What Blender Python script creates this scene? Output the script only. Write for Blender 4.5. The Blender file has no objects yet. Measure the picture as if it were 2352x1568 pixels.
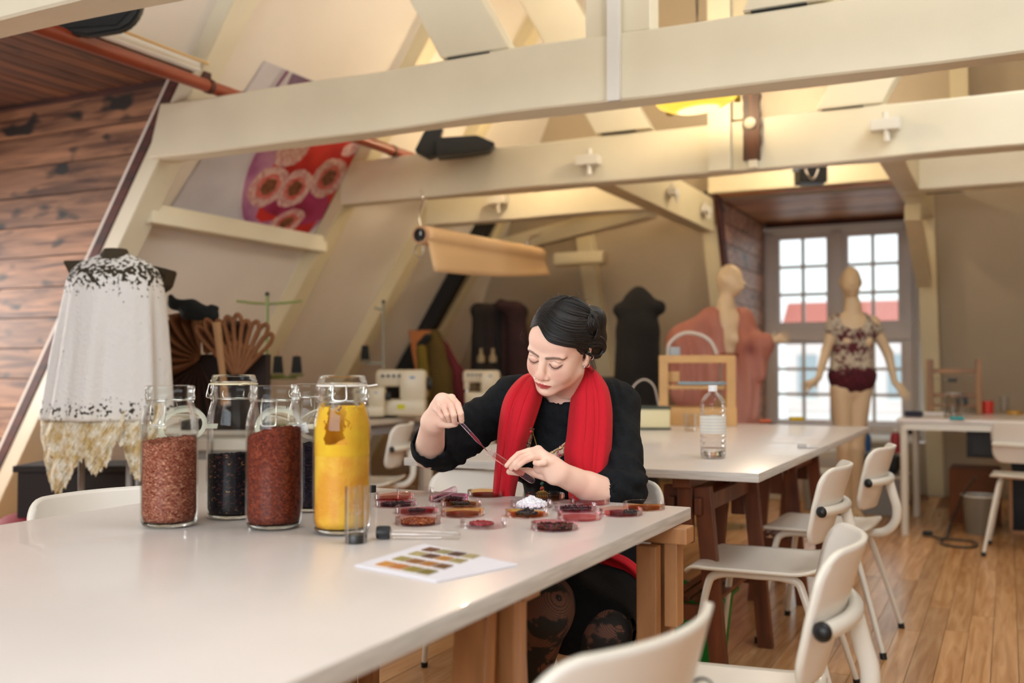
import bpy, bmesh, math, random
import numpy as np
from mathutils import Vector, Matrix, Euler
random.seed(7)
RNG = np.random.default_rng(5)
SC = bpy.context.scene
COL = SC.collection
PI = math.pi
# ------------------------------------------------------------------ camera
F_PX, YAW, PITCH, CAM_Z = 2330.0, math.radians(26.1), math.radians(1.5), 1.07
cam_d = bpy.data.cameras.new('camera'); cam = bpy.data.objects.new('camera', cam_d); COL.objects.link(cam)
cam.location = (0, 0, CAM_Z); cam.rotation_euler = (PI/2 + PITCH, 0, YAW)
cam_d.sensor_width = 36.0; cam_d.lens = F_PX/2352*36.0; cam_d.clip_start = 0.05
cam_d.dof.use_dof = True; cam_d.dof.focus_distance = 2.52; cam_d.dof.aperture_fstop = 2.2
SC.camera = cam
_R = Euler((PI/2 + PITCH, 0, YAW)).to_matrix()
_FW = Vector((-math.sin(YAW), math.cos(YAW), 0))
def ray(px, py):
    return _R @ Vector(((px-1176)/F_PX, (784-py)/F_PX, -1.0))
def at(px, py, D):
    """the point seen at photo pixel (px,py) at horizontal distance D along the view"""
    r = ray(px, py); return Vector((0, 0, CAM_Z)) + r*(D/r.dot(_FW))
def atz(px, py, z):
    r = ray(px, py); return Vector((0, 0, CAM_Z)) + r*((z-CAM_Z)/r.z)
def aty(px, py, y):
    r = ray(px, py); return Vector((0, 0, CAM_Z)) + r*(y/r.y)
def atx(px, py, x):
    r = ray(px, py); return Vector((0, 0, CAM_Z)) + r*(x/r.x)
# ------------------------------------------------------------------ view, world, big lights
SC.view_settings.view_transform = 'Standard'; SC.view_settings.look = 'None'
SC.view_settings.exposure = 0.0; SC.view_settings.gamma = 1.0
SC.view_settings.use_curve_mapping = False
SC.cycles.transparent_max_bounces = 40; SC.cycles.max_bounces = 14; SC.cycles.sample_clamp_indirect = 6.0; SC.cycles.caustics_refractive = False; SC.cycles.caustics_reflective = False
W = bpy.data.worlds.new('overcast_sky'); SC.world = W; W.use_nodes = True
_bg = W.node_tree.nodes['Background']; _bg.inputs[0].default_value = (0.93, 0.97, 1.0, 1); _bg.inputs[1].default_value = 1.5
def area(name, loc, target, sx, sy, power, col=(1, 1, 1), spread=180):
    l = bpy.data.lights.new(name, 'AREA'); l.shape = 'RECTANGLE'; l.size = sx; l.size_y = sy
    l.energy = power; l.color = col; l.spread = math.radians(spread)
    o = bpy.data.objects.new(name, l); COL.objects.link(o); o.location = loc
    o.rotation_euler = (Vector(target)-Vector(loc)).to_track_quat('-Z', 'Y').to_euler()
    return o
def point(name, loc, power, col, r=0.08):
    l = bpy.data.lights.new(name, 'POINT'); l.energy = power; l.color = col; l.shadow_soft_size = r
    o = bpy.data.objects.new(name, l); COL.objects.link(o); o.location = loc; return o
COOL = (0.90, 0.96, 1.0); WARM = (1.0, 0.76, 0.46)
area('daylight_left_dormer', (-6.85, 3.05, 1.35), (-3.6, 3.5, 0.45), 1.4, 1.0, 62, (1.0, 0.96, 0.92), 120)
area('daylight_behind', (-0.9, -2.6, 2.0), (-0.9, 3.0, 1.0), 3.6, 1.7, 200, (0.87, 0.94, 1.0))
area('top_fill_near', (0.55, 2.2, 3.25), (-1.2, 2.6, 0.8), 1.5, 1.1, 38, (0.85, 0.94, 1.0))  # overhead light added under the closed slope to brighten table tops and seats
area('top_fill_rear', (0.50, 4.9, 3.3), (-1.1, 4.9, 0.8), 1.1, 1.1, 30, (0.85, 0.94, 1.0))  # second added overhead light, for the rear table and its chairs
area('daylight_right_dormer', (3.6, 2.6, 1.7), (-1.0, 3.2, 0.8), 2.2, 1.4, 190, (0.82, 0.93, 1.0))
area('daylight_right_rear', (2.75, 4.9, 1.75), (-1.2, 5.6, 1.9), 1.6, 1.3, 125, (0.78, 0.91, 1.0))
# ------------------------------------------------------------------ materials
def lin(c):
    if isinstance(c, str):
        c = [int(c[i:i+2], 16)/255 for i in (0, 2, 4)]
    return tuple(((x/12.92) if x <= 0.04045 else ((x+0.055)/1.055)**2.4) for x in c)
MATS = {}
def mat(name, c, rough=0.5, metal=0.0, var=0.0, scale=8.0, bump=0.0, bscale=60.0, c2=None, stretch=None, spec=0.5, coords='Object',
        trans=0.0, emit=None, estr=0.0, alpha=1.0, coat=0.0, sheen=0.0, ramp=(0.35, 0.65), detail=4.0):
    if name in MATS: return MATS[name]
    m = bpy.data.materials.new(name); m.use_nodes = True; MATS[name] = m
    nt = m.node_tree; b = nt.nodes['Principled BSDF']; N = nt.nodes.new; L = nt.links.new
    col = lin(c); b.inputs['Base Color'].default_value = (*col, 1)
    b.inputs['Roughness'].default_value = rough; b.inputs['Metallic'].default_value = metal
    b.inputs['Specular IOR Level'].default_value = spec
    b.inputs['Transmission Weight'].default_value = trans
    b.inputs['Alpha'].default_value = alpha; b.inputs['Coat Weight'].default_value = coat
    b.inputs['Sheen Weight'].default_value = sheen
    if emit is not None:
        b.inputs['Emission Color'].default_value = (*lin(emit), 1); b.inputs['Emission Strength'].default_value = estr
    if var > 0 or c2 is not None or bump > 0:
        tc = N('ShaderNodeTexCoord'); mp = N('ShaderNodeMapping'); L(tc.outputs[coords], mp.inputs['Vector'])
        if stretch: mp.inputs['Scale'].default_value = stretch
        if var > 0 or c2 is not None:
            nz = N('ShaderNodeTexNoise'); nz.inputs['Scale'].default_value = scale; nz.inputs['Detail'].default_value = detail
            L(mp.outputs[0], nz.inputs['Vector'])
            rp = N('ShaderNodeValToRGB'); L(nz.outputs[0], rp.inputs[0])
            rp.color_ramp.elements[0].position, rp.color_ramp.elements[1].position = ramp
            if c2 is None:
                rp.color_ramp.elements[0].color = (*[x*(1-var) for x in col], 1)
                rp.color_ramp.elements[1].color = (*[min(1, x*(1+var)) for x in col], 1)
            else:
                rp.color_ramp.elements[0].color = (*col, 1); rp.color_ramp.elements[1].color = (*lin(c2), 1)
            L(rp.outputs[0], b.inputs['Base Color'])
        if bump > 0:
            n2 = N('ShaderNodeTexNoise'); n2.inputs['Scale'].default_value = bscale; n2.inputs['Detail'].default_value = 3
            L(mp.outputs[0], n2.inputs['Vector'])
            bp = N('ShaderNodeBump'); bp.inputs['Strength'].default_value = bump; bp.inputs['Distance'].default_value = 0.01
            L(n2.outputs[0], bp.inputs['Height']); L(bp.outputs[0], b.inputs['Normal'])
    return m
def wood(name, c, c2, grain=(1, 14, 14), scale=3.0, rough=0.45, knots=0.0, bump=0.05, coords='Object', rnd=0.12, knotcol='1c120c'):
    """grain stretched along the object's x axis; each object gets its own shade"""
    if name in MATS: return MATS[name]
    m = bpy.data.materials.new(name); m.use_nodes = True; MATS[name] = m
    nt = m.node_tree; b = nt.nodes['Principled BSDF']; N = nt.nodes.new; L = nt.links.new
    b.inputs['Roughness'].default_value = rough
    tc = N('ShaderNodeTexCoord'); oi = N('ShaderNodeObjectInfo'); ad = N('ShaderNodeVectorMath'); ad.operation = 'ADD'
    sc = N('ShaderNodeVectorMath'); sc.operation = 'SCALE'; sc.inputs['Scale'].default_value = 37.0
    cb = N('ShaderNodeCombineXYZ')
    for i in range(3): L(oi.outputs['Random'], cb.inputs[i])
    L(cb.outputs[0], sc.inputs[0]); L(tc.outputs[coords], ad.inputs[0]); L(sc.outputs[0], ad.inputs[1])
    mp = N('ShaderNodeMapping'); mp.inputs['Scale'].default_value = grain; L(ad.outputs[0], mp.inputs[0])
    nz = N('ShaderNodeTexNoise'); nz.inputs['Scale'].default_value = scale; nz.inputs['Detail'].default_value = 6; nz.inputs['Distortion'].default_value = 0.6
    L(mp.outputs[0], nz.inputs['Vector'])
    rp = N('ShaderNodeValToRGB'); rp.color_ramp.elements[0].position = 0.3; rp.color_ramp.elements[1].position = 0.7
    rp.color_ramp.elements[0].color = (*lin(c2), 1); rp.color_ramp.elements[1].color = (*lin(c), 1)
    L(nz.outputs[0], rp.inputs[0]); out = rp.outputs[0]
    if knots > 0:
        mk = N('ShaderNodeMapping'); mk.inputs['Scale'].default_value = (1, 2.2, 2.2); L(ad.outputs[0], mk.inputs[0])
        n3 = N('ShaderNodeTexNoise'); n3.inputs['Scale'].default_value = 4.2; n3.inputs['Detail'].default_value = 1.5; L(mk.outputs[0], n3.inputs['Vector'])
        r3 = N('ShaderNodeValToRGB'); r3.color_ramp.elements[0].position = 0.66-0.1*knots; r3.color_ramp.elements[1].position = 0.75-0.1*knots
        r3.color_ramp.elements[0].color = (0, 0, 0, 1); r3.color_ramp.elements[1].color = (1, 1, 1, 1)
        L(n3.outputs[0], r3.inputs[0])
        mx = N('ShaderNodeMixRGB'); L(r3.outputs[0], mx.inputs[0]); L(out, mx.inputs[1]); mx.inputs[2].default_value = (*lin(knotcol), 1); out = mx.outputs[0]
    hs = N('ShaderNodeHueSaturation'); mr = N('ShaderNodeMapRange'); mr.inputs[3].default_value = 1-rnd; mr.inputs[4].default_value = 1+rnd
    L(oi.outputs['Random'], mr.inputs[0]); L(mr.outputs[0], hs.inputs['Value']); L(out, hs.inputs['Color']); L(hs.outputs[0], b.inputs['Base Color'])
    if bump > 0:
        bp = N('ShaderNodeBump'); bp.inputs['Strength'].default_value = bump*4; bp.inputs['Distance'].default_value = 0.004
        L(nz.outputs[0], bp.inputs['Height']); L(bp.outputs[0], b.inputs['Normal'])
    return m
def glassmat(name, c=(1, 1, 1), rough=0.0, ior=1.45):
    """real refracting glass that lets light through as tinted shadow"""
    if name in MATS: return MATS[name]
    m = bpy.data.materials.new(name); m.use_nodes = True; MATS[name] = m
    b = m.node_tree.nodes['Principled BSDF']; b.inputs['Base Color'].default_value = (*c, 1)
    b.inputs['Transmission Weight'].default_value = 1; b.inputs['Roughness'].default_value = rough; b.inputs['IOR'].default_value = ior
    return m
def thinglass(name, c=(1, 1, 1), gloss=0.08, tcol=None):
    """thin clear sheet: mostly see-through plus a reflection that grows at grazing angles"""
    if name in MATS: return MATS[name]
    m = bpy.data.materials.new(name); m.use_nodes = True; MATS[name] = m
    nt = m.node_tree; nt.nodes.clear(); N = nt.nodes.new; L = nt.links.new
    o = N('ShaderNodeOutputMaterial'); t = N('ShaderNodeBsdfTransparent'); g = N('ShaderNodeBsdfGlossy'); mx = N('ShaderNodeMixShader')
    fr = N('ShaderNodeLayerWeight'); fr.inputs['Blend'].default_value = gloss+0.12; ml = N('ShaderNodeMath'); ml.operation = 'MULTIPLY'; ml.inputs[1].default_value = 0.5; L(fr.outputs['Fresnel'], ml.inputs[0])
    t.inputs[0].default_value = (*c, 1); g.inputs['Roughness'].default_value = 0.03; g.inputs[0].default_value = (1, 1, 1, 1)
    L(ml.outputs[0], mx.inputs[0]); L(t.outputs[0], mx.inputs[1]); L(g.outputs[0], mx.inputs[2]); L(mx.outputs[0], o.inputs[0])
    return m
def vcolmat(name, rough=0.5, bump=0.0, bscale=200.0, sss=0.0, spec=0.5, sheen=0.0):
    if name in MATS: return MATS[name]
    m = bpy.data.materials.new(name); m.use_nodes = True; MATS[name] = m
    nt = m.node_tree; b = nt.nodes['Principled BSDF']; N = nt.nodes.new; L = nt.links.new
    a = N('ShaderNodeAttribute'); a.attribute_name = 'Col'; L(a.outputs['Color'], b.inputs['Base Color'])
    b.inputs['Roughness'].default_value = rough; b.inputs['Specular IOR Level'].default_value = spec; b.inputs['Sheen Weight'].default_value = sheen
    if sss > 0:
        b.inputs['Subsurface Weight'].default_value = sss; b.inputs['Subsurface Radius'].default_value = (0.012, 0.005, 0.003); b.inputs['Subsurface Scale'].default_value = 0.6
    if bump > 0:
        tc = N('ShaderNodeTexCoord'); n2 = N('ShaderNodeTexNoise'); n2.inputs['Scale'].default_value = bscale
        L(tc.outputs['Object'], n2.inputs['Vector']); bp = N('ShaderNodeBump'); bp.inputs['Strength'].default_value = bump; bp.inputs['Distance'].default_value = 0.003
        L(n2.outputs[0], bp.inputs['Height']); L(bp.outputs[0], b.inputs['Normal'])
    return m
# ------------------------------------------------------------------ objects
def props(o, label=None, cat=None, group=None, kind=None):
    if label: o['label'] = label
    if cat: o['category'] = cat
    if group: o['group'] = group
    if kind: o['kind'] = kind
    return o
def thing(name, label, cat, loc=(0, 0, 0), rz=0.0, group=None):
    o = bpy.data.objects.new(name, None); COL.objects.link(o); o.location = loc; o.rotation_euler = (0, 0, rz)
    o.empty_display_size = 0.1
    return props(o, label, cat, group)
def tmat(o):
    m = Matrix.LocRotScale(o.location, o.rotation_euler, o.scale)
    return tmat(o.parent) @ m if o.parent else m
def obj(name, bm, material, parent=None, world=False, smooth=None, label=None):
    """link a bmesh / (verts, faces) as one mesh object; world=True: verts are in world space, made local to the parent"""
    if isinstance(bm, tuple):
        me = bpy.data.meshes.new(name); me.from_pydata([tuple(v) for v in bm[0]], [], bm[1])
    else:
        bmesh.ops.recalc_face_normals(bm, faces=bm.faces)
        me = bpy.data.meshes.new(name); bm.to_mesh(me); bm.free()
    if world and parent: me.transform(tmat(parent).inverted())
    o = bpy.data.objects.new(name, me); COL.objects.link(o)
    if parent: o.parent = parent
    for mm in (material if isinstance(material, (list, tuple)) else [material]): me.materials.append(mm)
    if smooth is not None: shade(o, smooth)
    if label: o['label'] = label
    return o
def shade(o, ang=40):
    me = o.data
    me.polygons.foreach_set('use_smooth', [True]*len(me.polygons))
    if ang < 180: me.set_sharp_from_angle(angle=math.radians(ang))
    return o
def struct(name, bm, material, parent=None, smooth=None, label=None):
    o = obj(name, bm, material, parent, smooth=smooth, world=bool(parent))
    o['kind'] = 'structure'
    if label: o['label'] = label
    return o
def root_at(name, loc, label, cat, group=None, rz=0.0): return thing(name, label, cat, loc, rz, group)
def copy_tree(o, parent=None, loc=None, rz=None, label=None, group=None):
    c = o.copy(); COL.objects.link(c); c.parent = parent
    if loc is not None: c.location = loc
    if rz is not None: c.rotation_euler = (0, 0, rz)
    if label: c['label'] = label
    if group: c['group'] = group
    for ch in list(o.children): copy_tree(ch, c)
    return c
def B(): return bmesh.new()
def box(bm, c, s, rot=None, bev=0.0, taper=None):
    r = bmesh.ops.create_cube(bm, size=1.0); vs = r['verts']
    for v in vs:
        v.co = Vector((v.co.x*s[0], v.co.y*s[1], v.co.z*s[2]))
        if taper and v.co.z > 0: v.co.x *= taper; v.co.y *= taper
    if bev > 0:
        es = {e for v in vs for e in v.link_edges}
        rr = bmesh.ops.bevel(bm, geom=list(es), offset=bev, segments=2, affect='EDGES', profile=0.6)
        vs = list({v for f in rr['faces'] for v in f.verts} | {v for v in vs if v.is_valid})
    if rot is not None:
        M = rot if isinstance(rot, Matrix) else Euler(rot).to_matrix()
        for v in vs: v.co = M @ v.co
    c = Vector(c)
    for v in vs: v.co += c
    return bm
def bar(bm, a, b, w, h, up=(0, 0, 1), bev=0.0, ext=0.0):
    """box from a to b, width w (sideways), height h (along up)"""
    a = Vector(a); b = Vector(b); d = b-a; L = d.length; x = d.normalized(); up = Vector(up)
    y = up.cross(x)
    if y.length < 1e-5: y = Vector((0, 1, 0)).cross(x)
    y.normalize(); z = x.cross(y)
    M = Matrix((x, y, z)).transposed()
    return box(bm, (a+b)/2, (L+2*ext, w, h), rot=M, bev=bev)
def prism(bm, pts, axis, lo, hi):
    """extrude polygon pts (2D) along axis 'x','y','z' from lo to hi"""
    f = {'x': lambda p, t: (t, p[0], p[1]), 'y': lambda p, t: (p[0], t, p[1]), 'z': lambda p, t: (p[0], p[1], t)}[axis]
    A = [bm.verts.new(f(p, lo)) for p in pts]; Bv = [bm.verts.new(f(p, hi)) for p in pts]
    n = len(pts); bm.faces.new(A); bm.faces.new(Bv[::-1])
    for i in range(n): bm.faces.new((A[i], A[(i+1) % n], Bv[(i+1) % n], Bv[i]))
    return bm
def plate(bm, quad, t, nrm):
    """slab of thickness t under a 3D polygon (t goes along nrm)"""
    nrm = Vector(nrm).normalized()*t
    A = [bm.verts.new(Vector(p)) for p in quad]; Bv = [bm.verts.new(Vector(p)+nrm) for p in quad]
    n = len(quad); bm.faces.new(A); bm.faces.new(Bv[::-1])
    for i in range(n): bm.faces.new((A[i], A[(i+1) % n], Bv[(i+1) % n], Bv[i]))
    return bm
def spline(pts, n=8):
    """Catmull-Rom through pts"""
    P = [Vector(p) for p in pts]; P = [P[0]*2-P[1]]+P+[P[-1]*2-P[-2]]; out = []
    for i in range(1, len(P)-2):
        for k in range(n):
            t = k/n; a, b, c, d = P[i-1], P[i], P[i+1], P[i+2]
            out.append(0.5*((2*b)+(c-a)*t+(2*a-5*b+4*c-d)*t*t+(3*b-a-3*c+d)*t**3))
    out.append(P[-2]); return out
def tube(bm, pts, r, seg=10, cap=True, closed=False, flat=1.0):
    P = [Vector(p) for p in pts]; n = len(P); R = r if hasattr(r, '__len__') else [r]*n
    rings = []; T0 = (P[1]-P[0]).normalized(); N0 = T0.orthogonal().normalized()
    for i in range(n):
        if closed: T = (P[(i+1) % n]-P[i-1]).normalized()
        else: T = (P[min(i+1, n-1)]-P[max(i-1, 0)]).normalized()
        if i: N0 = (N0-T*N0.dot(T)).normalized()
        Bn = T.cross(N0)
        rings.append([bm.verts.new(P[i]+(N0*math.cos(2*PI*k/seg)+Bn*math.sin(2*PI*k/seg)*flat)*R[i]) for k in range(seg)])
    m = n if closed else n-1
    for i in range(m):
        a = rings[i]; b = rings[(i+1) % n]
        for k in range(seg): bm.faces.new((a[k], a[(k+1) % seg], b[(k+1) % seg], b[k]))
    if cap and not closed: bm.faces.new(rings[0][::-1]); bm.faces.new(rings[-1])
    return bm
def lathe(bm, prof, seg=32, c=(0, 0, 0), cap0=True, cap1=True, M=None, sx=1.0, sy=1.0):
    """prof: (r,z) list; open ends capped if r>0"""
    c = Vector(c); rings = []
    for r, z in prof:
        if r < 1e-6: p = Vector((0, 0, z)); p = M @ p if M else p; rings.append([bm.verts.new(c+p)])
        else:
            rr = []
            for k in range(seg):
                p = Vector((r*math.cos(2*PI*k/seg)*sx, r*math.sin(2*PI*k/seg)*sy, z)); p = M @ p if M else p
                rr.append(bm.verts.new(c+p))
            rings.append(rr)
    for a, b in zip(rings, rings[1:]):
        for k in range(seg):
            k2 = (k+1) % seg
            if len(a) == 1 and len(b) == 1: continue
            if len(a) == 1: bm.faces.new((a[0], b[k], b[k2]))
            elif len(b) == 1: bm.faces.new((a[k2], a[k], b[0]))
            else: bm.faces.new((a[k], b[k], b[k2], a[k2]))
    if cap0 and len(rings[0]) > 1: bm.faces.new(rings[0])
    if cap1 and len(rings[-1]) > 1: bm.faces.new(rings[-1][::-1])
    return bm
def grid(bm, P, closed_u=False):
    """faces over a 2D array of points"""
    V = [[bm.verts.new(p) for p in row] for row in P]; nu = len(V); nv = len(V[0])
    for i in range(nu if closed_u else nu-1):
        a = V[i]; b = V[(i+1) % nu]
        for j in range(nv-1): bm.faces.new((a[j], a[j+1], b[j+1], b[j]))
    return bm
def frame_to(d, up=(0, 0, 1)):
    """matrix whose z axis is d"""
    z = Vector(d).normalized(); x = Vector(up).cross(z)
    if x.length < 1e-4: x = Vector((1, 0, 0)).cross(z)
    x.normalize(); y = z.cross(x)
    return Matrix((x, y, z)).transposed()
def solid(o, t, off=0.0):
    m = o.modifiers.new('s', 'SOLIDIFY'); m.thickness = t; m.offset = off; return o
def subd(o, n=1):
    m = o.modifiers.new('u', 'SUBSURF'); m.levels = n; m.render_levels = n; return o
# ------------------------------------------------------------------ signed-distance modelling, meshed with surface nets
class Field:
    def __init__(s, lo, hi, h):
        s.lo = np.array(lo, np.float32); s.h = h
        s.n = np.maximum(4, np.ceil((np.array(hi)-s.lo)/h).astype(int)+1)
        s.ax = [s.lo[i]+h*np.arange(s.n[i], dtype=np.float32) for i in range(3)]
        s.F = np.full(tuple(s.n), 0.5, np.float32)
    def blk(s, lo, hi):
        i0 = np.clip(np.floor((np.array(lo)-s.lo)/s.h).astype(int), 0, s.n-1)
        i1 = np.clip(np.ceil((np.array(hi)-s.lo)/s.h).astype(int)+1, 1, s.n)
        if np.any(i1 <= i0): return None
        sl = tuple(slice(a, b) for a, b in zip(i0, i1))
        X = s.ax[0][sl[0]][:, None, None]; Y = s.ax[1][sl[1]][None, :, None]; Z = s.ax[2][sl[2]][None, None, :]
        return sl, X, Y, Z
    def comb(s, sl, d, k, sub=False):
        A = s.F[sl]
        if sub:
            B_ = -d
            if k > 0: hh = np.clip(0.5-0.5*(A-B_)/k, 0, 1); s.F[sl] = (A*(1-hh)+B_*hh)+k*hh*(1-hh)   # smooth max
            else: s.F[sl] = np.maximum(A, B_)
        elif k > 0:
            hh = np.clip(0.5+0.5*(A-d)/k, 0, 1); s.F[sl] = A*(1-hh)+d*hh-k*hh*(1-hh)
        else: s.F[sl] = np.minimum(A, d)
    def cone(s, a, b, ra, rb, k=0.01, sub=False, flat=None):
        """round cone from a to b; flat=(axis vector, factor) squashes it along an axis"""
        a = np.array(a, np.float32); b = np.array(b, np.float32); m = max(ra, rb)+k*1.5+0.02
        q = s.blk(np.minimum(a, b)-m, np.maximum(a, b)+m)
        if q is None: return s
        sl, X, Y, Z = q
        ab = b-a; L2 = float(ab@ab)+1e-12
        px, py, pz = X-a[0], Y-a[1], Z-a[2]
        t = np.clip((px*ab[0]+py*ab[1]+pz*ab[2])/L2, 0, 1)
        dx, dy, dz = px-t*ab[0], py-t*ab[1], pz-t*ab[2]
        if flat is not None:
            n = np.array(flat[0], np.float32); n = n/np.linalg.norm(n); dn = dx*n[0]+dy*n[1]+dz*n[2]
            g = flat[1]-1; dx = dx+dn*n[0]*g; dy = dy+dn*n[1]*g; dz = dz+dn*n[2]*g
        d = np.sqrt(dx*dx+dy*dy+dz*dz)-(ra+t*(rb-ra))
        s.comb(sl, d.astype(np.float32), k, sub); return s
    def ell(s, c, r, M=None, k=0.01, sub=False):
        """ellipsoid, M: 3x3 local axes as columns"""
        c = np.array(c, np.float32); r = np.array(r, np.float32); m = float(r.max())+k*1.5+0.02
        q = s.blk(c-m, c+m)
        if q is None: return s
        sl, X, Y, Z = q; px, py, pz = X-c[0], Y-c[1], Z-c[2]
        if M is not None:
            M = np.array(M, np.float32)
            qx = px*M[0, 0]+py*M[1, 0]+pz*M[2, 0]; qy = px*M[0, 1]+py*M[1, 1]+pz*M[2, 1]; qz = px*M[0, 2]+py*M[1, 2]+pz*M[2, 2]
        else: qx, qy, qz = px, py, pz
        k0 = np.sqrt((qx/r[0])**2+(qy/r[1])**2+(qz/r[2])**2); k1 = np.sqrt((qx/r[0]**2)**2+(qy/r[1]**2)**2+(qz/r[2]**2)**2)+1e-9
        d = k0*(k0-1)/k1
        d = np.where(k0 < 0.3, -float(r.min())*0.7, d)
        s.comb(sl, d.astype(np.float32), k, sub); return s
    def chain(s, pts, rad, k=0.01, flat=None):
        for i in range(len(pts)-1): s.cone(pts[i], pts[i+1], rad[i], rad[i+1], k, flat=flat)
        return s
    def mesh(s):
        F = s.F; n = np.array(F.shape); S = F < 0
        c = np.zeros(tuple(n-1), np.int8)
        for i in (0, 1):
            for j in (0, 1):
                for l in (0, 1): c += S[i:n[0]-1+i, j:n[1]-1+j, l:n[2]-1+l]
        act = (c > 0) & (c < 8); idx = np.argwhere(act); m = len(idx)
        ids = -np.ones(act.shape, np.int64); ids[act] = np.arange(m)
        V = np.zeros((m, 3)); W_ = np.zeros(m)
        I, J, K = idx[:, 0], idx[:, 1], idx[:, 2]
        cor = [(0, 0, 0), (1, 0, 0), (0, 1, 0), (1, 1, 0), (0, 0, 1), (1, 0, 1), (0, 1, 1), (1, 1, 1)]
        val = [F[I+a, J+b, K+g] for a, b, g in cor]
        for e0, e1 in ((0, 1), (2, 3), (4, 5), (6, 7), (0, 2), (1, 3), (4, 6), (5, 7), (0, 4), (1, 5), (2, 6), (3, 7)):
            a, b = val[e0], val[e1]; x = (a < 0) != (b < 0); t = np.where(x, a/np.where(x, a-b, 1), 0)
            p0 = np.array(cor[e0]); p1 = np.array(cor[e1]); V += np.where(x[:, None], p0+(p1-p0)*t[:, None], 0); W_ += x
        V = V/W_[:, None]+idx; V = V*s.h+s.lo
        faces = []
        for ax in range(3):
            o1, o2 = [(1, 2), (2, 0), (0, 1)][ax]
            sl0 = [slice(1, None)]*3; sl0[ax] = slice(0, -1); sl1 = [slice(1, None)]*3; sl1[ax] = slice(1, None)
            A = S[tuple(sl0)]; Bq = S[tuple(sl1)]; ch = np.argwhere(A != Bq)
            off = np.ones(3, int); off[ax] = 0; ch = ch+off
            ok = np.all(ch < np.array(act.shape), axis=1); ch = ch[ok]
            inside = S[tuple(ch.T)]
            def g(d1, d2):
                q = ch.copy(); q[:, o1] -= d1; q[:, o2] -= d2; return ids[tuple(q.T)]
            q = np.stack([g(0, 0), g(1, 0), g(1, 1), g(0, 1)], 1)
            q[~inside] = q[~inside][:, ::-1]; faces.append(q)
        Q = np.concatenate(faces); Q = Q[np.all(Q >= 0, axis=1)]
        return V, Q
def np_obj(name, V, Q, material, parent=None, col=None, smooth=True, world=True):
    me = bpy.data.meshes.new(name); nv = len(V); nq = len(Q)
    me.vertices.add(nv); me.vertices.foreach_set('co', np.asarray(V, np.float32).ravel())
    k = Q.shape[1]; me.loops.add(nq*k); me.loops.foreach_set('vertex_index', np.asarray(Q, np.int32).ravel())
    me.polygons.add(nq); me.polygons.foreach_set('loop_start', np.arange(0, nq*k, k, dtype=np.int32))
    me.update(calc_edges=True); me.validate()
    if smooth: me.polygons.foreach_set('use_smooth', [True]*len(me.polygons))
    if col is not None:
        a = me.color_attributes.new('Col', 'FLOAT_COLOR', 'POINT')
        cc = np.ones((nv, 4), np.float32); cc[:, :3] = col; a.data.foreach_set('color', cc.ravel())
    if world and parent: me.transform(tmat(parent).inverted())
    o = bpy.data.objects.new(name, me); COL.objects.link(o); me.materials.append(material)
    if parent: o.parent = parent
    return o
def smooth_mesh(V, Q, it=2, f=0.5):
    """Laplacian smoothing over quad edges"""
    E = np.concatenate([Q[:, [0, 1]], Q[:, [1, 2]], Q[:, [2, 3]], Q[:, [3, 0]]]); V = V.copy()
    for _ in range(it):
        A = np.zeros_like(V); c = np.zeros(len(V))
        np.add.at(A, E[:, 0], V[E[:, 1]]); np.add.at(c, E[:, 0], 1)
        np.add.at(A, E[:, 1], V[E[:, 0]]); np.add.at(c, E[:, 1], 1)
        V += f*(A/np.maximum(c, 1)[:, None]-V)
    return V
# ================================================================== STRUCTURE
SL = 0.646                                   # dx per dz of the steep roof
def XL(z, off=0.0): return -4.21-off-SL*(2.19-z)      # lining of the left roof slope
def XIN(z): return -4.09-SL*(2.19-z)                  # inner edge of the rafters
def XR(z): return 1.37+SL*(2.19-z)                    # right roof slope
def YH(z, off=0.0): return 8.27+off+0.42*(2.47-z)     # hip slope at the far end
M_wall = mat('wall_plaster', 'e6ded4', rough=0.75, var=0.03, scale=1.5, bump=0.05, bscale=30)
M_cream = mat('cream_beam_paint', 'e2dac2', rough=0.42, var=0.035, scale=2.5, bump=0.12, bscale=22)
M_cream2 = mat('cream_rafter_paint', 'd8cba8', rough=0.5, var=0.04, scale=2.0, bump=0.12, bscale=22)
M_whitepaint = mat('white_gloss_paint', 'e2e0da', rough=0.35, var=0.02, scale=3)
M_dark = mat('black_matt', '0c0f10', rough=0.6)
M_plank = wood('dormer_plank_wood', 'b0805e', '4e2c1c', grain=(0.8, 9, 9), scale=2.6, rough=0.62, knots=0.5, bump=0.06, rnd=0.25)
M_plank2 = wood('dormer_ceiling_wood', '7c4a28', '3a1c0e', grain=(0.8, 9, 9), scale=2.6, rough=0.45, knots=0.3, bump=0.06, rnd=0.3)
M_trimdark = wood('dark_brown_trim_wood', '5a2517', '2a100a', grain=(1, 8, 8), scale=2.5, rough=0.7)
M_floor = wood('floor_strip_wood', 'd6a877', 'b07c4c', grain=(1.2, 16, 4), scale=2.2, rough=0.24, bump=0.02, rnd=0.16)
M_floorbase = mat('floor_joint_dark', '6b4526', rough=0.5)
M_gap = mat('dark_gap', '2b1a12', rough=0.9)
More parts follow.
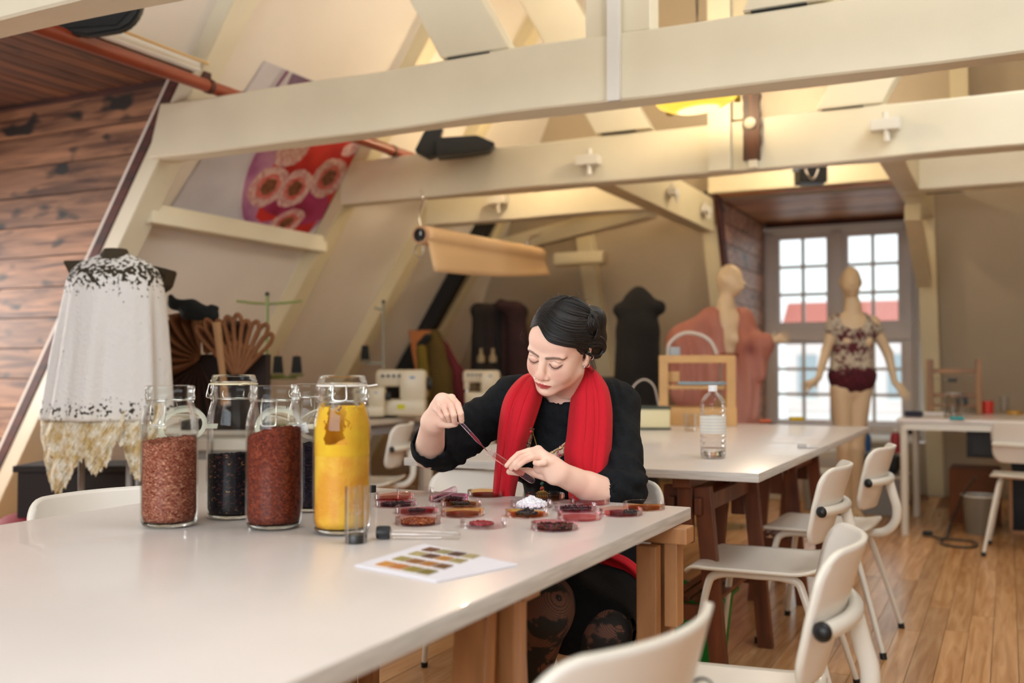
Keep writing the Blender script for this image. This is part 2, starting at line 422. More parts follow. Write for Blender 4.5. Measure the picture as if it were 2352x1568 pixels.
# floor: slab with strips lying on it
fl = struct('floor', box(B(), (-1.6, 3.0, -0.055), (11.0, 14.0, 0.1)), M_floorbase)
fm = {}
for L_ in (1.1, 1.45, 1.8):
    b = B(); box(b, (0, 0, 0), (L_-0.004, 0.086, 0.012)); me = bpy.data.meshes.new('plank'); b.to_mesh(me); b.free(); me.materials.append(M_floor); fm[L_] = me
k = 0; r = random.Random(3)
for i in range(46):                          # strips run along the room
    x = -2.93+i*0.088; y = (0.9 if x > -1.6 else 1.6)-r.random()*1.2
    while y < 8.35:
        L_ = r.choice((1.1, 1.45, 1.8))
        if k < 298:
            o = bpy.data.objects.new('plank', fm[L_]); COL.objects.link(o); o.parent = fl; o.location = (x, y+L_/2, 0.0-0.001*r.random()); o.rotation_euler = (0, 0, PI/2)
            o['kind'] = 'structure'; k += 1
        y += L_
b = B()
for i in range(80):                          # the strips further off and under the furniture, too small to tell apart
    x = -6.9+i*0.088+(0 if i < 45 else 4.048)
    y = -1.0
    while y < 9.2:
        L_ = r.choice((1.1, 1.45, 1.8)); box(b, (x, y+L_/2, -0.001), (0.0855, L_-0.004, 0.012)); y += L_
o = struct('plank_field', b, wood('floor_strip_wood_far', 'd6a877', 'b07c4c', grain=(16, 1.2, 4), scale=2.2, rough=0.24, bump=0.0), fl); o['kind'] = 'stuff'
# left roof slope (opening for the near dormer), right slope, hip, ends
wl = struct('wall_left', plate(B(), [(XL(-0.05), 4.05, -0.05), (XL(-0.05), 9.6, -0.05), (XL(6.4), 9.6, 6.4), (XL(6.4), 4.05, 6.4)], 0.12, (-1, 0, 0)), M_wall)
struct('wall_left_lower', plate(B(), [(XL(-0.05), -3.2, -0.05), (XL(-0.05), 2.36, -0.05), (XL(6.4), 2.36, 6.4), (XL(6.4), -3.2, 6.4)], 0.12, (-1, 0, 0)), M_wall)
struct('wall_left_upper', plate(B(), [(XL(2.63), 2.36, 2.63), (XL(2.63), 4.05, 2.63), (XL(6.4), 4.05, 6.4), (XL(6.4), 2.36, 6.4)], 0.12, (-1, 0, 0)), M_wall)
struct('wall_right', plate(B(), [(XR(-0.05), -3.2, -0.05), (XR(-0.05), 9.6, -0.05), (XR(6.4), 9.6, 6.4), (XR(6.4), -3.2, 6.4)], 0.12, (1, 0, 0)), M_wall)
DX0, DX1, DZ = -2.15, -0.62, 2.47
M_hip = mat('hip_plaster_taupe', 'b3a48c', rough=0.8, var=0.03, scale=1.5)
hb = B()
for x0, x1, z0, z1 in ((-6.2, DX0, -0.05, 6.5), (DX1, 5.0, -0.05, 6.5), (DX0, DX1, DZ, 6.5), (DX0, DX1, -0.05, 0.44)):
    plate(hb, [(x0, YH(z0), z0), (x1, YH(z0), z0), (x1, YH(z1), z1), (x0, YH(z1), z1)], 0.1, (0, 1, 0))
struct('wall_far', hb, M_hip)
wb = struct('wall_back', box(B(), (-1.4, -3.15, 3.0), (11, 0.1, 6.4)), M_wall)
# ---- near left dormer: cheek planks, ceiling planks, outer window out of the picture
ck = struct('wall_left_cheek', prism(B(), [(-7.0, -0.02), (XIN(0)-0.14, -0.02), (XIN(2.70)-0.14, 2.70), (-7.0, 2.70)], 'y', 4.122, 4.14), M_gap)
z = 2.61; i = 0; r = random.Random(11)
while z > 0.0:
    h = 0.178; z1 = z-h; zi = max(z1, -0.02)
    xr = XIN((z+zi)/2)-0.1; b = B()
    # each board is cut to the roof slope on its inner end
    t = 0.004+0.004*r.random()
    prism(b, [(-7.0, zi+0.003), (XIN(zi)-0.10, zi+0.003), (XIN(z)-0.10, z-0.003), (-7.0, z-0.003)], 'y', 4.10-t, 4.122)
    o = struct('plank', b, M_plank, ck); i += 1; z = z1
dc = struct('ceiling_left_dormer', box(B(), (-5.4, 3.2, 2.66), (3.0, 1.75, 0.02)), M_gap)
x = -3.86
while x > -6.6:
    w = 0.115; b = B(); box(b, (0, 0, 0), (1.72, w-0.006, 0.018)); o = struct('plank', b, M_plank2); o.parent = dc; o.location = (x-w/2, 3.2, 2.635+0.003*r.random()); o.rotation_euler = (0, 0, PI/2); x -= w
struct('wall_left_dormer_side', box(B(), (-5.4, 2.32, 1.3), (3.0, 0.05, 2.75)), M_plank)
dw = struct('window_2', box(B(), (-6.95, 3.2, 0.4), (0.1, 1.75, 0.85)), M_whitepaint)
struct('wall_left_dormer_shade', box(B(), (-6.95, 3.2, 2.3), (0.1, 1.75, 0.8)), M_plank)  # out of view, added above the opening to dim the upper cheek boards
struct('trim_30', box(B(), (-5.4, 4.085, 2.63), (3.2, 0.06, 0.05)), M_trimdark)
for y in (2.42, 3.2, 3.98): struct('window_frame', box(B(), (-6.93, y, 1.7), (0.07, 0.08, 1.9)), M_whitepaint, dw)
for zz in (0.86, 1.38, 1.88): struct('window_frame', box(B(), (-6.93, 3.2, zz), (0.07, 1.7, 0.07)), M_whitepaint, dw)
# dark edge boards of that dormer
b = B(); prism(b, [(XIN(0)-0.20, 0), (XIN(0)-0.13, 0), (XIN(2.62)-0.13, 2.62), (XIN(2.62)-0.20, 2.62)], 'y', 4.035, 4.11)
struct('trim_1', b, M_trimdark, label='dark brown edge board between plank cheek and white rafter')
struct('trim_2', bar(B(), (-3.83, 2.36, 2.66), (-3.83, 4.05, 2.66), 0.05, 0.05), M_whitepaint, label='thin white edge above the plank ceiling of the dormer')
# ---- trusses
def rafter(y0, y1, z0=0.0, z1=5.6, w=0.2, m=M_cream2):
    b = B(); prism(b, [(XIN(z0)-w, z0), (XIN(z0), z0), (XIN(z1), z1), (XIN(z1)-w, z1)], 'y', y0, y1); bev(b, 0.006); return b
def bev(b, o):
    bmesh.ops.bevel(b, geom=list(b.edges), offset=o, segments=2, affect='EDGES'); return b
def beam_wobble(x0, x1, y0, y1, z0, z1, seed, n=26, cut=None):
    """hand-hewn beam: box cut in slices whose edges wander a little"""
    rr = random.Random(seed); bm = B(); rings = []
    ph = [rr.random()*6 for _ in range(6)]
    for i in range(n+1):
        x = x0+(x1-x0)*i/n
        f = lambda q, a: a*(math.sin(x*2.3+ph[q])+0.6*math.sin(x*5.1+ph[q]*2))
        a, b_, c, d = f(0, .005), f(1, .006), f(2, .005), f(3, .004); e = 0.008
        P = [(y0+e, z0+a), (y0, z0+a+e), (y0, z1+b_-e), (y0+e, z1+b_), (y1-e, z1+c), (y1, z1+c-e), (y1, z0+d+e), (y1-e, z0+d)]
        rings.append([bm.verts.new((max(x, XIN(p[1])-cut) if cut else x, p[0], p[1])) for p in P])
    for r0, r1 in zip(rings, rings[1:]):
        for k in range(8): bm.faces.new((r0[k], r0[(k+1) % 8], r1[(k+1) % 8], r1[k]))
    bm.faces.new(rings[0][::-1]); bm.faces.new(rings[-1]); return bm
struct('trim_3', beam_wobble(-4.3, 1.5, 2.18, 2.32, 2.19, 2.48, 1), M_cream, smooth=30, label='cream collar beam crossing the top left corner')
struct('trim_4', rafter(2.15, 2.30), M_cream2, label='white sloping rafter out of view')
struct('trim_5', rafter(4.04, 4.20, w=0.13), M_cream, label='white sloping rafter behind the lace cape')
TB = struct('trim_6', beam_wobble(-4.12, 1.45, 3.99, 4.13, 2.19, 2.475, 2, n=60, cut=0.128), M_cream, smooth=30, label='long white collar beam across the upper picture')
TC = struct('trim_7', beam_wobble(-4.10, 1.45, 5.70, 5.84, 2.19, 2.472, 3, cut=0.19), M_cream, smooth=30, label='second white collar beam carrying two small white lamps')
struct('trim_8', rafter(5.71, 5.86), M_cream2, label='cream sloping rafter beside the poster')
TD = struct('trim_9', beam_wobble(-4.1, -2.22, 6.83, 6.97, 2.19, 2.46, 4, 12), M_cream, smooth=30, label='short cream beam above the paper roll')
struct('trim_10', rafter(6.84, 6.98), M_cream2, label='cream sloping rafter left of the striped knitwear')
struct('trim_11', rafter(7.92, 8.06, z1=2.9), M_cream2, label='cream sloping rafter beside the dark clothes rack')
b = B(); prism(b, [(XIN(0.5)-0.12, 0.5), (XIN(0.5)+0.03, 0.5), (XIN(2.5)+0.03, 2.5), (XIN(2.5)-0.12, 2.5)], 'y', 7.70, 7.80)
struct('trim_12', b, M_dark, label='black slanting strip beside the far rafter')
TE = struct('trim_13', beam_wobble(-0.6, 1.5, 6.83, 6.97, 2.19, 2.46, 5, 10), M_cream, smooth=30, label='short white beam at the upper right')
# trimmers running along the room, braces
struct('trim_14', box(B(), (-2.23, 7.02, 2.325), (0.13, 2.36, 0.27), bev=0.006), M_cream2, label='cream beam running back to the window dormer')
struct('trim_15', box(B(), (-0.56, 7.02, 2.325), (0.13, 2.36, 0.27), bev=0.006), M_cream2, label='white beam above the dormer post on the right')
# king posts with strap, queen braces
for n_, (y, xk) in enumerate(((3.985, -1.47), (5.69, -1.39))):
    b = B(); box(b, (xk, y+0.085, 3.9), (0.29 if n_ == 0 else 0.27, 0.12, 2.84 if n_ == 0 else 2.84), bev=0.006)
    kp = struct('trim_%d' % (16+n_), b, M_cream, label=('white king post above the long collar beam', 'white king post above the second collar beam')[n_])
    if n_ == 0: struct('strap', box(B(), (xk-0.0, y-0.012, 3.7), (0.055, 0.03, 3.03), bev=0.003), M_whitepaint, kp)
    else: struct('strap', box(B(), (xk-0.075, y-0.012, 3.75), (0.13, 0.03, 3.12), bev=0.003), M_cream, kp); struct('strap', box(B(), (xk+0.115, y-0.012, 3.75), (0.05, 0.03, 3.12), bev=0.003), M_cream, kp)
    for s in (-1, 1):
        x0 = (-2.32, -2.23)[n_] if s < 0 else (-0.94, -0.94)[n_]
        b = B(); w = 0.345
        prism(b, [(x0, 2.485), (x0+w, 2.485), (x0+w+s*1.6, 5.3), (x0+s*1.6, 5.3)], 'y', y+0.01, y+0.13); bev(b, 0.005)
        struct('brace', b, M_cream, kp)
        b = B(); box(b, (x0+w*0.42, y+0.012, 2.479), (w*0.62, 0.02, 0.006)); struct('joint_gap', b, M_dark, kp)
# exposed dark timber in the second king post with a white bolt head
b = B(); zz = np.linspace(2.235, 2.72, 16); rr = random.Random(5)
L_ = [(-1.325+0.004*rr.uniform(-1, 1)-0.005, z) for z in zz]; R_ = [(-1.232+0.006*rr.uniform(-1, 1), z) for z in zz]
prism(b, L_+R_[::-1], 'y', 5.66, 5.69)
et = struct('exposed_timber', b, wood('exposed_timber', '6a3a22', '201009', grain=(6, 6, 1), scale=3), kp)
struct('bolt', lathe(B(), [(0.0, 0.0), (0.03, 0.0), (0.033, 0.012), (0.02, 0.022), (0, 0.025)], 16, (-1.285, 5.66, 2.44), M=frame_to((0, -1, 0))), M_cream, et, smooth=40)
# purlin on the left slope and hip timbers
struct('trim_18', bar(B(), (XIN(1.93)-0.04, 4.15, 1.93), (XIN(1.93)-0.04, 5.75, 1.93), 0.10, 0.11, bev=0.006), M_cream, label='white purlin below the poster')
def hipbar(x, w, z0, z1, t=0.12, m=M_cream2, bm=None):
    b = bm or B(); prism(b, [(YH(z0)-t, z0), (YH(z0)+0.02, z0), (YH(z1)+0.02, z1), (YH(z1)-t, z1)], 'x', x-w/2, x+w/2); return b
struct('trim_20', hipbar(DX0-0.07, 0.13, 0, 2.25), M_cream2, label='cream post at the left of the dormer')
struct('trim_21', hipbar(DX1+0.06, 0.13, 0, 2.5), M_cream2, label='cream post at the right of the dormer')
struct('trim_22', hipbar(DX0+0.012, 0.03, 0.3, 2.5, t=0.13), M_trimdark, label='dark edge of the dormer opening')
struct('trim_23', hipbar(-3.35, 0.14, 0, 2.9), M_cream2, label='cream hip rafter behind the dark garments')
struct('trim_24', hipbar(-0.30, 0.12, 2.5, 5.5), M_cream2, label='rafter high on the far slope')
struct('trim_25', box(B(), (-1.385, 8.13, 2.59), (1.60, 0.09, 0.2), bev=0.005), M_cream2, label='cream lintel above the window dormer')
struct('trim_26', bar(B(), (-4.1, 8.0, 2.12), (-2.3, 6.98, 2.22), 0.1, 0.14, bev=0.005), M_cream2, label='diagonal dragon beam under the hip')
struct('trim_27', bar(B(), (-3.55, 8.12, 2.02), (-3.1, 8.12, 2.02), 0.1, 0.1, bev=0.005), M_cream2, label='short beam end by the hip rafter')
struct('trim_28', bar(B(), (-0.56, 7.15, 2.10), (-0.56, 8.12, 1.72), 0.1, 0.12, bev=0.005), M_cream2, label='knee brace below the right-hand beam')
# ---- far window dormer
DYW = 9.95
dl = struct('wall_left_window_reveal', prism(B(), [(YH(-0.02)+0.01, -0.02), (DYW+0.1, -0.02), (DYW+0.1, 2.56), (YH(2.56)+0.01, 2.56)], 'x', DX0-0.03, DX0-0.01), M_gap)
M_plank3 = wood('reveal_plank_wood', 'd29c7c', '7a5040', grain=(0.8, 9, 9), scale=2.6, rough=0.45, knots=0.5, bump=0.06, rnd=0.2)
z = 2.46
while z > 0.1:
    b = B(); z1 = z-0.165
    prism(b, [(YH(z1)-0.02, z1+0.004), (DYW, z1+0.004), (DYW, z-0.004), (YH(z)-0.02, z-0.004)], 'x', DX0-0.01, DX0+0.012+0.004*r.random()); struct('plank', b, M_plank3, dl); z = z1
dk = struct('ceiling_window_dormer', box(B(), (-1.4, 9.06, 2.51), (1.66, 1.85, 0.02)), M_gap)
y = 8.17; M_plank4 = wood('window_ceiling_wood', 'd09058', '8e5226', grain=(0.8, 9, 9), scale=2.6, rough=0.45, knots=0.3, bump=0.06, rnd=0.25)
while y < DYW-0.02:
    b = B(); box(b, (0, 0, 0), (1.56, 0.105, 0.018)); o = struct('plank', b, M_plank4); o.parent = dk; o.location = (-1.39, y+0.055, 2.482+0.003*r.random()); y += 0.11
struct('wall_right_window_reveal', plate(B(), [(DX1, YH(0), 0), (-0.76, DYW, 0), (-0.76, DYW, 2.5), (DX1, YH(2.5), 2.5)], 0.05, (1, 0, 0)), M_whitepaint)
struct('trim_29', box(B(), (-1.43, DYW-0.02, 2.455), (1.36, 0.05, 0.05)), M_trimdark, label='dark edge between dormer ceiling and window')
struct('window_sill', box(B(), (-1.45, 9.65, 0.44), (1.45, 0.7, 0.05), bev=0.006), M_whitepaint)
WX0, WX1 = -2.11, -0.79
w1 = struct('window_1', box(B(), (-1.45, DYW+0.03, 2.395), (WX1-WX0, 0.10, 0.07), bev=0.005), M_whitepaint)
M_winframe = mat('window_frame_paint', 'cfc6bf', rough=0.4)
def wf(c, s, name='window_frame'): struct(name, box(B(), c, s, bev=0.004), M_winframe, w1)
wf((-1.45, DYW+0.045, 2.475), (1.56, 0.08, 0.11))
for x in (WX0-0.03, WX1+0.055): wf((x, DYW+0.045, 1.42), (0.10, 0.08, 1.98))
for x in (WX0+0.035, -1.45, WX1-0.035): wf((x, DYW+0.03, 1.42), (0.075 if x != -1.45 else 0.10, 0.10, 1.92))
wf((-1.45, DYW+0.02, 1.385), (1.32, 0.13, 0.11)); wf((-1.45, DYW-0.03, 1.445), (1.2, 0.05, 0.025)); wf((-1.45, DYW+0.03, 0.50), (1.32, 0.10, 0.09))
M_pane = thinglass('window_pane_glass', (0.97, 1, 0.99), 0.04)
for (xa, xb) in ((WX0+0.073, -1.50), (-1.40, WX1-0.073)):
    for (za, zb, nr) in ((1.46, 2.36, 3), (0.55, 1.33, 3)):
        sw = 0.05 if za > 1 else 0.028
        for x in (xa+sw/2, xb-sw/2): struct('sash', box(B(), (x, DYW+0.03, (za+zb)/2), (sw, 0.05, zb-za), bev=0.003), M_winframe, w1)
        for zz in (za+sw/2, zb-sw/2): struct('sash', box(B(), ((xa+xb)/2, DYW+0.03, zz), (xb-xa-2*sw, 0.048, sw)), M_winframe, w1)
        x0, x1, z0, z1 = xa+sw, xb-sw, za+sw, zb-sw
        struct('glazing_bar', box(B(), ((x0+x1)/2, DYW+0.03, (z0+z1)/2), (0.028, 0.04, z1-z0)), M_winframe, w1)
        for q in range(1, nr): struct('glazing_bar', box(B(), ((x0+x1)/2, DYW+0.03, z0+(z1-z0)*q/nr), (x1-x0, 0.036, 0.028)), M_winframe, w1)
        for q in range(nr):
            for h in (0, 1):
                xm = (x0+x1)/2; c0, c1 = (x0, xm) if h == 0 else (xm, x1)
                struct('pane', box(B(), ((c0+c1)/2, DYW+0.035, z0+(z1-z0)*(q+0.5)/nr), (c1-c0-0.02, 0.003, (z1-z0)/nr-0.02)), M_pane, w1)
pl = bpy.data.lights.new('window_portal', 'AREA'); pl.shape = 'RECTANGLE'; pl.size = 1.3; pl.size_y = 1.9; pl.cycles.is_portal = True
po = bpy.data.objects.new('window_portal', pl); COL.objects.link(po); po.location = (-1.45, DYW+0.12, 1.42); po.rotation_euler = (-PI/2, 0, 0)
# back window frame around the rear daylight
wbk = struct('window_3', box(B(), (-1.2, -3.05, 2.9), (3.9, 0.12, 0.1)), M_whitepaint)
for c, s in (((-1.2, -3.05, 1.1), (3.9, 0.12, 0.1)), ((-3.1, -3.05, 2.0), (0.1, 0.12, 1.9)), ((0.7, -3.05, 2.0), (0.1, 0.12, 1.9))): struct('window_frame', box(B(), c, s), M_whitepaint, wbk)
# ---- lamps in the roof (warm)
point('warm_flood_left', (-3.0, 6.35, 2.75), 22, WARM, 0.05)
point('warm_flood_far', (-1.40, 7.45, 2.85), 32, (1.0, 0.84, 0.62), 0.05)
point('warm_left_corner', (-2.9, 7.4, 2.6), 8, WARM, 0.05)
point('warm_upper_near', (-0.6, 2.9, 3.4), 14, (1.0, 0.86, 0.66), 0.1)
point('warm_upper_mid', (-2.3, 4.9, 3.6), 14, (1.0, 0.82, 0.58), 0.1)
point('warm_upper_right', (0.2, 6.2, 3.4), 10, (1.0, 0.80, 0.55), 0.1)
# ================================================================== TABLES, TRESTLES, CHAIRS
TZ = 0.75
def slabmat(name, c, edge):
    return mat(name, c, rough=0.28, var=0.025, scale=3.0, bump=0.02, bscale=12, coat=0.15)
M_top = slabmat('white_laminate_top', 'e3dbd6', None)
M_edge = mat('worn_white_edge', 'c9c4bd', rough=0.55, var=0.12, scale=30, stretch=(0.3, 0.3, 6))
def tabletop(name, label, x0, x1, y0, y1, t=0.028):
    b = B(); box(b, (0, 0, -t/2), (x1-x0, y1-y0, t), bev=0.003)
    o = obj(name, b, [M_top, M_edge], smooth=30); o.location = ((x0+x1)/2, (y0+y1)/2, TZ)
    for p in o.data.polygons:
        if abs(p.normal.z) < 0.5: p.material_index = 1
    return props(o, label, 'table', 'white work tables')
tabletop('tabletop', 'white tabletop in front carrying the jars and petri dishes', -1.857, -0.662, 0.05, 2.29)
tabletop('tabletop', 'white tabletop behind the seated woman with the plastic bottle on it', -1.95, -0.685, 3.10, 5.85)
M_beech = wood('beech_trestle_wood', 'b98556', '8a5a34', grain=(6, 6, 1), scale=3, rough=0.45, rnd=0.06)
M_redwood = wood('red_brown_trestle_wood', '7d4526', '512813', grain=(6, 6, 1), scale=3, rough=0.45, rnd=0.06)
def trestle(loc, M, label, w=0.84, spread=0.11, rz=PI/2, low=True, lw=0.034, lh=0.056):
    """A-frame trestle: two end frames across x, adjustable holed posts, slatted shelf"""
    t = thing('trestle', label, 'trestle', loc, rz, 'wooden trestles under the tables'); H = TZ-0.028
    for s in (-1, 1):
        x = s*w/2
        for q in (-1, 1):
            obj('leg', bar(B(), (x, q*spread, 0.0), (x, q*0.050, H-0.04), lw, lh, up=(0, 1, 0), bev=0.003), M, t)
        po = obj('holed_post', box(B(), (x+(-0.03 if rz == 0 else -0.045)*s, 0, H-0.12), (0.03, 0.050, 0.20), bev=0.003), M, t)
        po.location.x += s*0.072
        for k in range(3):
            obj('peg_hole', lathe(B(), [(0, -0.0238), (0.0065, -0.0238), (0.0065, 0.0238), (0, 0.0238)], 12, (x+(-0.03 if rz == 0 else -0.045)*s, 0, H-0.065-0.05*k), M=frame_to((0, 1, 0))), M_dark, po, smooth=40)
        if low: obj('side_rail', bar(B(), (x, -spread*0.62, 0.27), (x, spread*0.62, 0.27), 0.03, 0.05, bev=0.003), M, t)
    obj('top_beam', box(B(), (0, 0, H-0.02), (w+0.16, 0.06, 0.036), bev=0.003), M, t)
    if not low: return t
    obj('cross_rail', box(B(), (0, 0.045, H-0.10), (w+0.10, 0.022, 0.055), bev=0.003), M, t)
    obj('cross_rail', box(B(), (0, -0.045, H-0.10), (w+0.10, 0.022, 0.055), bev=0.003), M, t)
    for k in range(4): obj('slat', box(B(), (0, -0.066+0.044*k, 0.302), (w-0.06, 0.032, 0.014), bev=0.002), M, t)
    return t
trestle((-1.20, 1.55, 0), M_beech, 'light wooden trestle with peg holes nearest the camera under the front table', w=0.80, low=False, rz=0, lw=0.062, lh=0.036, spread=0.12)
trestle((-1.115, 2.19, 0), M_beech, 'light wooden trestle under the far end of the front table by the woman', w=0.80, low=False, rz=0, lw=0.046, lh=0.034, spread=0.05)
trestle((-0.955, 3.60, 0), M_redwood, 'red-brown trestle by the green bin at the near right corner of the rear table', w=0.66)
trestle((-0.955, 5.0, 0), M_redwood, 'red-brown trestle at the far right corner of the rear table', w=0.60)
trestle((-1.66, 4.0, 0), M_redwood, 'red-brown trestle under the left side of the rear table', w=0.66)
# ---- chairs: pressed ply seat and back shell on white tube
M_ply = mat('ply_white_lacquer', 'e4ded4', rough=0.32, var=0.02, scale=4, coat=0.1)
M_plyedge = mat('ply_edge', 'e6dfd0', rough=0.4)
M_tube = mat('white_tube_lacquer', 'e2ded2', rough=0.28, coat=0.2)
M_rub = mat('black_rubber', '0b0c0d', rough=0.45)
def rounded(u, v, w, h, r):
    """map the unit square to a rounded rectangle"""
    x = u*w/2; y = v*h/2; cx, cy = w/2-r, h/2-r
    if abs(x) > cx and abs(y) > cy:
        dx, dy = abs(x)-cx, abs(y)-cy; m = max(dx, dy); L = math.hypot(dx, dy)
        if L > 1e-9: dx, dy = dx*m/L, dy*m/L
        x = math.copysign(cx+dx, x); y = math.copysign(cy+dy, y)
    return x, y
def shell_seat():
    P = []
    n = 24
    for i in range(n+1):
        row = []
        for j in range(n+1):
            x, y = rounded(-1+2*i/n, -1+2*j/n, 0.42, 0.44, 0.055)
            u = x/0.21
            z = 0.452 - 0.010*(1-(y/0.22)**2)*(1 if u > -0.6 else 0.4)
            if u < -0.68: q = (-u-0.68)/0.32; z += 0.008*q-0.035*q**3
            if u > 0.6: z += 0.020*((u-0.6)/0.4)**2
            row.append((x, y, z))
        P.append(row)
    return grid(B(), P)
def backpos(y, z):
    """a point of the back shell's mid surface"""
    t = (z-0.54)/0.24
    return Vector((0.215+0.075*t - 1.35*y*y*(0.85+0.3*t), y, z))
def shell_back(W_=0.41, Hh=0.235):
    P = []; n = 24
    for i in range(n+1):
        row = []
        for j in range(n+1):
            y, z = rounded(-1+2*i/n, -1+2*j/n, W_, Hh, 0.055); zc = 0.650+z
            yy = y*(1-0.08*max(0, -z/Hh))
            row.append(backpos(yy, zc))
        P.append(row)
    return grid(B(), P)
def make_chair():
    t = thing('chair', 'chair', 'chair', (0, 0, 0))
    s = obj('seat', shell_seat(), [M_ply, M_plyedge], t, smooth=60); m = solid(s, 0.010, -1); s.modifiers[0].material_offset_rim = 1
    bk = obj('backrest', shell_back(), [M_ply, M_plyedge], t, smooth=60); solid(bk, 0.010, 0); bk.modifiers[0].material_offset_rim = 1
    pts = []
    for k in range(-10, 11):
        y = 0.188*k/10; p = backpos(y, 0.638); nrm = Vector((1, 2*1.35*y, 0)).normalized()
        pts.append(p+nrm*(0.023 if abs(k) < 10 else 0.021))
    bt = obj('back_tube', tube(B(), pts, 0.0150, 14), M_tube, t, smooth=60)
    for e, f in ((0, 1), (-1, -2)):
        p = pts[e]; d = (Vector(pts[e])-Vector(pts[f])).normalized()
        obj('end_cap', lathe(B(), [(0, 0.012), (0.010, 0.010), (0.0165, 0.004), (0.0170, -0.003), (0, -0.003)], 16, p, M=frame_to(d)), M_rub, bt, smooth=60)
    obj('spine', tube(B(), spline([(0.262, 0, 0.640), (0.278, 0, 0.580), (0.292, 0, 0.525), (0.285, 0, 0.472), (0.245, 0, 0.432), (0.17, 0, 0.422), (0.0, 0, 0.422), (-0.12, 0, 0.424)], 6), 0.0175, 14), M_tube, t, smooth=60)
    for sy in (-1, 1):
        for fr in (1, 0):
            if fr: P = spline([(-0.19, sy*0.25, 0.012), (-0.155, sy*0.205, 0.25), (-0.132, sy*0.178, 0.385), (-0.112, sy*0.168, 0.418), (-0.06, sy*0.165, 0.428), (0.02, sy*0.165, 0.428)], 6)
            else: P = spline([(0.275, sy*0.25, 0.012), (0.205, sy*0.205, 0.25), (0.160, sy*0.178, 0.385), (0.138, sy*0.168, 0.418), (0.09, sy*0.165, 0.428), (0.02, sy*0.165, 0.428)], 6)
            n = len(P); rr = [0.0095+0.0045*min(1, i/(n*0.6)) for i in range(n)]
            lg = obj('leg', tube(B(), P, rr, 12), M_tube, t, smooth=60)
            obj('foot_cap', tube(B(), [P[0]-Vector((0, 0, 0.012)), P[0]+(P[1]-P[0]).normalized()*0.016], 0.0125, 12), M_rub, lg, smooth=60)
    return t
CH = make_chair()
CH['group'] = 'white tube-legged chairs'
def chair(loc, rz, label, first=False):
    if first: CH.location = loc; CH.rotation_euler = (0, 0, rz); CH['label'] = label; return CH
    return copy_tree(CH, None, loc, rz, label)
chair((-0.624, 1.19, 0), math.radians(-10), 'white ply chair nearest the camera at the bottom edge of the picture', True)
chair((-0.52, 1.895, 0), math.radians(7), 'large white chair at the lower right with black tube caps')
chair((-0.735, 3.34, 0), math.radians(2), 'second white chair from the right front beside the rear table')
chair((-0.69, 4.22, 0), math.radians(-2), 'white chair beside the rear table closest to the window')
chair((-1.03, 2.38, 0), math.radians(90), 'white chair on which the woman sits')
chair((-1.60, 2.90, 0), math.radians(98), 'white chair tucked before the rear table left of the woman').scale = (1, 1, 0.925)
chair((-1.77, 1.76, 0), math.radians(167), 'white chair tucked in behind the glass jars')
chair((-3.22, 4.68, 0), math.radians(20), 'white chair at the sewing machine table, its back to the camera')
chair((0.12, 6.62, 0), math.radians(-93), 'white chair pulled up to the desk at the right edge')
# ---- green bin under the rear table
b = B()
gx, gy = -1.02, 3.72
def tub(bm, c, w0, d0, w1, d1, h, t=0.006, r=0.03, n=5):
    """open tapered box with rounded corners"""
    def ring(w, d, z, rr):
        P = []
        for cx, cy, a0 in ((w/2-rr, d/2-rr, 0), (-w/2+rr, d/2-rr, 90), (-w/2+rr, -d/2+rr, 180), (w/2-rr, -d/2+rr, 270)):
            for k in range(n+1):
                a = math.radians(a0+90*k/n); P.append(bm.verts.new((c[0]+cx+rr*math.cos(a), c[1]+cy+rr*math.sin(a), c[2]+z)))
        return P
    R = [ring(w0, d0, 0, r), ring(w1, d1, h, r), ring(w1+0.03, d1+0.03, h, r), ring(w1+0.03, d1+0.03, h+0.012, r), ring(w1-2*t, d1-2*t, h+0.012, r-t), ring(w0-2*t, d0-2*t, t, r-t)]
    m = len(R[0])
    for a, b2 in zip(R, R[1:]):
        for k in range(m): bm.faces.new((a[k], a[(k+1) % m], b2[(k+1) % m], b2[k]))
    bm.faces.new(R[0]); bm.faces.new(R[-1]); return bm
M_green = mat('green_plastic', '0a8a34', rough=0.35)
t = thing('storage_bin', 'bright green plastic bin on the floor under the rear table', 'bin', (-1.07, 3.62, 0), 0.0)
obj('tub', tub(B(), (0, 0, 0.005), 0.26, 0.20, 0.31, 0.25, 0.25), M_green, t, smooth=40)
b = B(); box(b, (0.0, -0.142, 0.24), (0.11, 0.02, 0.018), bev=0.004)
obj('handle', b, M_green, t)
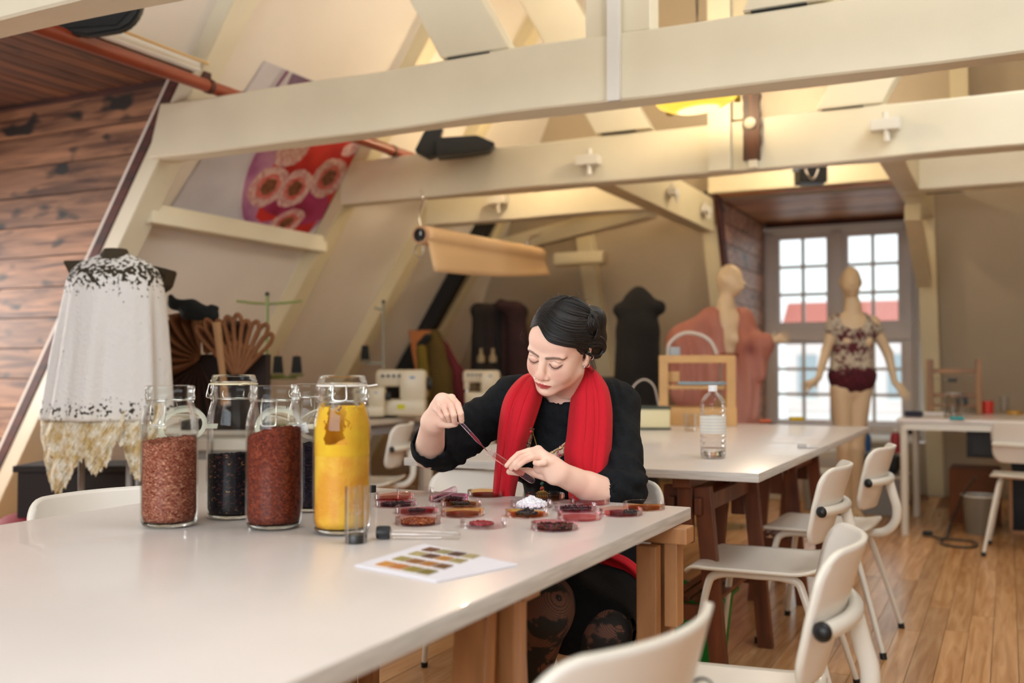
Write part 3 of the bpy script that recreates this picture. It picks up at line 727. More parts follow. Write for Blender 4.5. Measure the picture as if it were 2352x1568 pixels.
# ================================================================== ON THE FRONT TABLE
M_glass = thinglass('jar_glass', (0.985, 0.995, 0.99), 0.10)
M_glassthick = glassmat('jar_thick_glass', (0.97, 1.0, 0.985))
M_wire = mat('steel_wire', 'b9b6ae', rough=0.25, metal=1.0)
M_rubber = mat('white_rubber_seal', 'ece6dc', rough=0.5)
M_rubbery = mat('cream_rubber_seal', 'e3d9b4', rough=0.5); M_ringclear = mat('translucent_rubber_seal', 'ece6d4', rough=0.4, alpha=0.55)
def chips(name, cols, scale=220, stretch=(1, 1, 1), rough=0.8, bump=0.8):
    if name in MATS: return MATS[name]
    m = bpy.data.materials.new(name); m.use_nodes = True; MATS[name] = m
    nt = m.node_tree; b = nt.nodes['Principled BSDF']; N = nt.nodes.new; L = nt.links.new
    tc = N('ShaderNodeTexCoord'); mp = N('ShaderNodeMapping'); mp.inputs['Scale'].default_value = stretch; L(tc.outputs['Object'], mp.inputs[0])
    nw = N('ShaderNodeTexNoise'); nw.inputs['Scale'].default_value = scale*0.4; L(mp.outputs[0], nw.inputs['Vector'])
    ad = N('ShaderNodeVectorMath'); ad.operation = 'MULTIPLY_ADD'; ad.inputs[1].default_value = (0.02, 0.02, 0.02); L(nw.outputs['Color'], ad.inputs[0]); L(mp.outputs[0], ad.inputs[2])
    v = N('ShaderNodeTexVoronoi'); v.inputs['Scale'].default_value = scale; L(ad.outputs[0], v.inputs['Vector'])
    sp = N('ShaderNodeSeparateColor'); L(v.outputs['Color'], sp.inputs[0])
    rp = N('ShaderNodeValToRGB'); rp.color_ramp.interpolation = 'CONSTANT'; L(sp.outputs[0], rp.inputs[0])
    while len(rp.color_ramp.elements) < len(cols): rp.color_ramp.elements.new(0.5)
    for e, (p, c) in zip(rp.color_ramp.elements, cols): e.position = p; e.color = (*lin(c), 1)
    L(rp.outputs[0], b.inputs['Base Color']); b.inputs['Roughness'].default_value = rough; b.inputs['Specular IOR Level'].default_value = 0.2
    bp = N('ShaderNodeBump'); bp.inputs['Strength'].default_value = bump; bp.inputs['Distance'].default_value = 0.002
    L(v.outputs['Distance'], bp.inputs['Height']); L(bp.outputs[0], b.inputs['Normal'])
    return m
JR = 0.0565
JP = [(0, 0), (0.045, 0), (0.052, 0.003), (0.0558, 0.012), (JR, 0.03), (JR, 0.195), (0.0555, 0.212), (0.0515, 0.232), (0.0475, 0.245), (0.0462, 0.252), (0.0490, 0.256), (0.0495, 0.262), (0.0470, 0.266), (0.0480, 0.270), (0.0490, 0.276), (0.0480, 0.282), (0.0440, 0.284)]
JI = [(0.0435, 0.282), (0.0430, 0.262), (0.0435, 0.248), (0.0475, 0.234), (0.0525, 0.212), (0.0535, 0.195), (0.0535, 0.03), (0.051, 0.012), (0.046, 0.009), (0, 0.010)]
def filling(prof_top, R=0.0525, z0=0.011, seg=48, amp=0.003, seed=0, dome=0.0):
    """solid of loose dye stuff: its top follows prof_top(x,y)"""
    rr = random.Random(seed); bm = B(); zs = 12; rings = []
    nr = 9
    for i in range(zs+1):
        ring = []
        for k in range(seg):
            a = 2*PI*k/seg; x, y = math.cos(a)*R, math.sin(a)*R; zt = prof_top(x, y)+rr.uniform(-amp, amp)*(i == zs)
            q = R if i > 0 else R*0.93
            ring.append(bm.verts.new((math.cos(a)*q, math.sin(a)*q, z0+(zt-z0)*i/zs)))
        rings.append(ring)
    for j in range(1, nr):
        q = R*(1-j/nr); rings.append([bm.verts.new((math.cos(2*PI*k/seg)*q, math.sin(2*PI*k/seg)*q, prof_top(math.cos(2*PI*k/seg)*q, math.sin(2*PI*k/seg)*q)+rr.uniform(-amp, amp)*1.3+dome*(j/nr))) for k in range(seg)])
    for r0, r1 in zip(rings, rings[1:]):
        for k in range(seg): bm.faces.new((r0[k], r0[(k+1) % seg], r1[(k+1) % seg], r1[k]))
    bm.faces.new(rings[0][::-1]); bm.faces.new(rings[-1]); return bm
def jar(px, py, label, fill_label, M_fill, top, closed, rot, amp=0.003, R=0.0525):
    loc = atz(px, py, TZ); loc.z = TZ+0.001
    t = thing('glass_jar', label, 'jar', loc, rot+YAW, 'swing-top preserving jars of dye stuff')
    b = B(); lathe(b, JP, 48, cap1=False); obj('jar_body', b, M_glass, t, smooth=50)
    b = B(); lathe(b, JI, 48, cap0=False); obj('jar_inside', b, M_glass, t, smooth=50)
    obj('jar_base', lathe(B(), [(0, 0.0008), (0.0445, 0.0008), (0.0510, 0.0035), (0.0535, 0.0088), (0.0460, 0.0088), (0, 0.0095)], 40), M_glassthick, t, smooth=50)
    f = obj('filling', filling(top, R=R, amp=amp, seed=px), M_fill, t, smooth=180, label=fill_label)
    # wire collar round the neck with its bail
    b = B(); tube(b, [(0.0478*math.cos(a*PI/16), 0.0478*math.sin(a*PI/16), 0.2535) for a in range(32)], 0.0010, 6, closed=True)
    for s in (-1, 1):
        tube(b, spline([(0.049*s, 0.0, 0.2535), (0.052*s, -0.002, 0.262), (0.050*s, 0.0, 0.270)], 5), 0.0011, 6)
    obj('wire_collar', b, M_wire, t, smooth=60)
    b = B(); zt = 0.2555
    if closed:
        tube(b, spline([(-0.012, -0.0478, zt), (-0.013, -0.053, 0.270), (-0.012, -0.050, 0.286)], 5), 0.0011, 6)
        tube(b, spline([(0.012, -0.0478, zt), (0.013, -0.053, 0.270), (0.012, -0.050, 0.286)], 5), 0.0011, 6)
        tube(b, spline([(-0.013, -0.053, 0.272), (-0.011, -0.056, 0.258), (0.011, -0.056, 0.258), (0.013, -0.053, 0.272)], 5), 0.0011, 6)
    else:
        tube(b, spline([(-0.014, -0.0500, zt+0.004), (-0.0145, -0.0570, 0.240), (-0.014, -0.0580, 0.212), (-0.010, -0.0585, 0.206), (0.010, -0.0585, 0.206), (0.014, -0.0580, 0.212), (0.0145, -0.0570, 0.240), (0.014, -0.0500, zt+0.004)], 5), 0.0013, 6)
    obj('wire_latch', b, M_wire, t, smooth=60)
    lidp = [(0, 0.004), (0.038, 0.004), (0.042, 0.0), (0.0455, 0.0), (0.0490, 0.002), (0.0490, 0.006), (0.0465, 0.009), (0.0455, 0.0155), (0.0425, 0.018), (0.039, 0.014), (0, 0.013)]
    if closed:
        obj('lid', lathe(B(), lidp, 40, (0, 0, 0.287)), M_glass, t, smooth=50)
        b = B(); lathe(b, [(0.041, 0.2835), (0.0500, 0.2835), (0.0505, 0.2865), (0.041, 0.2865)], 40, cap0=False, cap1=False)
        box(b, (0.058, -0.004, 0.285), (0.022, 0.013, 0.0028), rot=(0, -0.15, 0), bev=0.0012)
        obj('seal_ring', b, M_rubber if px > 600 else M_rubbery, t, smooth=50)
    else:
        M = Euler((math.radians(46), 0, math.radians(8))).to_matrix()
        c = Vector((-0.006, 0.0800, 0.196))
        ld = obj('lid', lathe(B(), lidp, 40, c, M=M), M_glass, t, smooth=50)
        b = B(); lathe(b, [(0.040, -0.001), (0.0495, -0.001), (0.050, 0.002), (0.040, 0.002)], 40, c, cap0=False, cap1=False, M=M)
        box(b, c+M @ Vector((0.060, 0, 0)), (0.024, 0.013, 0.0025), rot=M, bev=0.001)
        obj('seal_ring', b, M_ringclear, t, smooth=50)
        b = B()
        for s in (-1, 1): tube(b, spline([(0.012*s, 0.049, 0.256), (0.013*s, 0.060, 0.250), (0.012*s, 0.066, 0.235)], 5), 0.0011, 6)
        obj('wire_hinge', b, M_wire, t, smooth=60)
    return t
R_ = math.radians
M_madder = chips('madder_chips', [(0, '8a4634'), (0.25, 'a45e48'), (0.5, '74301f'), (0.72, 'b97860'), (0.93, 'dba27e')], 260, (1, 1, 2.2))
M_black = chips('black_hibiscus_bits', [(0, '0c0a0c'), (0.4, '17101a'), (0.7, '241418'), (0.9, '4a2a20'), (0.97, '8a6038')], 230, (1, 1, 1.6))
M_redpow = chips('dark_red_powder', [(0, '6a2a1c'), (0.35, '80361f'), (0.6, '53201a'), (0.85, '8f4630')], 300, (1, 1, 1.2), bump=0.5)
M_purple = chips('purple_black_flakes', [(0, '18121c'), (0.5, '2b1f2b'), (0.8, '3b2b36'), (0.95, '57464c')], 300, (1, 1, 2.5))
M_turm = mat('turmeric_powder', 'e39a26', rough=0.7, c2='f2bd3a', scale=14, ramp=(0.42, 0.6), bump=0.3, bscale=90)
jar(388, 1207, 'clip-top jar filled with rust-brown wood chips, leftmost of the row', 'rust-brown wood chips', M_madder, lambda x, y: 0.173+0.05*x+0.08*y, False, R_(-5))
jar(535, 1188, 'closed clip-top jar half full of black dried bits', 'black dried plant bits', M_black, lambda x, y: 0.135+0.10*x, True, R_(-50))
jar(629, 1211, 'open clip-top jar of dark red-brown powder at the front', 'dark red-brown powder', M_redpow, lambda x, y: 0.195+0.22*x-0.4*y*0.3-3.0*x*x, False, R_(2))
j4 = jar(716, 1171, 'jar of purple-black flakes half hidden behind the yellow jar', 'purple-black flakes', M_purple, lambda x, y: 0.147-0.02*x, False, R_(200))
j5 = jar(785, 1222, 'tall closed jar of orange-yellow powder, rightmost of the row', 'orange-yellow powder', M_turm, lambda x, y: 0.178-0.03*x+0.012*math.sin(60*x), True, R_(4))
# yellow dust clinging to the glass above the powder
b = B(); seg = 200; rows = []; NR = 60
for i in range(NR):
    z = 0.150+0.096*i/NR; rad = float(np.interp(z, [0.1, 0.195, 0.212, 0.234, 0.25], [0.0532, 0.0532, 0.0520, 0.0470, 0.0430]))
    rows.append([b.verts.new((math.cos(2*PI*k/seg)*rad, math.sin(2*PI*k/seg)*rad, z)) for k in range(seg)])
for i in range(NR-1):
    for k in range(seg):
        a = 2*PI*k/seg; u = i/NR; gap = abs(((a-1.5*PI+0.15)+PI) % (2*PI)-PI)     # bare window towards the camera side
        q = 0.35*math.sin(3*a+u*4)+0.25*math.sin(7*a-u*9)+0.22*math.sin(17*a+u*21)+0.16*math.sin(41*a-u*30)+0.12*math.sin(29*a+60*u)
        if u > 0.22 and gap < 0.42+0.35*q*0.6-0.25*abs(u-0.6): continue
        if q < -1.6+1.55*u: continue
        b.faces.new((rows[i][k], rows[i][(k+1) % seg], rows[i+1][(k+1) % seg], rows[i+1][k]))
obj('clinging_dust', b, mat('yellow_dust', 'f0bf2c', rough=0.9, c2='e9ac24', scale=25, bump=0.2, bscale=80), j5, smooth=180, label='bright yellow dust on the inside of the glass')
# paper tag hanging at the jar behind
tg = thing('paper_tag', 'small white paper tag hanging between two jars', 'tag', at(690, 985, 2.10))
R0 = Euler((0, 0, YAW)).to_matrix()
obj('tag_paper', box(B(), (0, 0, 0), (0.030, 0.0006, 0.022), rot=R0 @ Euler((0, R_(-14), 0)).to_matrix()), mat('white_paper', 'e9e6e4', rough=0.8), tg)
b = B()
for k in range(3): box(b, R0 @ Vector((0.001*k, -0.0006, 0.005-0.005*k)), (0.018-0.003*k, 0.0004, 0.0011), rot=R0 @ Euler((0, R_(-14), 0)).to_matrix())
obj('tag_writing', b, mat('grey_ink', '8a86a0', rough=0.8), tg)
obj('tag_string', tube(B(), [R0 @ Vector((0.012, 0, 0.006)), R0 @ Vector((0.026, 0.01, 0.03))], 0.0005, 5), M_wire, tg)
# ---- petri dishes
M_dish = thinglass('petri_glass', (0.99, 0.97, 0.98), 0.10)
M_liq = {}
def liquid(name, c, rough=0.08):
    return thinglass(name, tuple(min(1, x**0.27) for x in lin(c)), 0.10)
def dish(px, py, label, film=None, floor=None, heap=None, heap_label=None, R=0.048, n=0, spread=0.8, size=0.003, mound=0.0, off=(0, 0), z=0.0):
    loc = atz(px, py, TZ); loc.z = TZ+0.0008+z
    t = thing('petri_dish', label, 'dish', loc, 0, 'petri dishes with dye samples')
    obj('dish_glass', lathe(B(), [(0, 0), (R-0.001, 0), (R, 0.001), (R, 0.0135), (R-0.0007, 0.014), (R-0.0014, 0.0135), (R-0.0015, 0.0015), (0, 0.0014)], 48), M_dish, t, smooth=50)
    if film:   # dye film creeping up the wall
        b = B(); rr = random.Random(px); seg = 48; hs = [0.0045+0.0075*max(0, min(1, 0.55+0.5*math.sin(2*PI*k/seg+rr.random()*0.3+px))) for k in range(seg)]
        r0 = [b.verts.new(((R-0.0018)*math.cos(2*PI*k/seg), (R-0.0018)*math.sin(2*PI*k/seg), 0.0016)) for k in range(seg)]
        r1 = [b.verts.new(((R-0.0018)*math.cos(2*PI*k/seg), (R-0.0018)*math.sin(2*PI*k/seg), hs[k])) for k in range(seg)]
        for k in range(seg): b.faces.new((r0[k], r0[(k+1) % seg], r1[(k+1) % seg], r1[k]))
        obj('dye_film', b, thinglass('film_'+film, tuple(x**0.5 for x in lin(film)), 0.03), t, smooth=180)
    if floor:
        obj('dye_liquid', lathe(B(), [(0, 0.0016), (R-0.0025, 0.0016), (R-0.0025, 0.0034), (0, 0.0032)], 48), liquid('liquid_'+floor, floor), t, smooth=40)
    if heap:
        b = B(); rr = random.Random(px*3+1)
        for k in range(n):
            a = rr.random()*2*PI; q = math.sqrt(rr.random())*spread; x = q*math.cos(a)*(R-0.005)+off[0]; y = q*math.sin(a)*(R-0.005)+off[1]
            h = 0.004+mound*max(0, 1-q/spread)+rr.random()*0.002; s = size*rr.uniform(0.6, 1.5)
            box(b, (x, y, h), (s, s*rr.uniform(0.4, 1), s*rr.uniform(0.4, 0.9)), rot=Euler((rr.random()*3, rr.random()*3, rr.random()*3)).to_matrix())
        if mound: lathe(b, [(spread*(R-0.006), 0.0034), (spread*R*0.6, 0.0034+mound*0.45), (spread*R*0.25, 0.0034+mound*0.85), (0, 0.0034+mound)], 24, (off[0], off[1], 0))
        o = obj('sample', b, heap, t, label=heap_label); o['kind'] = 'stuff'
    return t
M_bits = mat('black_dye_bits', '1a0c10', rough=0.6, var=0.5, scale=200); M_rgran = chips('red_brown_granules', [(0, '8e3a22'), (0.3, 'a85a34'), (0.6, '6c2a1a'), (0.85, 'c98a50')], 300)
M_crim = mat('crimson_granules', '8e1a22', rough=0.6, var=0.4, scale=150); M_white = mat('white_crystals', 'f2f0f4', rough=0.6, bump=0.4, bscale=200)
M_mixbits = chips('dark_mixed_bits', [(0, '1c1012'), (0.4, '3a2018'), (0.65, '6e4a2c'), (0.85, '8c2030')], 250)
dish(953, 1134, 'empty clear petri dish at the back left of the dishes')
dish(905, 1146, 'petri dish with a thin orange-red film nearest the yellow jar', 'f0a090', 'c8553c')
dish(909, 1161, 'petri dish of dark purple dye and bits just right of the yellow jar', 'b06080', '5a1c30', M_bits, None, n=70, spread=0.75)
dish(1031, 1149, 'magenta petri dish with a tube cap leaning over it', 'd06a9c', '8c1440', M_bits, None, n=80, spread=0.8)
dish(1117, 1138, 'petri dish of deep amber-red dye before the scarf end', 'f0a850', '8e2216')
dish(1059, 1161, 'amber petri dish with black twigs, behind another amber dish', 'f4b040', 'b4521a', M_bits, None, n=60, spread=0.6, size=0.005)
dish(957, 1177, 'red petri dish with a small black heap', 'e07080', 'b02a34', M_bits, None, n=70, spread=0.45, mound=0.003)
dish(1062, 1183, 'amber and red petri dish without bits, front left group', 'f4b050', 'b4402a')
dish(960, 1202, 'petri dish heaped with rust-brown granules', 'e0a090', '8c4028', M_rgran, 'rust-brown granules', n=420, spread=0.93, size=0.0035, mound=0.004)
dish(1110, 1209, 'clear petri dish with loose crimson granules', None, None, M_crim, 'crimson granules', n=220, spread=0.55, size=0.0035, mound=0.0015, off=(-0.006, 0.004))
dish(1252, 1146, 'petri dish with pale orange dye under the hanging pendant', 'f0c8a0', 'd07a40')
dish(1221, 1164, 'petri dish piled with white crystals', None, None, M_white, 'white crystals', n=260, spread=0.75, size=0.007, mound=0.016)
dish(1210, 1184, 'yellow-orange petri dish with a black heap in front of the white crystals', 'f6b030', 'c4501c', M_bits, None, n=120, spread=0.55, size=0.004, mound=0.008)
dish(1354, 1156, 'pale pink petri dish beside the sleeve', 'ecb0b4', 'c85a60')
dish(1322, 1171, 'petri dish of purplish dye with scattered black bits', 'd890a8', '9c3a58', M_bits, None, n=110, spread=0.85)
dish(1331, 1191, 'rose red petri dish in front of the purplish one', 'e49aa0', 'c4464c')
dish(1426, 1181, 'petri dish with crimson dye and one dark lump', 'eaa890', 'b83444', M_bits, None, n=60, spread=0.45, mound=0.006, off=(0.02, 0.01))
dish(1479, 1168, 'orange petri dish closest to the table corner', 'f8b860', 'd0641e')
dish(1274, 1214, 'petri dish full of dark brown and crimson bits nearest the camera', 'd07078', '9c2030', M_mixbits, 'dark brown and crimson bits', n=340, spread=0.93, size=0.004, mound=0.003)
# lid/cap leaning over the magenta dish
o = thing('tube_cap', 'pinkish clear tube end leaning on the magenta dish', 'tube', at(1022, 1138, 2.45))
obj('cap_tube', tube(B(), [atz(990, 1147, TZ+0.016), atz(1045, 1124, TZ+0.045)], 0.0085, 16, cap=False), thinglass('pink_clear_plastic', (0.9, 0.74, 0.82), 0.12), o, world=True, smooth=50)
# small black cap behind the yellow jar
o = thing('bottle_cap', 'small black screw cap standing behind the yellow jar', 'cap', atz(855, 1130, TZ))
obj('cap_body', lathe(B(), [(0, 0), (0.010, 0), (0.010, 0.017), (0.009, 0.018), (0, 0.018)], 24), M_rub, o, smooth=40)
# lying test tube with black screw cap
a, c = atz(897, 1226, TZ+0.0095), atz(1058, 1228, TZ+0.0085)
tt = thing('test_tube', 'clear test tube with black screw cap lying on the table', 'tube', (a+c)/2)
obj('tube_glass', tube(B(), [a, a+(c-a)*0.3, a+(c-a)*0.97, c], [0.0085, 0.0085, 0.0085, 0.004], 20), thinglass('tube_clear', (0.95, 0.94, 0.93), 0.35), tt, world=True, smooth=50)
d = (c-a).normalized()
b = B(); lathe(b, [(0, -0.004), (0.0112, -0.004), (0.0118, 0.0), (0.0118, 0.020), (0.011, 0.0215), (0, 0.0215)], 24, a-d*0.022+Vector((0, 0, 0.003)), M=frame_to(d))
for k in range(24):
    q = 2*PI*k/24; M_ = frame_to(d); box(b, a-d*0.012+Vector((0, 0, 0.003))+M_ @ Vector((0.0118*math.cos(q), 0.0118*math.sin(q), 0)), (0.001, 0.001, 0.018), rot=M_)
obj('screw_cap', b, M_rub, tt, world=True, smooth=40)
# small glass cylinder with black base standing before the yellow jar
p = atz(818, 1246, TZ)
t = thing('glass_cylinder', 'thin glass cylinder with black base in front of the yellow jar', 'tube', p)
gl = thinglass('cylinder_clear', (0.985, 0.985, 0.98), 0.16)
obj('cylinder_glass', lathe(B(), [(0.0215, 0.0), (0.0215, 0.103), (0.0200, 0.103), (0.0200, 0.0)], 32, cap0=False, cap1=False), gl, t, smooth=50)
obj('inner_tube', tube(B(), [(0.001, 0, 0.016), (-0.001, 0, 0.104)], 0.0022, 8), thinglass('rod_clear', (0.93, 0.93, 0.93), 0.3), t, smooth=60)
obj('inner_disc', lathe(B(), [(0, 0.052), (0.0198, 0.052), (0.0198, 0.0535), (0, 0.0535)], 32), gl, t, smooth=50)
obj('base_plug', lathe(B(), [(0, 0.0), (0.0185, 0.0), (0.0195, 0.002), (0.0195, 0.014), (0.0185, 0.016), (0, 0.016)], 32), M_rub, t, smooth=40)
# card with glued dye swatches
P = [atz(815, 1297, TZ+0.003), atz(975, 1248, TZ+0.003), atz(1190, 1295, TZ+0.003), atz(1003, 1334, TZ+0.003)]
t = thing('swatch_card', 'white card with rows of brown dye swatches lying on the table', 'card', P[0])
b = B(); plate(b, P, 0.0022, (0, 0, -1)); obj('card', b, mat('card_white', 'e6e4ec', rough=0.6), t, world=True)
cols = ['c98a3a', 'b4702c', '8e7c2e', '7a6a28', '9a8a4c', '8a5a26', 'a46c2a', '6e4a22', 'a89a68', '5c3a20', 'b07a34', '9a8a5a', '6a4224', '948a60', '4c2c1c', 'a39468', '58361f']
def uv(u, v): return P[0]+(P[3]-P[0])*u+(P[1]-P[0])*v
ci = 0; rr = random.Random(9)
for v0 in (0.10, 0.33, 0.56, 0.76):
    u = 0.16; n = 4
    for k in range(n):
        w = 0.125; hgt = 0.13 if v0 < 0.3 else 0.12; c = cols[(ci) % len(cols)]; ci += 1
        q0 = uv(u+0.17*k, v0); e1 = (P[3]-P[0])*(w+0.02); e2 = (P[1]-P[0])*hgt*1.15
        b = B(); plate(b, [q0, q0+e1, q0+e1+e2, q0+e2], 0.0012, (0, 0, 1)); obj('swatch', b, mat('swatch_'+c, c, rough=0.8, var=0.15, scale=120), t, world=True)
# ================================================================== POSTER, PIPES, LAMPS, ROOF THINGS
# poster on the roof slope: a flat print, drawn as flat shapes on the sheet
def on_roof(y, z, off): return Vector((XL(z)+off, y, z))
PY0, PY1, PZ0, PZ1 = 4.38, 5.70, 1.985, 2.82
t = thing('poster', 'large poster of a petri dish with pink and white flower shapes on the sloping wall', 'poster', on_roof(5.0, 2.4, 0.0))
def pquad(y0, y1, z0, z1, off): return [on_roof(y0, z0, off), on_roof(y1, z0, off), on_roof(y1, z1, off), on_roof(y0, z1, off)]
obj('sheet', plate(B(), [on_roof(4.36, PZ0, .012), on_roof(PY1, PZ0, .012), on_roof(PY1, PZ1, .012), on_roof(4.54, PZ1, .012)], 0.004, (-1, 0, 0.6)), mat('poster_sheet', 'c0bcc4', rough=0.5, c2='cfccd2', scale=2), t, world=True)
UZ = math.hypot(1, SL)
def pv(u, v, off=0.014):      # u,v in metres on the sheet from its lower near corner
    return on_roof(PY0+u, PZ0+v/UZ, off)
def pdisc(name, cu, cv, ru, rv, m, off, wob=0.0, inner=0.0, seed=0, clip=True, ang=0.0):
    rr = random.Random(seed); ph = [rr.random()*6 for _ in range(3)]; b = B(); n = 40; out = []; inn = []
    for k in range(n):
        a = 2*PI*k/n; w = 1+wob*(math.sin(5*a+ph[0])+0.6*math.sin(9*a+ph[1])+0.5*math.sin(14*a+ph[2]))
        for L_, q in ((out, 1.0), (inn, inner)):
            du, dv = ru*q*w*math.cos(a), rv*q*w*math.sin(a); du, dv = du*math.cos(ang)-dv*math.sin(ang), du*math.sin(ang)+dv*math.cos(ang)
            u, v = cu+du, cv+dv
            if clip: u = max(0, min(PY1-PY0, u)); v = max(0, min((PZ1-PZ0)*UZ, v))
            L_.append(b.verts.new(pv(u, v, off)))
    if inner > 0:
        for k in range(n): b.faces.new((out[k], out[(k+1) % n], inn[(k+1) % n], inn[k]))
    else: b.faces.new(out); [b.verts.remove(x) for x in inn]
    return obj(name, b, m, t, world=True)
pm = lambda n, c, c2, s=9: mat('print_'+n, c, rough=0.5, c2=c2, scale=s, ramp=(0.4, 0.6), detail=6)
pdisc('printed_dish', 0.92, 0.44, 0.50, 0.56, pm('mauve', '9a5a86', 'b884a4', 5), 0.0145)
pdisc('printed_rim', 0.92, 0.44, 0.53, 0.59, pm('rim', 'c4bcc4', 'd4ccd0', 5), 0.0140, inner=0.93)
pdisc('printed_red_field', 1.00, 0.42, 0.40, 0.46, pm('red', 'a81a1c', 'c8302a', 4), 0.0150, wob=0.08, seed=3)
pdisc('printed_magenta_field', 1.02, 0.20, 0.36, 0.13, pm('magenta', '7c1030', 'a03060', 6), 0.0155, wob=0.08, seed=4)
for i, (u, v, r1, r2) in enumerate(((0.66, 0.27, 0.165, 0.14), (0.90, 0.30, 0.155, 0.135), (1.17, 0.43, 0.165, 0.145), (0.98, 0.06, 0.16, 0.09), (0.72, 0.52, 0.14, 0.09), (1.24, 0.66, 0.08, 0.05))):
    pdisc('printed_petal_ring', u, v, r1, r2, pm('petal', 'c08a88', 'd8b8b0', 30), 0.0160+0.0004*i, wob=0.03, seed=i, ang=0.5)
    if i < 4:
        pdisc('printed_inner_ring', u, v, r1*0.62, r2*0.62, pm('petalin', 'c4504a', 'd08078', 40), 0.0185+0.0004*i, wob=0.05, seed=i+9, ang=0.5)
        pdisc('printed_centre', u, v, r1*0.40, r2*0.40, pm('centre', '5a2a22', '8a5a3a', 60), 0.0205+0.0004*i, wob=0.08, seed=i+20, ang=0.5)
for k in range(5):
    b = B(); u0 = 0.24+0.035*k+(0.12 if k > 2 else 0)
    plate(b, [pv(u0, 0.68), pv(u0+0.015, 0.68), pv(u0+0.10, 0.99), pv(u0+0.07, 0.99)], 0.0006, (1, 0, -0.6)); obj('printed_stripe', b, mat('print_stripe%d' % k, ('b6b2ba', '7c5474', 'c6c2c6', '84486c', '6a5068')[k], rough=0.5), t, world=True)
b = B(); plate(b, [pv(0.42, 0.80), pv(1.1, 0.70), pv(1.3, 0.99), pv(0.40, 0.99)], 0.0006, (1, 0, -0.6)); obj('printed_violet_patch', b, pm('violet', '6e5672', '8a7690', 4), t, world=True)
# red-brown pipe run
M_copper = mat('red_brown_pipe', '8a3a20', rough=0.35, var=0.1, scale=3)
t = thing('heating_pipe', 'red-brown pipe running under the roof above the plank dormer', 'pipe', (-3.66, 4, 2.5))
obj('pipe', tube(B(), [(-3.66, 2.3, 2.508), (-3.66, 6.6, 2.512)], 0.033, 16), M_copper, t, world=True, smooth=60)
for y in (3.93, 4.2, 5.65): obj('pipe_clip', tube(B(), [(-3.66, y, 2.51), (-3.66, y+0.03, 2.51)], 0.038, 16), M_trimdark, t, world=True, smooth=60)
t = thing('thin_cable', 'thin pale cable along the dormer edge above the pipe', 'cable', (-3.74, 3.2, 2.66))
obj('cable', tube(B(), [(-3.74, 2.4, 2.665), (-3.74, 3.5, 2.66), (-3.745, 4.03, 2.66)], 0.008, 8), mat('pale_cable', 'd8b478', rough=0.5), t, world=True, smooth=60)
# black loudspeaker up in the corner, black flood lamps
M_blk = mat('black_housing', '0d1011', rough=0.5)
t = thing('loudspeaker', 'black rounded loudspeaker hanging under the roof at the top left', 'speaker', (-3.35, 3.2, 2.86))
P = [at(x, y-8, 4.35) for x, y in ((90, 35), (330, -60), (330, 0), (318, 40), (300, 64), (275, 78), (200, 90), (120, 78))]
b = B(); plate(b, P, 0.05, (-0.44, 0.9, 0)); bev(b, 0.01); obj('cabinet', b, M_blk, t, world=True, smooth=40)
obj('grille', plate(B(), [p+Vector((0.003, -0.006, 0)) for p in [at(x, y-8, 4.35) for x, y in ((120, 42), (315, -30), (306, 28), (268, 66), (150, 74))]], 0.004, (-0.44, 0.9, 0)), mat('dark_grille', '171c1f', rough=0.8), t, world=True)
t = thing('flood_lamp', 'black angular flood lamp on the second beam near the poster', 'lamp', at(1010, 340, 6.6))
b = B(); A = [at(x, y, 6.25) for x, y in ((952, 345), (976, 297), (1018, 292), (1010, 315), (1010, 352), (985, 362))]; plate(b, A, 0.10, (-0.44, 0.9, 0)); bev(b, 0.004); obj('bracket', b, M_blk, t, world=True)
b = B(); A = [at(x, y, 6.2) for x, y in ((1000, 316), (1096, 310), (1137, 328), (1124, 345), (1000, 358))]; plate(b, A, 0.30, (-0.44, 0.9, 0.1)); bev(b, 0.006); obj('lamp_head', b, M_blk, t, world=True)
t = thing('projector_box', 'black box lamp above the window dormer lintel', 'lamp', at(1862, 400, 7.2))
b = B(); box(b, at(1862, 402, 7.3), (0.20, 0.16, 0.13), rot=(0, 0, YAW), bev=0.01); obj('housing', b, M_blk, t, world=True)
b = B(); tube(b, spline([at(1850, 388, 7.15), at(1856, 402, 7.1), at(1866, 412, 7.1), at(1874, 404, 7.1), at(1880, 388, 7.15)], 5), 0.006, 8); obj('cable', b, mat('light_cable', 'a89c90', rough=0.5), t, world=True, smooth=60)
obj('mount', bar(B(), at(1820, 390, 7.25), at(1870, 385, 7.25), 0.03, 0.03), mat('grey_metal', '8a8e92', rough=0.4, metal=0.6), t, world=True)
t = thing('wall_lamp', 'flat black lamp under the short beam at the upper right', 'lamp', at(2160, 438, 6.9))
obj('lamp_body', bar(B(), at(2118, 441, 6.9), at(2212, 434, 6.9), 0.10, 0.025, bev=0.005), M_blk, t, world=True)
obj('lamp_arm', bar(B(), at(2118, 446, 6.9), at(2112, 462, 6.9), 0.015, 0.015), M_blk, t, world=True)
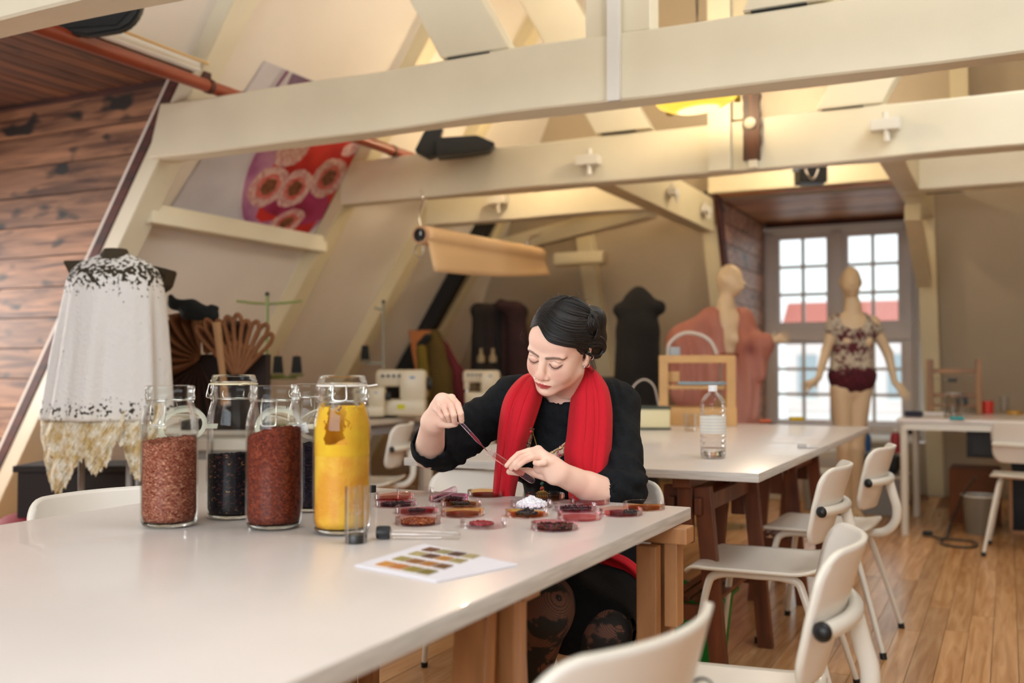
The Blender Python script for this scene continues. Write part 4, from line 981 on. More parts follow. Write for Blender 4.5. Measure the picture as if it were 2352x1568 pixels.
# small white spot adapters on the beams
M_wh = mat('white_plastic', 'e4e0d4', rough=0.4)
def spot(p, nrm, label, s=1.0):
    t = thing('spot_adapter', label, 'lamp', p, 0, 'small white spot lamps on the beams'); n = Vector(nrm)
    side = n.cross(Vector((0, 0, 1))); M = Matrix((side, n, Vector((0, 0, 1)))).transposed()
    obj('box', box(B(), n*0.045*s, (0.145*s, 0.08*s, 0.06*s), rot=M, bev=0.006), M_wh, t)
    obj('stem', tube(B(), [n*0.03*s+Vector((0, 0, 0.02*s)), n*0.03*s+Vector((0, 0, 0.075*s))], 0.016*s, 12), M_wh, t, smooth=60)
    obj('lamp_pin', tube(B(), [n*0.06*s+Vector((0.01, 0, -0.02*s)), n*0.06*s+Vector((0.01, 0, -0.09*s))], 0.016*s, 12), M_wh, t, smooth=60)
spot(aty(1358, 372, 5.685), (0, -1, 0), 'white spot lamp on the second beam left of the yellow lamp', 1.0)
spot(aty(2035, 292, 5.685), (0, -1, 0), 'white spot lamp on the second beam near the right edge', 1.0)
spot(aty(1150, 462, 6.82), (0, -1, 0), 'white spot lamp on the short beam above the paper roll', 1.0)
spot(atx(1535, 442, -2.165)+Vector((0.0, 0, 0)), (1, 0, 0), 'white spot lamp midway on the beam running to the dormer', 0.8)
spot(atx(1612, 482, -2.165)+Vector((0.0, 0, 0)), (1, 0, 0), 'white spot lamp at the dormer end of the cream beam', 0.8)
# yellow glass pendant bowl
def emitmat(name, c, s, c2=None):
    m = bpy.data.materials.new(name); m.use_nodes = True; b = m.node_tree.nodes['Principled BSDF']
    b.inputs['Base Color'].default_value = (*lin(c), 1); b.inputs['Emission Color'].default_value = (*lin(c2 or c), 1); b.inputs['Emission Strength'].default_value = s; b.inputs['Roughness'].default_value = 0.3
    return m
pc = at(1602, 232, 5.25)
t = thing('pendant_lamp', 'glowing yellow glass bowl lamp hanging between the beams', 'lamp', pc)
tilt = Euler((R_(4), R_(-5), 0)).to_matrix()
obj('glass_bowl', lathe(B(), [(0, -0.055), (0.08, -0.050), (0.15, -0.034), (0.20, -0.008), (0.218, 0.016), (0.212, 0.020), (0.195, -0.002), (0.145, -0.026), (0.08, -0.042), (0, -0.046)], 48, M=tilt), emitmat('yellow_lit_glass', 'f0d860', 1.1, 'f6cf4a'), t, smooth=60)
obj('lit_core', lathe(B(), [(0, -0.0570), (0.05, -0.0550), (0.11, -0.0475), (0.11, -0.0465), (0, -0.055)], 32, M=tilt), emitmat('lamp_hot_centre', 'fff0c8', 1.5, 'ffe9b0'), t, smooth=60)
b = B()
for a in (0.5, 2.6, 4.7): box(b, tilt @ Vector((0.213*math.cos(a), 0.213*math.sin(a), 0.0)), (0.03, 0.03, 0.05), rot=(0, 0, a), bev=0.004)
obj('clip', b, mat('brass_clip', '8a7430', rough=0.4, metal=0.6), t, smooth=40)
b = B(); top = Vector((0.0, 0, 0.75))
obj('canopy', lathe(B(), [(0, 0.42), (0.035, 0.40), (0.03, 0.395), (0, 0.395)], 20), M_blk, t, smooth=60)
for a in (0.5, 2.6, 4.7): tube(b, [tilt @ Vector((0.213*math.cos(a), 0.213*math.sin(a), 0.01)), Vector((0, 0, 0.41)), Vector((0.05*math.cos(a), 0.05*math.sin(a), 1.3))], 0.0025, 6)
obj('hanging_wire', b, M_blk, t, smooth=60)
pt = point('pendant_bulb', tuple(pc+Vector((0, 0, 0.12))), 18, WARM, 0.06)
# roll of paper hanging from the beam
A_, B_2 = at(968, 540, 5.75), at(1240, 588, 7.25)
t = thing('paper_roll', 'roll of beige pattern paper hanging under the beams with its end drooping', 'roll', A_)
ax = (B_2-A_); Lr = ax.length; dx = ax.normalized(); hz = Vector((-dx.y, dx.x, 0)).normalized()*-1
prof = []
for k in range(34):
    a = R_(200-k*9.5); r = 0.062-0.0004*k; prof.append((r*math.cos(a), r*math.sin(a)))
prof = prof[:26]
drop = [(prof[-1][0]+0.005*i, prof[-1][1]-0.035*i) for i in range(1, 6)]
full = prof+drop; P = []
for i in range(25):
    s_ = i/24; row = []
    for j, (u, v) in enumerate(full):
        w = max(0, j-25)/5; d = w*(0.0-0.07*s_**1.5); wav = 0.006*math.sin(7*s_+1)*w
        row.append(A_+dx*(Lr*s_+0.02*w)+hz*(u+wav)+Vector((0, 0, v-d-0.01*w*math.sin(3.1*s_))))
    P.append(row)
M_paper = mat('beige_pattern_paper', 'dcb98c', rough=0.75, var=0.03, scale=2)
solid(obj('paper_sheet', grid(B(), P), M_paper, t, world=True, smooth=180), 0.002)
obj('rolled_paper', tube(B(), [A_, B_2], 0.054, 28), M_paper, t, world=True, smooth=60)
obj('core', tube(B(), [A_-dx*0.012, A_+dx*0.01], 0.044, 24), M_blk, t, world=True, smooth=60)
obj('core_rim', lathe(B(), [(0.040, -0.02), (0.050, -0.02), (0.050, 0.02), (0.040, 0.02)], 28, A_, cap0=False, cap1=False, M=frame_to(dx)), mat('core_card', 'c49a78', rough=0.8), t, world=True, smooth=60)
b = B(); h0 = A_-dx*0.01
tube(b, spline([h0+Vector((0, 0, 0.26)), h0+Vector((0.015, 0, 0.20)), h0+Vector((-0.01, 0, 0.12)), h0+Vector((0, 0, 0.05)), h0+Vector((0.0, 0, 0.0))], 6), 0.004, 6)
tube(b, spline([h0+Vector((0, 0, -0.03)), h0+Vector((-0.03, -0.01, -0.09)), h0+Vector((0, 0, -0.13)), h0+Vector((0.02, 0, -0.08)), h0+Vector((0.0, 0, -0.03))], 6), 0.004, 6)
obj('hook', b, M_wire, t, world=True, smooth=60)
t = thing('white_hook', 'small bracket at the far end of the paper roll', 'bracket', B_2)
obj('hook', tube(B(), spline([B_2+Vector((0, 0, 0.16)), B_2+Vector((-0.08, 0, 0.13)), B_2+Vector((-0.11, 0, 0.03)), B_2+Vector((-0.06, 0, -0.02))], 6), 0.012, 8), M_wire, t, world=True, smooth=60)
# ================================================================== SEWING SIDE (left wall)
M_grey = mat('light_grey_laminate', 'c2bbae', rough=0.4, var=0.02)
t = thing('sewing_table', 'long pale sewing table along the left wall', 'table', (-3.85, 5.50, 0))
obj('table_top', box(B(), (0, 0, 0.735), (0.72, 2.9, 0.03), bev=0.004), M_grey, t)
obj('frame_rail', box(B(), (0.30, 0, 0.685), (0.03, 2.7, 0.06)), mat('grey_steel', '8f8f90', rough=0.4), t)
for x in (-0.3, 0.3):
    for y in (-1.38, -0.45, 0.45, 1.38): obj('leg', box(B(), (x, y, 0.36), (0.045, 0.045, 0.72), bev=0.004), M_tube, t)
t = thing('drawer_box', 'pale drawer unit under the sewing table', 'drawers', (-3.85, 4.15, 0))
obj('carcass', box(B(), (0, 0, 0.52), (0.5, 0.45, 0.28), bev=0.006), M_grey, t); obj('drawer', box(B(), (0.255, 0, 0.52), (0.012, 0.40, 0.22), bev=0.003), M_wh, t)
M_mach = mat('cream_enamel', 'd9ceb4', rough=0.35, var=0.02)
def machine(p, rz, label, s=1.0, badge=True):
    t = thing('sewing_machine', label, 'sewing machine', p, rz, 'cream overlock sewing machines')
    b = B(); box(b, (0, 0, 0.05*s), (0.30*s, 0.20*s, 0.10*s), bev=0.015*s); obj('bed', b, M_mach, t, smooth=50)
    b = B(); box(b, (0.07*s, 0, 0.19*s), (0.17*s, 0.18*s, 0.20*s), bev=0.035*s); obj('body', b, M_mach, t, smooth=50)
    b = B(); box(b, (-0.07*s, 0, 0.235*s), (0.20*s, 0.13*s, 0.11*s), bev=0.03*s); obj('arm', b, M_mach, t, smooth=50)
    obj('head', box(B(), (-0.135*s, 0, 0.17*s), (0.05*s, 0.10*s, 0.10*s), bev=0.01*s), M_mach, t, smooth=50)
    obj('handwheel', lathe(B(), [(0, 0), (0.04*s, 0), (0.045*s, 0.01), (0.04*s, 0.03), (0, 0.03)], 20, (0.157*s, 0, 0.2*s), M=frame_to((1, 0, 0))), M_blk, t, smooth=50)
    for k in range(4): obj('tension_dial', lathe(B(), [(0, 0), (0.010*s, 0), (0.010*s, 0.02), (0, 0.02)], 12, ((-0.12+0.035*k)*s, -0.066*s, 0.25*s), M=frame_to((0, -1, 0))), M_blk, t, smooth=50)
    obj('needle_foot', box(B(), (-0.135*s, 0, 0.11*s), (0.012, 0.012, 0.06*s)), M_wire, t)
    if badge: obj('yellow_sticker', box(B(), (0.0*s, -0.101*s, 0.055*s), (0.05*s, 0.001, 0.032*s)), mat('yellow_sticker', 'd0cc20', rough=0.6), t)
    obj('label_plate', box(B(), (0.07*s, -0.091*s, 0.24*s), (0.03*s, 0.001, 0.015*s)), mat('blue_print', '6a86a8', rough=0.6), t)
    return t
machine(at(925, 952, 6.55)+Vector((0, 0, 0)), YAW, 'cream sewing machine with a yellow sticker behind the yellow jar', 1.0)
machine(at(850, 955, 6.4), YAW, 'cream machine part beside the thread pole, just left of the stickered machine', 0.62, False)
machine(at(1108, 926, 7.55), YAW, 'cream sewing machine in front of the dark clothes rack', 0.85, False)
M_olive = mat('olive_green_metal', '7f8a4c', rough=0.4)
M_yarn = mat('black_yarn', '0e1213', rough=0.8, bump=0.5, bscale=150)
def stand(p, h, cones, arm, label, M, cone_z):
    t = thing('thread_stand', label, 'thread stand', p, YAW)
    obj('base_plate', box(B(), (0, 0, 0.006), (0.2, 0.10, 0.012), bev=0.003), M, t)
    obj('pole', tube(B(), [(0, 0, 0), (0, 0, h)], 0.009, 12), M, t, smooth=60)
    obj('finial', lathe(B(), [(0, h+0.022), (0.012, h+0.015), (0.013, h), (0, h-0.005)], 16), M_blk, t, smooth=60)
    for x in arm: obj('guide_arm', tube(B(), [(0, 0, h-0.045), (x*0.5, 0.01, h-0.040), (x, 0.0, h-0.03)], 0.008, 10), M, t, smooth=60)
    for x in cones:
        tr = obj('cone_tray', lathe(B(), [(0, cone_z-0.015), (0.03, cone_z-0.015), (0.045, cone_z), (0, cone_z)], 20, (x, 0, 0)), M, t, smooth=60)
        obj('cone_arm', tube(B(), [(0, 0, cone_z-0.02), (x, 0, cone_z-0.02)], 0.009, 10), M, t, smooth=60)
        obj('thread_cone', lathe(B(), [(0, cone_z+0.004), (0.031, cone_z+0.004), (0.030, cone_z+0.012), (0.023, cone_z+0.095), (0.019, cone_z+0.100), (0, cone_z+0.100)], 20, (x, 0, 0)), M_yarn, t, smooth=60)
        obj('cone_tip', tube(B(), [(x, 0, cone_z+0.10), (x, 0, cone_z+0.125)], 0.004, 8), mat('tip_orange', 'c09070', rough=0.6), t, smooth=60)
    return t
p = at(612, 960, 5.6); p.z = 0.75
stand(p, 0.72, (0.062, 0.165, -0.06), (0.19, -0.17), 'olive green thread stand with three black yarn cones', M_olive, 0.287)
p = at(880, 945, 6.7); p.z = 0.75
stand(p, 0.75, (-0.12,), (-0.06,), 'tall grey thread stand with a single black cone behind the sewing machine', mat('grey_green_metal', '8f8f80', rough=0.4), 0.37)
# orange board with striped knitwear, clothes rack, dark garment on a form
t = thing('orange_board', 'orange-brown board leaning by the wall behind the knitwear', 'board', at(985, 930, 8.0))
b = B(); plate(b, [at(968, 940, 8.2), at(1010, 940, 8.2), at(1000, 758, 8.35), at(938, 758, 8.35)], 0.02, (-0.44, 0.9, 0)); obj('board_panel', b, mat('orange_wood', '9c5a20', rough=0.6, var=0.15, scale=4), t, world=True)
def stripes(name, cols, n, axis=2):
    m = bpy.data.materials.new(name); m.use_nodes = True; nt = m.node_tree; b = nt.nodes['Principled BSDF']; N = nt.nodes.new; L = nt.links.new
    tc = N('ShaderNodeTexCoord'); w = N('ShaderNodeTexWave'); w.bands_direction = 'Z'; w.inputs['Scale'].default_value = n; w.inputs['Distortion'].default_value = 1.5
    L(tc.outputs['Object'], w.inputs[0]); rp = N('ShaderNodeValToRGB'); L(w.outputs[0], rp.inputs[0])
    while len(rp.color_ramp.elements) < len(cols): rp.color_ramp.elements.new(0.5)
    for e, (p_, c) in zip(rp.color_ramp.elements, cols): e.position = p_; e.color = (*lin(c), 1)
    L(rp.outputs[0], b.inputs['Base Color']); b.inputs['Roughness'].default_value = 0.9; return m
def sdf_thing(name, label, cat, base, prims, h, M, part, group=None, sm=1):
    lo = np.min([np.minimum(np.array(a[0]), np.array(a[1]))-max(a[2:4])-0.03 for a in prims], 0); hi = np.max([np.maximum(np.array(a[0]), np.array(a[1]))+max(a[2:4])+0.03 for a in prims], 0)
    f = Field(lo, hi, h)
    for a in prims: f.cone(a[0], a[1], a[2], a[3], a[4] if len(a) > 4 else 0.03, flat=a[5] if len(a) > 5 else None)
    V, Q = f.mesh(); V = smooth_mesh(V, Q, sm)
    t = thing(name, label, cat, base, 0, group); np_obj(part, V, Q, M, t); return t
D_ = 7.9
VF = (-0.44, 0.9, 0)
t = sdf_thing('knit_dress_form', 'slim form in yellow and dark striped knitwear', 'dress form', at(1010, 940, D_), [
    (at(1000, 770, D_), at(1000, 800, D_), 0.05, 0.07, .03, (VF, 1.5)), (at(1000, 800, D_), at(1008, 860, D_), 0.075, 0.10, .03, (VF, 1.5)), (at(1008, 860, D_), at(1010, 935, D_), 0.10, 0.12, .03, (VF, 1.5))], 0.015,
    stripes('knit_stripes', [(0, '2a1a10'), (0.4, '6a5a1c'), (0.6, '8a7420'), (0.8, '3a2014')], 9), 'knit_body')
t = sdf_thing('red_knit_piece', 'dark red knitted piece hanging beside the striped form', 'knitwear', at(1040, 940, D_+.1), [
    (at(1010, 772, D_+.15), at(1018, 800, D_+.15), 0.02, 0.04), (at(1018, 800, D_+.15), at(1045, 860, D_+.15), 0.05, 0.07), (at(1045, 860, D_+.15), at(1048, 935, D_+.15), 0.08, 0.10)], 0.015, mat('dark_red_knit', '5a1420', rough=0.9, bump=0.4), 'knit_cloth')
t = sdf_thing('black_knit_sleeve', 'black knitted piece on top of the orange board', 'knitwear', at(975, 790, D_), [(at(982, 775, D_-.1), at(965, 792, D_-.1), 0.035, 0.03)], 0.012, M_yarn, 'knit_cloth')
for (x, col, dz) in ((960, '7c7426', 0),):
    sdf_thing('yellow_knit_sleeve', 'yellow striped knitted sleeve before the orange board', 'knitwear', at(x+8, 850, D_-.1), [(at(968, 805, D_-.12), at(972, 850, D_-.12), 0.045, 0.04), (at(972, 850, D_-.12), at(975, 905, D_-.12), 0.04, 0.05)], 0.012, stripes('knit_stripes2', [(0, '4a3414'), (0.5, '9a8a24'), (0.8, '5a4818')], 12), 'knit_cloth')
rk = at(1150, 880, 8.2); rk.z = 0
t = thing('clothes_rack', 'metal clothes rack hung with dark coats in the far corner', 'rack', rk)
zt = at(1150, 705, 8.2).z; X0, X1 = at(1088, 705, 8.2), at(1178, 705, 8.2)
obj('rail', tube(B(), [X0, X1], 0.014, 10), mat('rack_metal', '8a7a62', rough=0.4), t, world=True)
for q in (X0, X1): obj('leg', tube(B(), [q, (q.x, q.y, 0)], 0.014, 10), mat('rack_metal', '8a7a62'), t, world=True)
cc = ['15100f', '1e1413', '0f0d0f', '2a1514', '181210', '1c1718']
for k in range(6):
    u = 1100+17*k; dd = 8.2+0.02*k
    m = mat('coat_%d' % k, cc[k], rough=0.9, var=0.2, scale=20)
    sdf_thing('dark_coat', 'dark coat', 'coat', at(u, 700, dd), [
        (at(u-6, 712, dd), at(u+14, 716, dd), 0.05, 0.05, .03, (VF, 1.0)), (at(u+4, 716, dd), at(u+4, 860, dd), 0.07, 0.085, .04, (VF, 1.0))], 0.02, m, 'coat_cloth', 'dark coats on the far rack')['label'] = ('leftmost', 'second', 'third', 'fourth', 'fifth', 'rightmost')[k]+' of the six dark coats on the far clothes rack'
sdf_thing('burgundy_cape', 'dark burgundy cape over the right end of the clothes rack', 'cape', at(1195, 700, 8.1), [(at(1150, 700, 8.1), at(1188, 712, 8.1), 0.05, 0.05), (at(1185, 712, 8.1), at(1200, 870, 8.1), 0.07, 0.11, .05, (VF, 1.4))], 0.02, mat('burgundy_cloth', '2a1216', rough=0.9, var=0.2), 'cape_cloth')
for x in (1105, 1132):
    t = thing('glass_flask', 'small pale flask on the far shelf at the rack, '+('left' if x < 1120 else 'right')+' of the pair', 'flask', at(x, 832, 7.9), 0, 'pale flasks')
    obj('flask_glass', lathe(B(), [(0, 0), (0.03, 0), (0.03, 0.04), (0.012, 0.07), (0.012, 0.11), (0, 0.11)], 16), mat('milky_glass', '8f7f60', rough=0.3), t, smooth=60)
t = sdf_thing('dark_dress_form', 'black sleeveless garment on a tailor form near the far wall', 'dress form', (-2.45, 7.0, 0), [
    (at(1467, 672, 7.35), at(1467, 690, 7.35), 0.045, 0.05), (at(1425, 712, 7.35), at(1512, 706, 7.35), 0.055, 0.055, .03), (at(1467, 700, 7.35), at(1465, 760, 7.35), 0.12, 0.15, .04, (VF, 1.6)), (at(1465, 760, 7.35), at(1463, 960, 7.35), 0.155, 0.18, .04, (VF, 1.5))], 0.012, mat('black_wool', '141312', rough=0.95, c2='22211f', scale=3), 'garment')
obj('neck_cap', lathe(B(), [(0, 0.03), (0.012, 0.02), (0.035, 0.0), (0, 0)], 16, at(1467, 664, 7.35)), M_beech, t, world=True, smooth=60)
obj('stand_pole', tube(B(), [(-2.45, 7.0, 0.03), (-2.45, 7.0, 0.75)], 0.02, 12), M_blk, t, world=True); obj('stand_base', lathe(B(), [(0, 0), (0.18, 0), (0.17, 0.02), (0, 0.03)], 24), M_blk, t)
t = thing('dark_cupboard', 'dark cupboard standing low behind the woman near the far wall', 'cupboard', (-3.0, 7.55, 0), 0)
obj('carcass', box(B(), (0, 0, 0.50), (1.0, 0.4, 1.0), bev=0.005), mat('very_dark_wood', '15100e', rough=0.7), t)
for x in (-0.25, 0.25): obj('door', box(B(), (x, -0.205, 0.50), (0.47, 0.015, 0.92), bev=0.003), mat('very_dark_wood2', '1b1512', rough=0.7), t)
# pleated brown paper fans with black felt on top
M_fan = mat('brown_kraft_paper', '744826', rough=0.8, var=0.12, scale=6); M_fan2 = mat('dark_kraft_paper', '3e2214', rough=0.8, var=0.15, scale=6)
fb = at(490, 950, 4.75)
t = thing('paper_fan_sculpture', 'sculpture of pleated brown paper fans behind the jars', 'sculpture', (fb.x, fb.y, 0.75))
FR = Vector((math.cos(YAW), math.sin(YAW), 0)); UP = Vector((0, 0, 1)); NV = Vector((0.44, -0.9, 0))
def fan(cx, cy, D, r0, r1, a0, a1, n, M, name, depth=0.035, holes=False, sag=0.15):
    c = at(cx, cy, D); b = B(); rows = []
    for i in range(2*n+1):
        a = R_(a0+(a1-a0)*i/(2*n)); sgn = 1 if i % 2 else -1
        row = []
        for j in range(9):
            s_ = j/8; r = r0+(r1-r0)*s_; aa = a+sag*s_*s_*math.cos(a)
            row.append(c+(FR*math.cos(aa)+UP*math.sin(aa))*r+NV*(sgn*depth*s_*(1-0.2*s_)))
        rows.append(row)
    grid(b, rows); o = obj(name, b, M, t, world=True, smooth=25); solid(o, 0.003); return o
fan(462, 822, 4.75, 0.01, 0.245, 95, 215, 7, M_fan, 'pleated_fan', depth=0.06, sag=0.3)
fan(458, 830, 4.80, 0.01, 0.27, 190, 300, 9, M_fan2, 'pleated_fan', depth=0.05)
fan(468, 815, 4.70, 0.01, 0.16, 20, 100, 6, M_fan, 'pleated_fan', depth=0.03)
fan(530, 850, 4.85, 0.01, 0.24, 60, 130, 7, M_fan2, 'pleated_fan', depth=0.03)
c0 = at(545, 868, 4.68)
for k in range(9):      # ribs ending in loops, with openings between
    a = R_(128-9.5*k); dirv = FR*math.cos(a)+UP*math.sin(a); sid = FR*-math.sin(a)+UP*math.cos(a); r1 = 0.30+0.012*math.sin(k*2.1)-0.004*k
    b = B(); tube(b, spline([c0+dirv*0.02+NV*0.01*(k % 2), c0+dirv*r1*0.55+sid*0.012, c0+dirv*r1*0.86+sid*0.020, c0+dirv*r1, c0+dirv*r1*0.86-sid*0.020, c0+dirv*r1*0.55-sid*0.012, c0+dirv*0.02], 6), 0.0105, 6)
    tube(b, [c0+dirv*r1*0.45-sid*0.012, c0+dirv*r1*0.62+sid*0.012], 0.006, 6)
    obj('paper_loop', b, M_fan, t, world=True, smooth=60)
b = B(); tube(b, [at(498, 740, 4.66), at(505, 800, 4.66), at(512, 860, 4.66), at(518, 930, 4.66)], [0.02, 0.018, 0.015, 0.02], 8); obj('centre_strip', b, mat('pale_kraft', 'a07850', rough=0.8), t, world=True, smooth=60)
b = B(); box(b, at(520, 900, 4.85), (0.40, 0.1, 0.36), rot=(0, 0, YAW)); obj('backing_box', b, mat('dark_box', '1c0f0a', rough=0.9), t, world=True)
sdf_thing('black_felt', 'crumpled piece of black felt on top of the brown paper fans', 'felt', at(440, 705, 4.7), [
    (at(392, 682, 4.7), at(400, 700, 4.7), 0.014, 0.018, .01), (at(398, 698, 4.7), at(440, 706, 4.7), 0.024, 0.036, .02), (at(440, 706, 4.7), at(490, 722, 4.7), 0.036, 0.026, .02), (at(486, 706, 4.7), at(498, 708, 4.7), 0.016, 0.012, .01), (at(430, 720, 4.7), at(490, 730, 4.7), 0.03, 0.018, .02)], 0.006, mat('black_felt', '060c0c', rough=0.95, bump=0.8, bscale=50), 'felt_cloth')
# white lace cape on its form
cp = at(262, 900, 4.2); cx, cy = cp.x, cp.y
t = thing('lace_cape_form', 'tailor form draped with a long white cape with cut-out lace', 'dress form', (cx, cy, 0), YAW)
zc = lambda py: at(262, py, 4.2).z
def capecol(u, a, z):
    return (0.72, 0.70, 0.64)
M_cape = bpy.data.materials.new('white_cape_cloth'); M_cape.use_nodes = True
def cape_material():
    nt = M_cape.node_tree; b = nt.nodes['Principled BSDF']; N = nt.nodes.new; L = nt.links.new
    tc = N('ShaderNodeTexCoord'); sx = N('ShaderNodeSeparateXYZ'); L(tc.outputs['Object'], sx.inputs[0])
    v = N('ShaderNodeTexVoronoi'); v.inputs['Scale'].default_value = 60; L(tc.outputs['Object'], v.inputs['Vector'])
    nz = N('ShaderNodeTexNoise'); nz.inputs['Scale'].default_value = 62; nz.inputs['Detail'].default_value = 3; L(tc.outputs['Object'], nz.inputs['Vector'])
    def band(c, w, amp):   # weight peaking at height c
        s1 = N('ShaderNodeMath'); s1.operation = 'SUBTRACT'; L(sx.outputs['Z'], s1.inputs[0]); s1.inputs[1].default_value = c
        s2 = N('ShaderNodeMath'); s2.operation = 'ABSOLUTE'; L(s1.outputs[0], s2.inputs[0])
        s3 = N('ShaderNodeMapRange'); L(s2.outputs[0], s3.inputs[0]); s3.inputs[1].default_value = 0.0; s3.inputs[2].default_value = w; s3.inputs[3].default_value = amp; s3.inputs[4].default_value = 0.0; return s3
    b1 = band(1.46, 0.13, 0.30); b2 = band(0.90, 0.07, 0.22)
    ad = N('ShaderNodeMath'); L(b1.outputs[0], ad.inputs[0]); L(b2.outputs[0], ad.inputs[1])
    th = N('ShaderNodeMath'); th.operation = 'ADD'; L(ad.outputs[0], th.inputs[0]); L(nz.outputs[0], th.inputs[1])
    hole = N('ShaderNodeMath'); hole.operation = 'GREATER_THAN'; L(th.outputs[0], hole.inputs[0]); hole.inputs[1].default_value = 0.74
    mx = N('ShaderNodeMixRGB'); L(hole.outputs[0], mx.inputs[0])
    lo = N('ShaderNodeMapRange'); L(sx.outputs['Z'], lo.inputs[0]); lo.inputs[1].default_value = 0.92; lo.inputs[2].default_value = 0.78
    mc = N('ShaderNodeMixRGB'); L(lo.outputs[0], mc.inputs[0]); mc.inputs[1].default_value = (*lin('dddcda'), 1); mc.inputs[2].default_value = (*lin('ddd6c2'), 1)
    L(mc.outputs[0], mx.inputs[1]); mx.inputs[2].default_value = (*lin('2a2414'), 1); L(mx.outputs[0], b.inputs['Base Color']); b.inputs['Roughness'].default_value = 0.7
    bp = N('ShaderNodeBump'); bp.inputs['Strength'].default_value = 0.5; bp.inputs['Distance'].default_value = 0.01; L(nz.outputs[0], bp.inputs['Height']); L(bp.outputs[0], b.inputs['Normal'])
cape_material()
H0 = zc(583); seg = 120; P = []
outl = [(583, 32), (592, 52), (603, 78), (618, 95), (640, 105), (680, 112), (760, 122), (860, 133), (940, 142), (1000, 146), (1040, 150)]   # photo heights and half widths
for i in range(64):
    s_ = i/63; pyv = 583+(962-583)*s_**1.15; hw = np.interp(pyv, [q[0] for q in outl], [q[1] for q in outl])*4.2/2330; z = zc(pyv); row = []
    for k in range(seg):
        a = 2*PI*k/seg; fold = (0.085*min(1, max(0, (s_-0.12)*1.8)))*(math.sin(7*a+0.6)*0.55+math.sin(12*a+2+0.8*s_)*0.35+math.sin(19*a)*0.2)
        dy = np.interp(pyv, [583, 640, 1040], [0.03, 0.15, 0.20]); r = 1+fold
        cxs = -0.022*max(0, s_-0.3)*(1)
        row.append((hw*math.cos(a)*r+cxs*1.6, dy*math.sin(a)*r*1.0, z+0.0))
    P.append(row)
b = B(); V = [[b.verts.new(p) for p in row] for row in P]
hem = []
for i in range(63):
    for k in range(seg): b.faces.new((V[i][k], V[i][(k+1) % seg], V[i+1][(k+1) % seg], V[i+1][k]))
solid(obj('cape_cloth', b, M_cape, t, smooth=180), 0.002)
# ragged lace hem: lobes and hanging tails with real holes
M_lace = mat('cream_lace', 'dfd3b2', rough=0.8, c2='c8ac74', scale=30, bump=0.5, bscale=70)
def lace_material():
    m = bpy.data.materials.new('cream_cutout_lace'); m.use_nodes = True; nt = m.node_tree; b = nt.nodes['Principled BSDF']; N = nt.nodes.new; L = nt.links.new
    tc = N('ShaderNodeTexCoord'); v = N('ShaderNodeTexVoronoi'); v.inputs['Scale'].default_value = 30; L(tc.outputs['Object'], v.inputs['Vector'])
    nz = N('ShaderNodeTexNoise'); nz.inputs['Scale'].default_value = 26; L(tc.outputs['Object'], nz.inputs['Vector'])
    g = N('ShaderNodeMath'); g.operation = 'GREATER_THAN'; g.inputs[1].default_value = 0.15; L(v.outputs['Distance'], g.inputs[0])
    g2 = N('ShaderNodeMath'); g2.operation = 'GREATER_THAN'; g2.inputs[1].default_value = 0.60; L(nz.outputs[0], g2.inputs[0])
    mx = N('ShaderNodeMath'); mx.operation = 'MAXIMUM'; inv = N('ShaderNodeMath'); inv.operation = 'SUBTRACT'; inv.inputs[0].default_value = 1.0; L(g2.outputs[0], inv.inputs[1]); L(g.outputs[0], mx.inputs[0]); L(inv.outputs[0], mx.inputs[1]); L(mx.outputs[0], b.inputs['Alpha'])
    rp = N('ShaderNodeValToRGB'); L(nz.outputs[0], rp.inputs[0]); rp.color_ramp.elements[0].position = 0.35; rp.color_ramp.elements[1].position = 0.6; rp.color_ramp.elements[0].color = (*lin('cdb27c'), 1); rp.color_ramp.elements[1].color = (*lin('ece4d0'), 1)
    L(rp.outputs[0], b.inputs['Base Color']); b.inputs['Roughness'].default_value = 0.85
    n2 = N('ShaderNodeTexNoise'); n2.inputs['Scale'].default_value = 75; L(tc.outputs['Object'], n2.inputs['Vector']); bp = N('ShaderNodeBump'); bp.inputs['Strength'].default_value = 1.0; bp.inputs['Distance'].default_value = 0.012; L(n2.outputs[0], bp.inputs['Height']); L(bp.outputs[0], b.inputs['Normal']); return m
HEMX = [92, 104, 118, 135, 155, 172, 190, 203, 215, 232, 250, 268, 285, 300, 318, 332, 350, 372, 385]
HEMY = [985, 1075, 1125, 1135, 1112, 1070, 1052, 1078, 1092, 1080, 1060, 1012, 1030, 1082, 1105, 1092, 1030, 1000, 985]
rr = random.Random(8); NU, NV_ = 240, 60; V2, F2_ = [], []
for side in (1, -1):
    base_i = len(V2)
    for i in range(NU+1):
        x = 92+(384-92)*i/NU; e = (2*i/NU-1); yb = float(np.interp(x, HEMX, HEMY))+4*math.sin(x*0.55)+3*math.sin(x*1.3)
        if side < 0: yb = min(yb, 1062)-18
        for j in range(NV_+1):
            q = j/NV_; py = 925+(yb-925)*q; xx = x+(x-238)*(-0.04+0.03*q)+1.5*q*math.sin(py*0.12+x*0.1)
            D = 4.2-side*math.sqrt(max(0, 1-e*e))*(0.155+0.03*q)
            ruf = 0.012*q**.5*(math.sin(x*0.16+1.5*math.sin(py*0.045)+side)+0.5*math.sin(x*0.31+py*0.10))+0.003*math.sin(x*.8+py*.5)
            V2.append(at(xx, py, D-ruf))
    for i in range(NU):
        for j in range(NV_):
            a = base_i+i*(NV_+1)+j; F2_.append((a, a+1, a+NV_+2, a+NV_+1))
o = obj('lace_hem', (V2, F2_), lace_material(), t, world=True, smooth=180); solid(o, 0.003)
M_formd = mat('dark_olive_felt', '3a3020', rough=0.9)
nb = B(); lathe(nb, [(0, H0+0.025), (0.045, H0+0.020), (0.062, H0-0.01), (0.068, H0-0.06)], 28, cap1=False); obj('neck_cap', nb, M_formd, t, smooth=60)
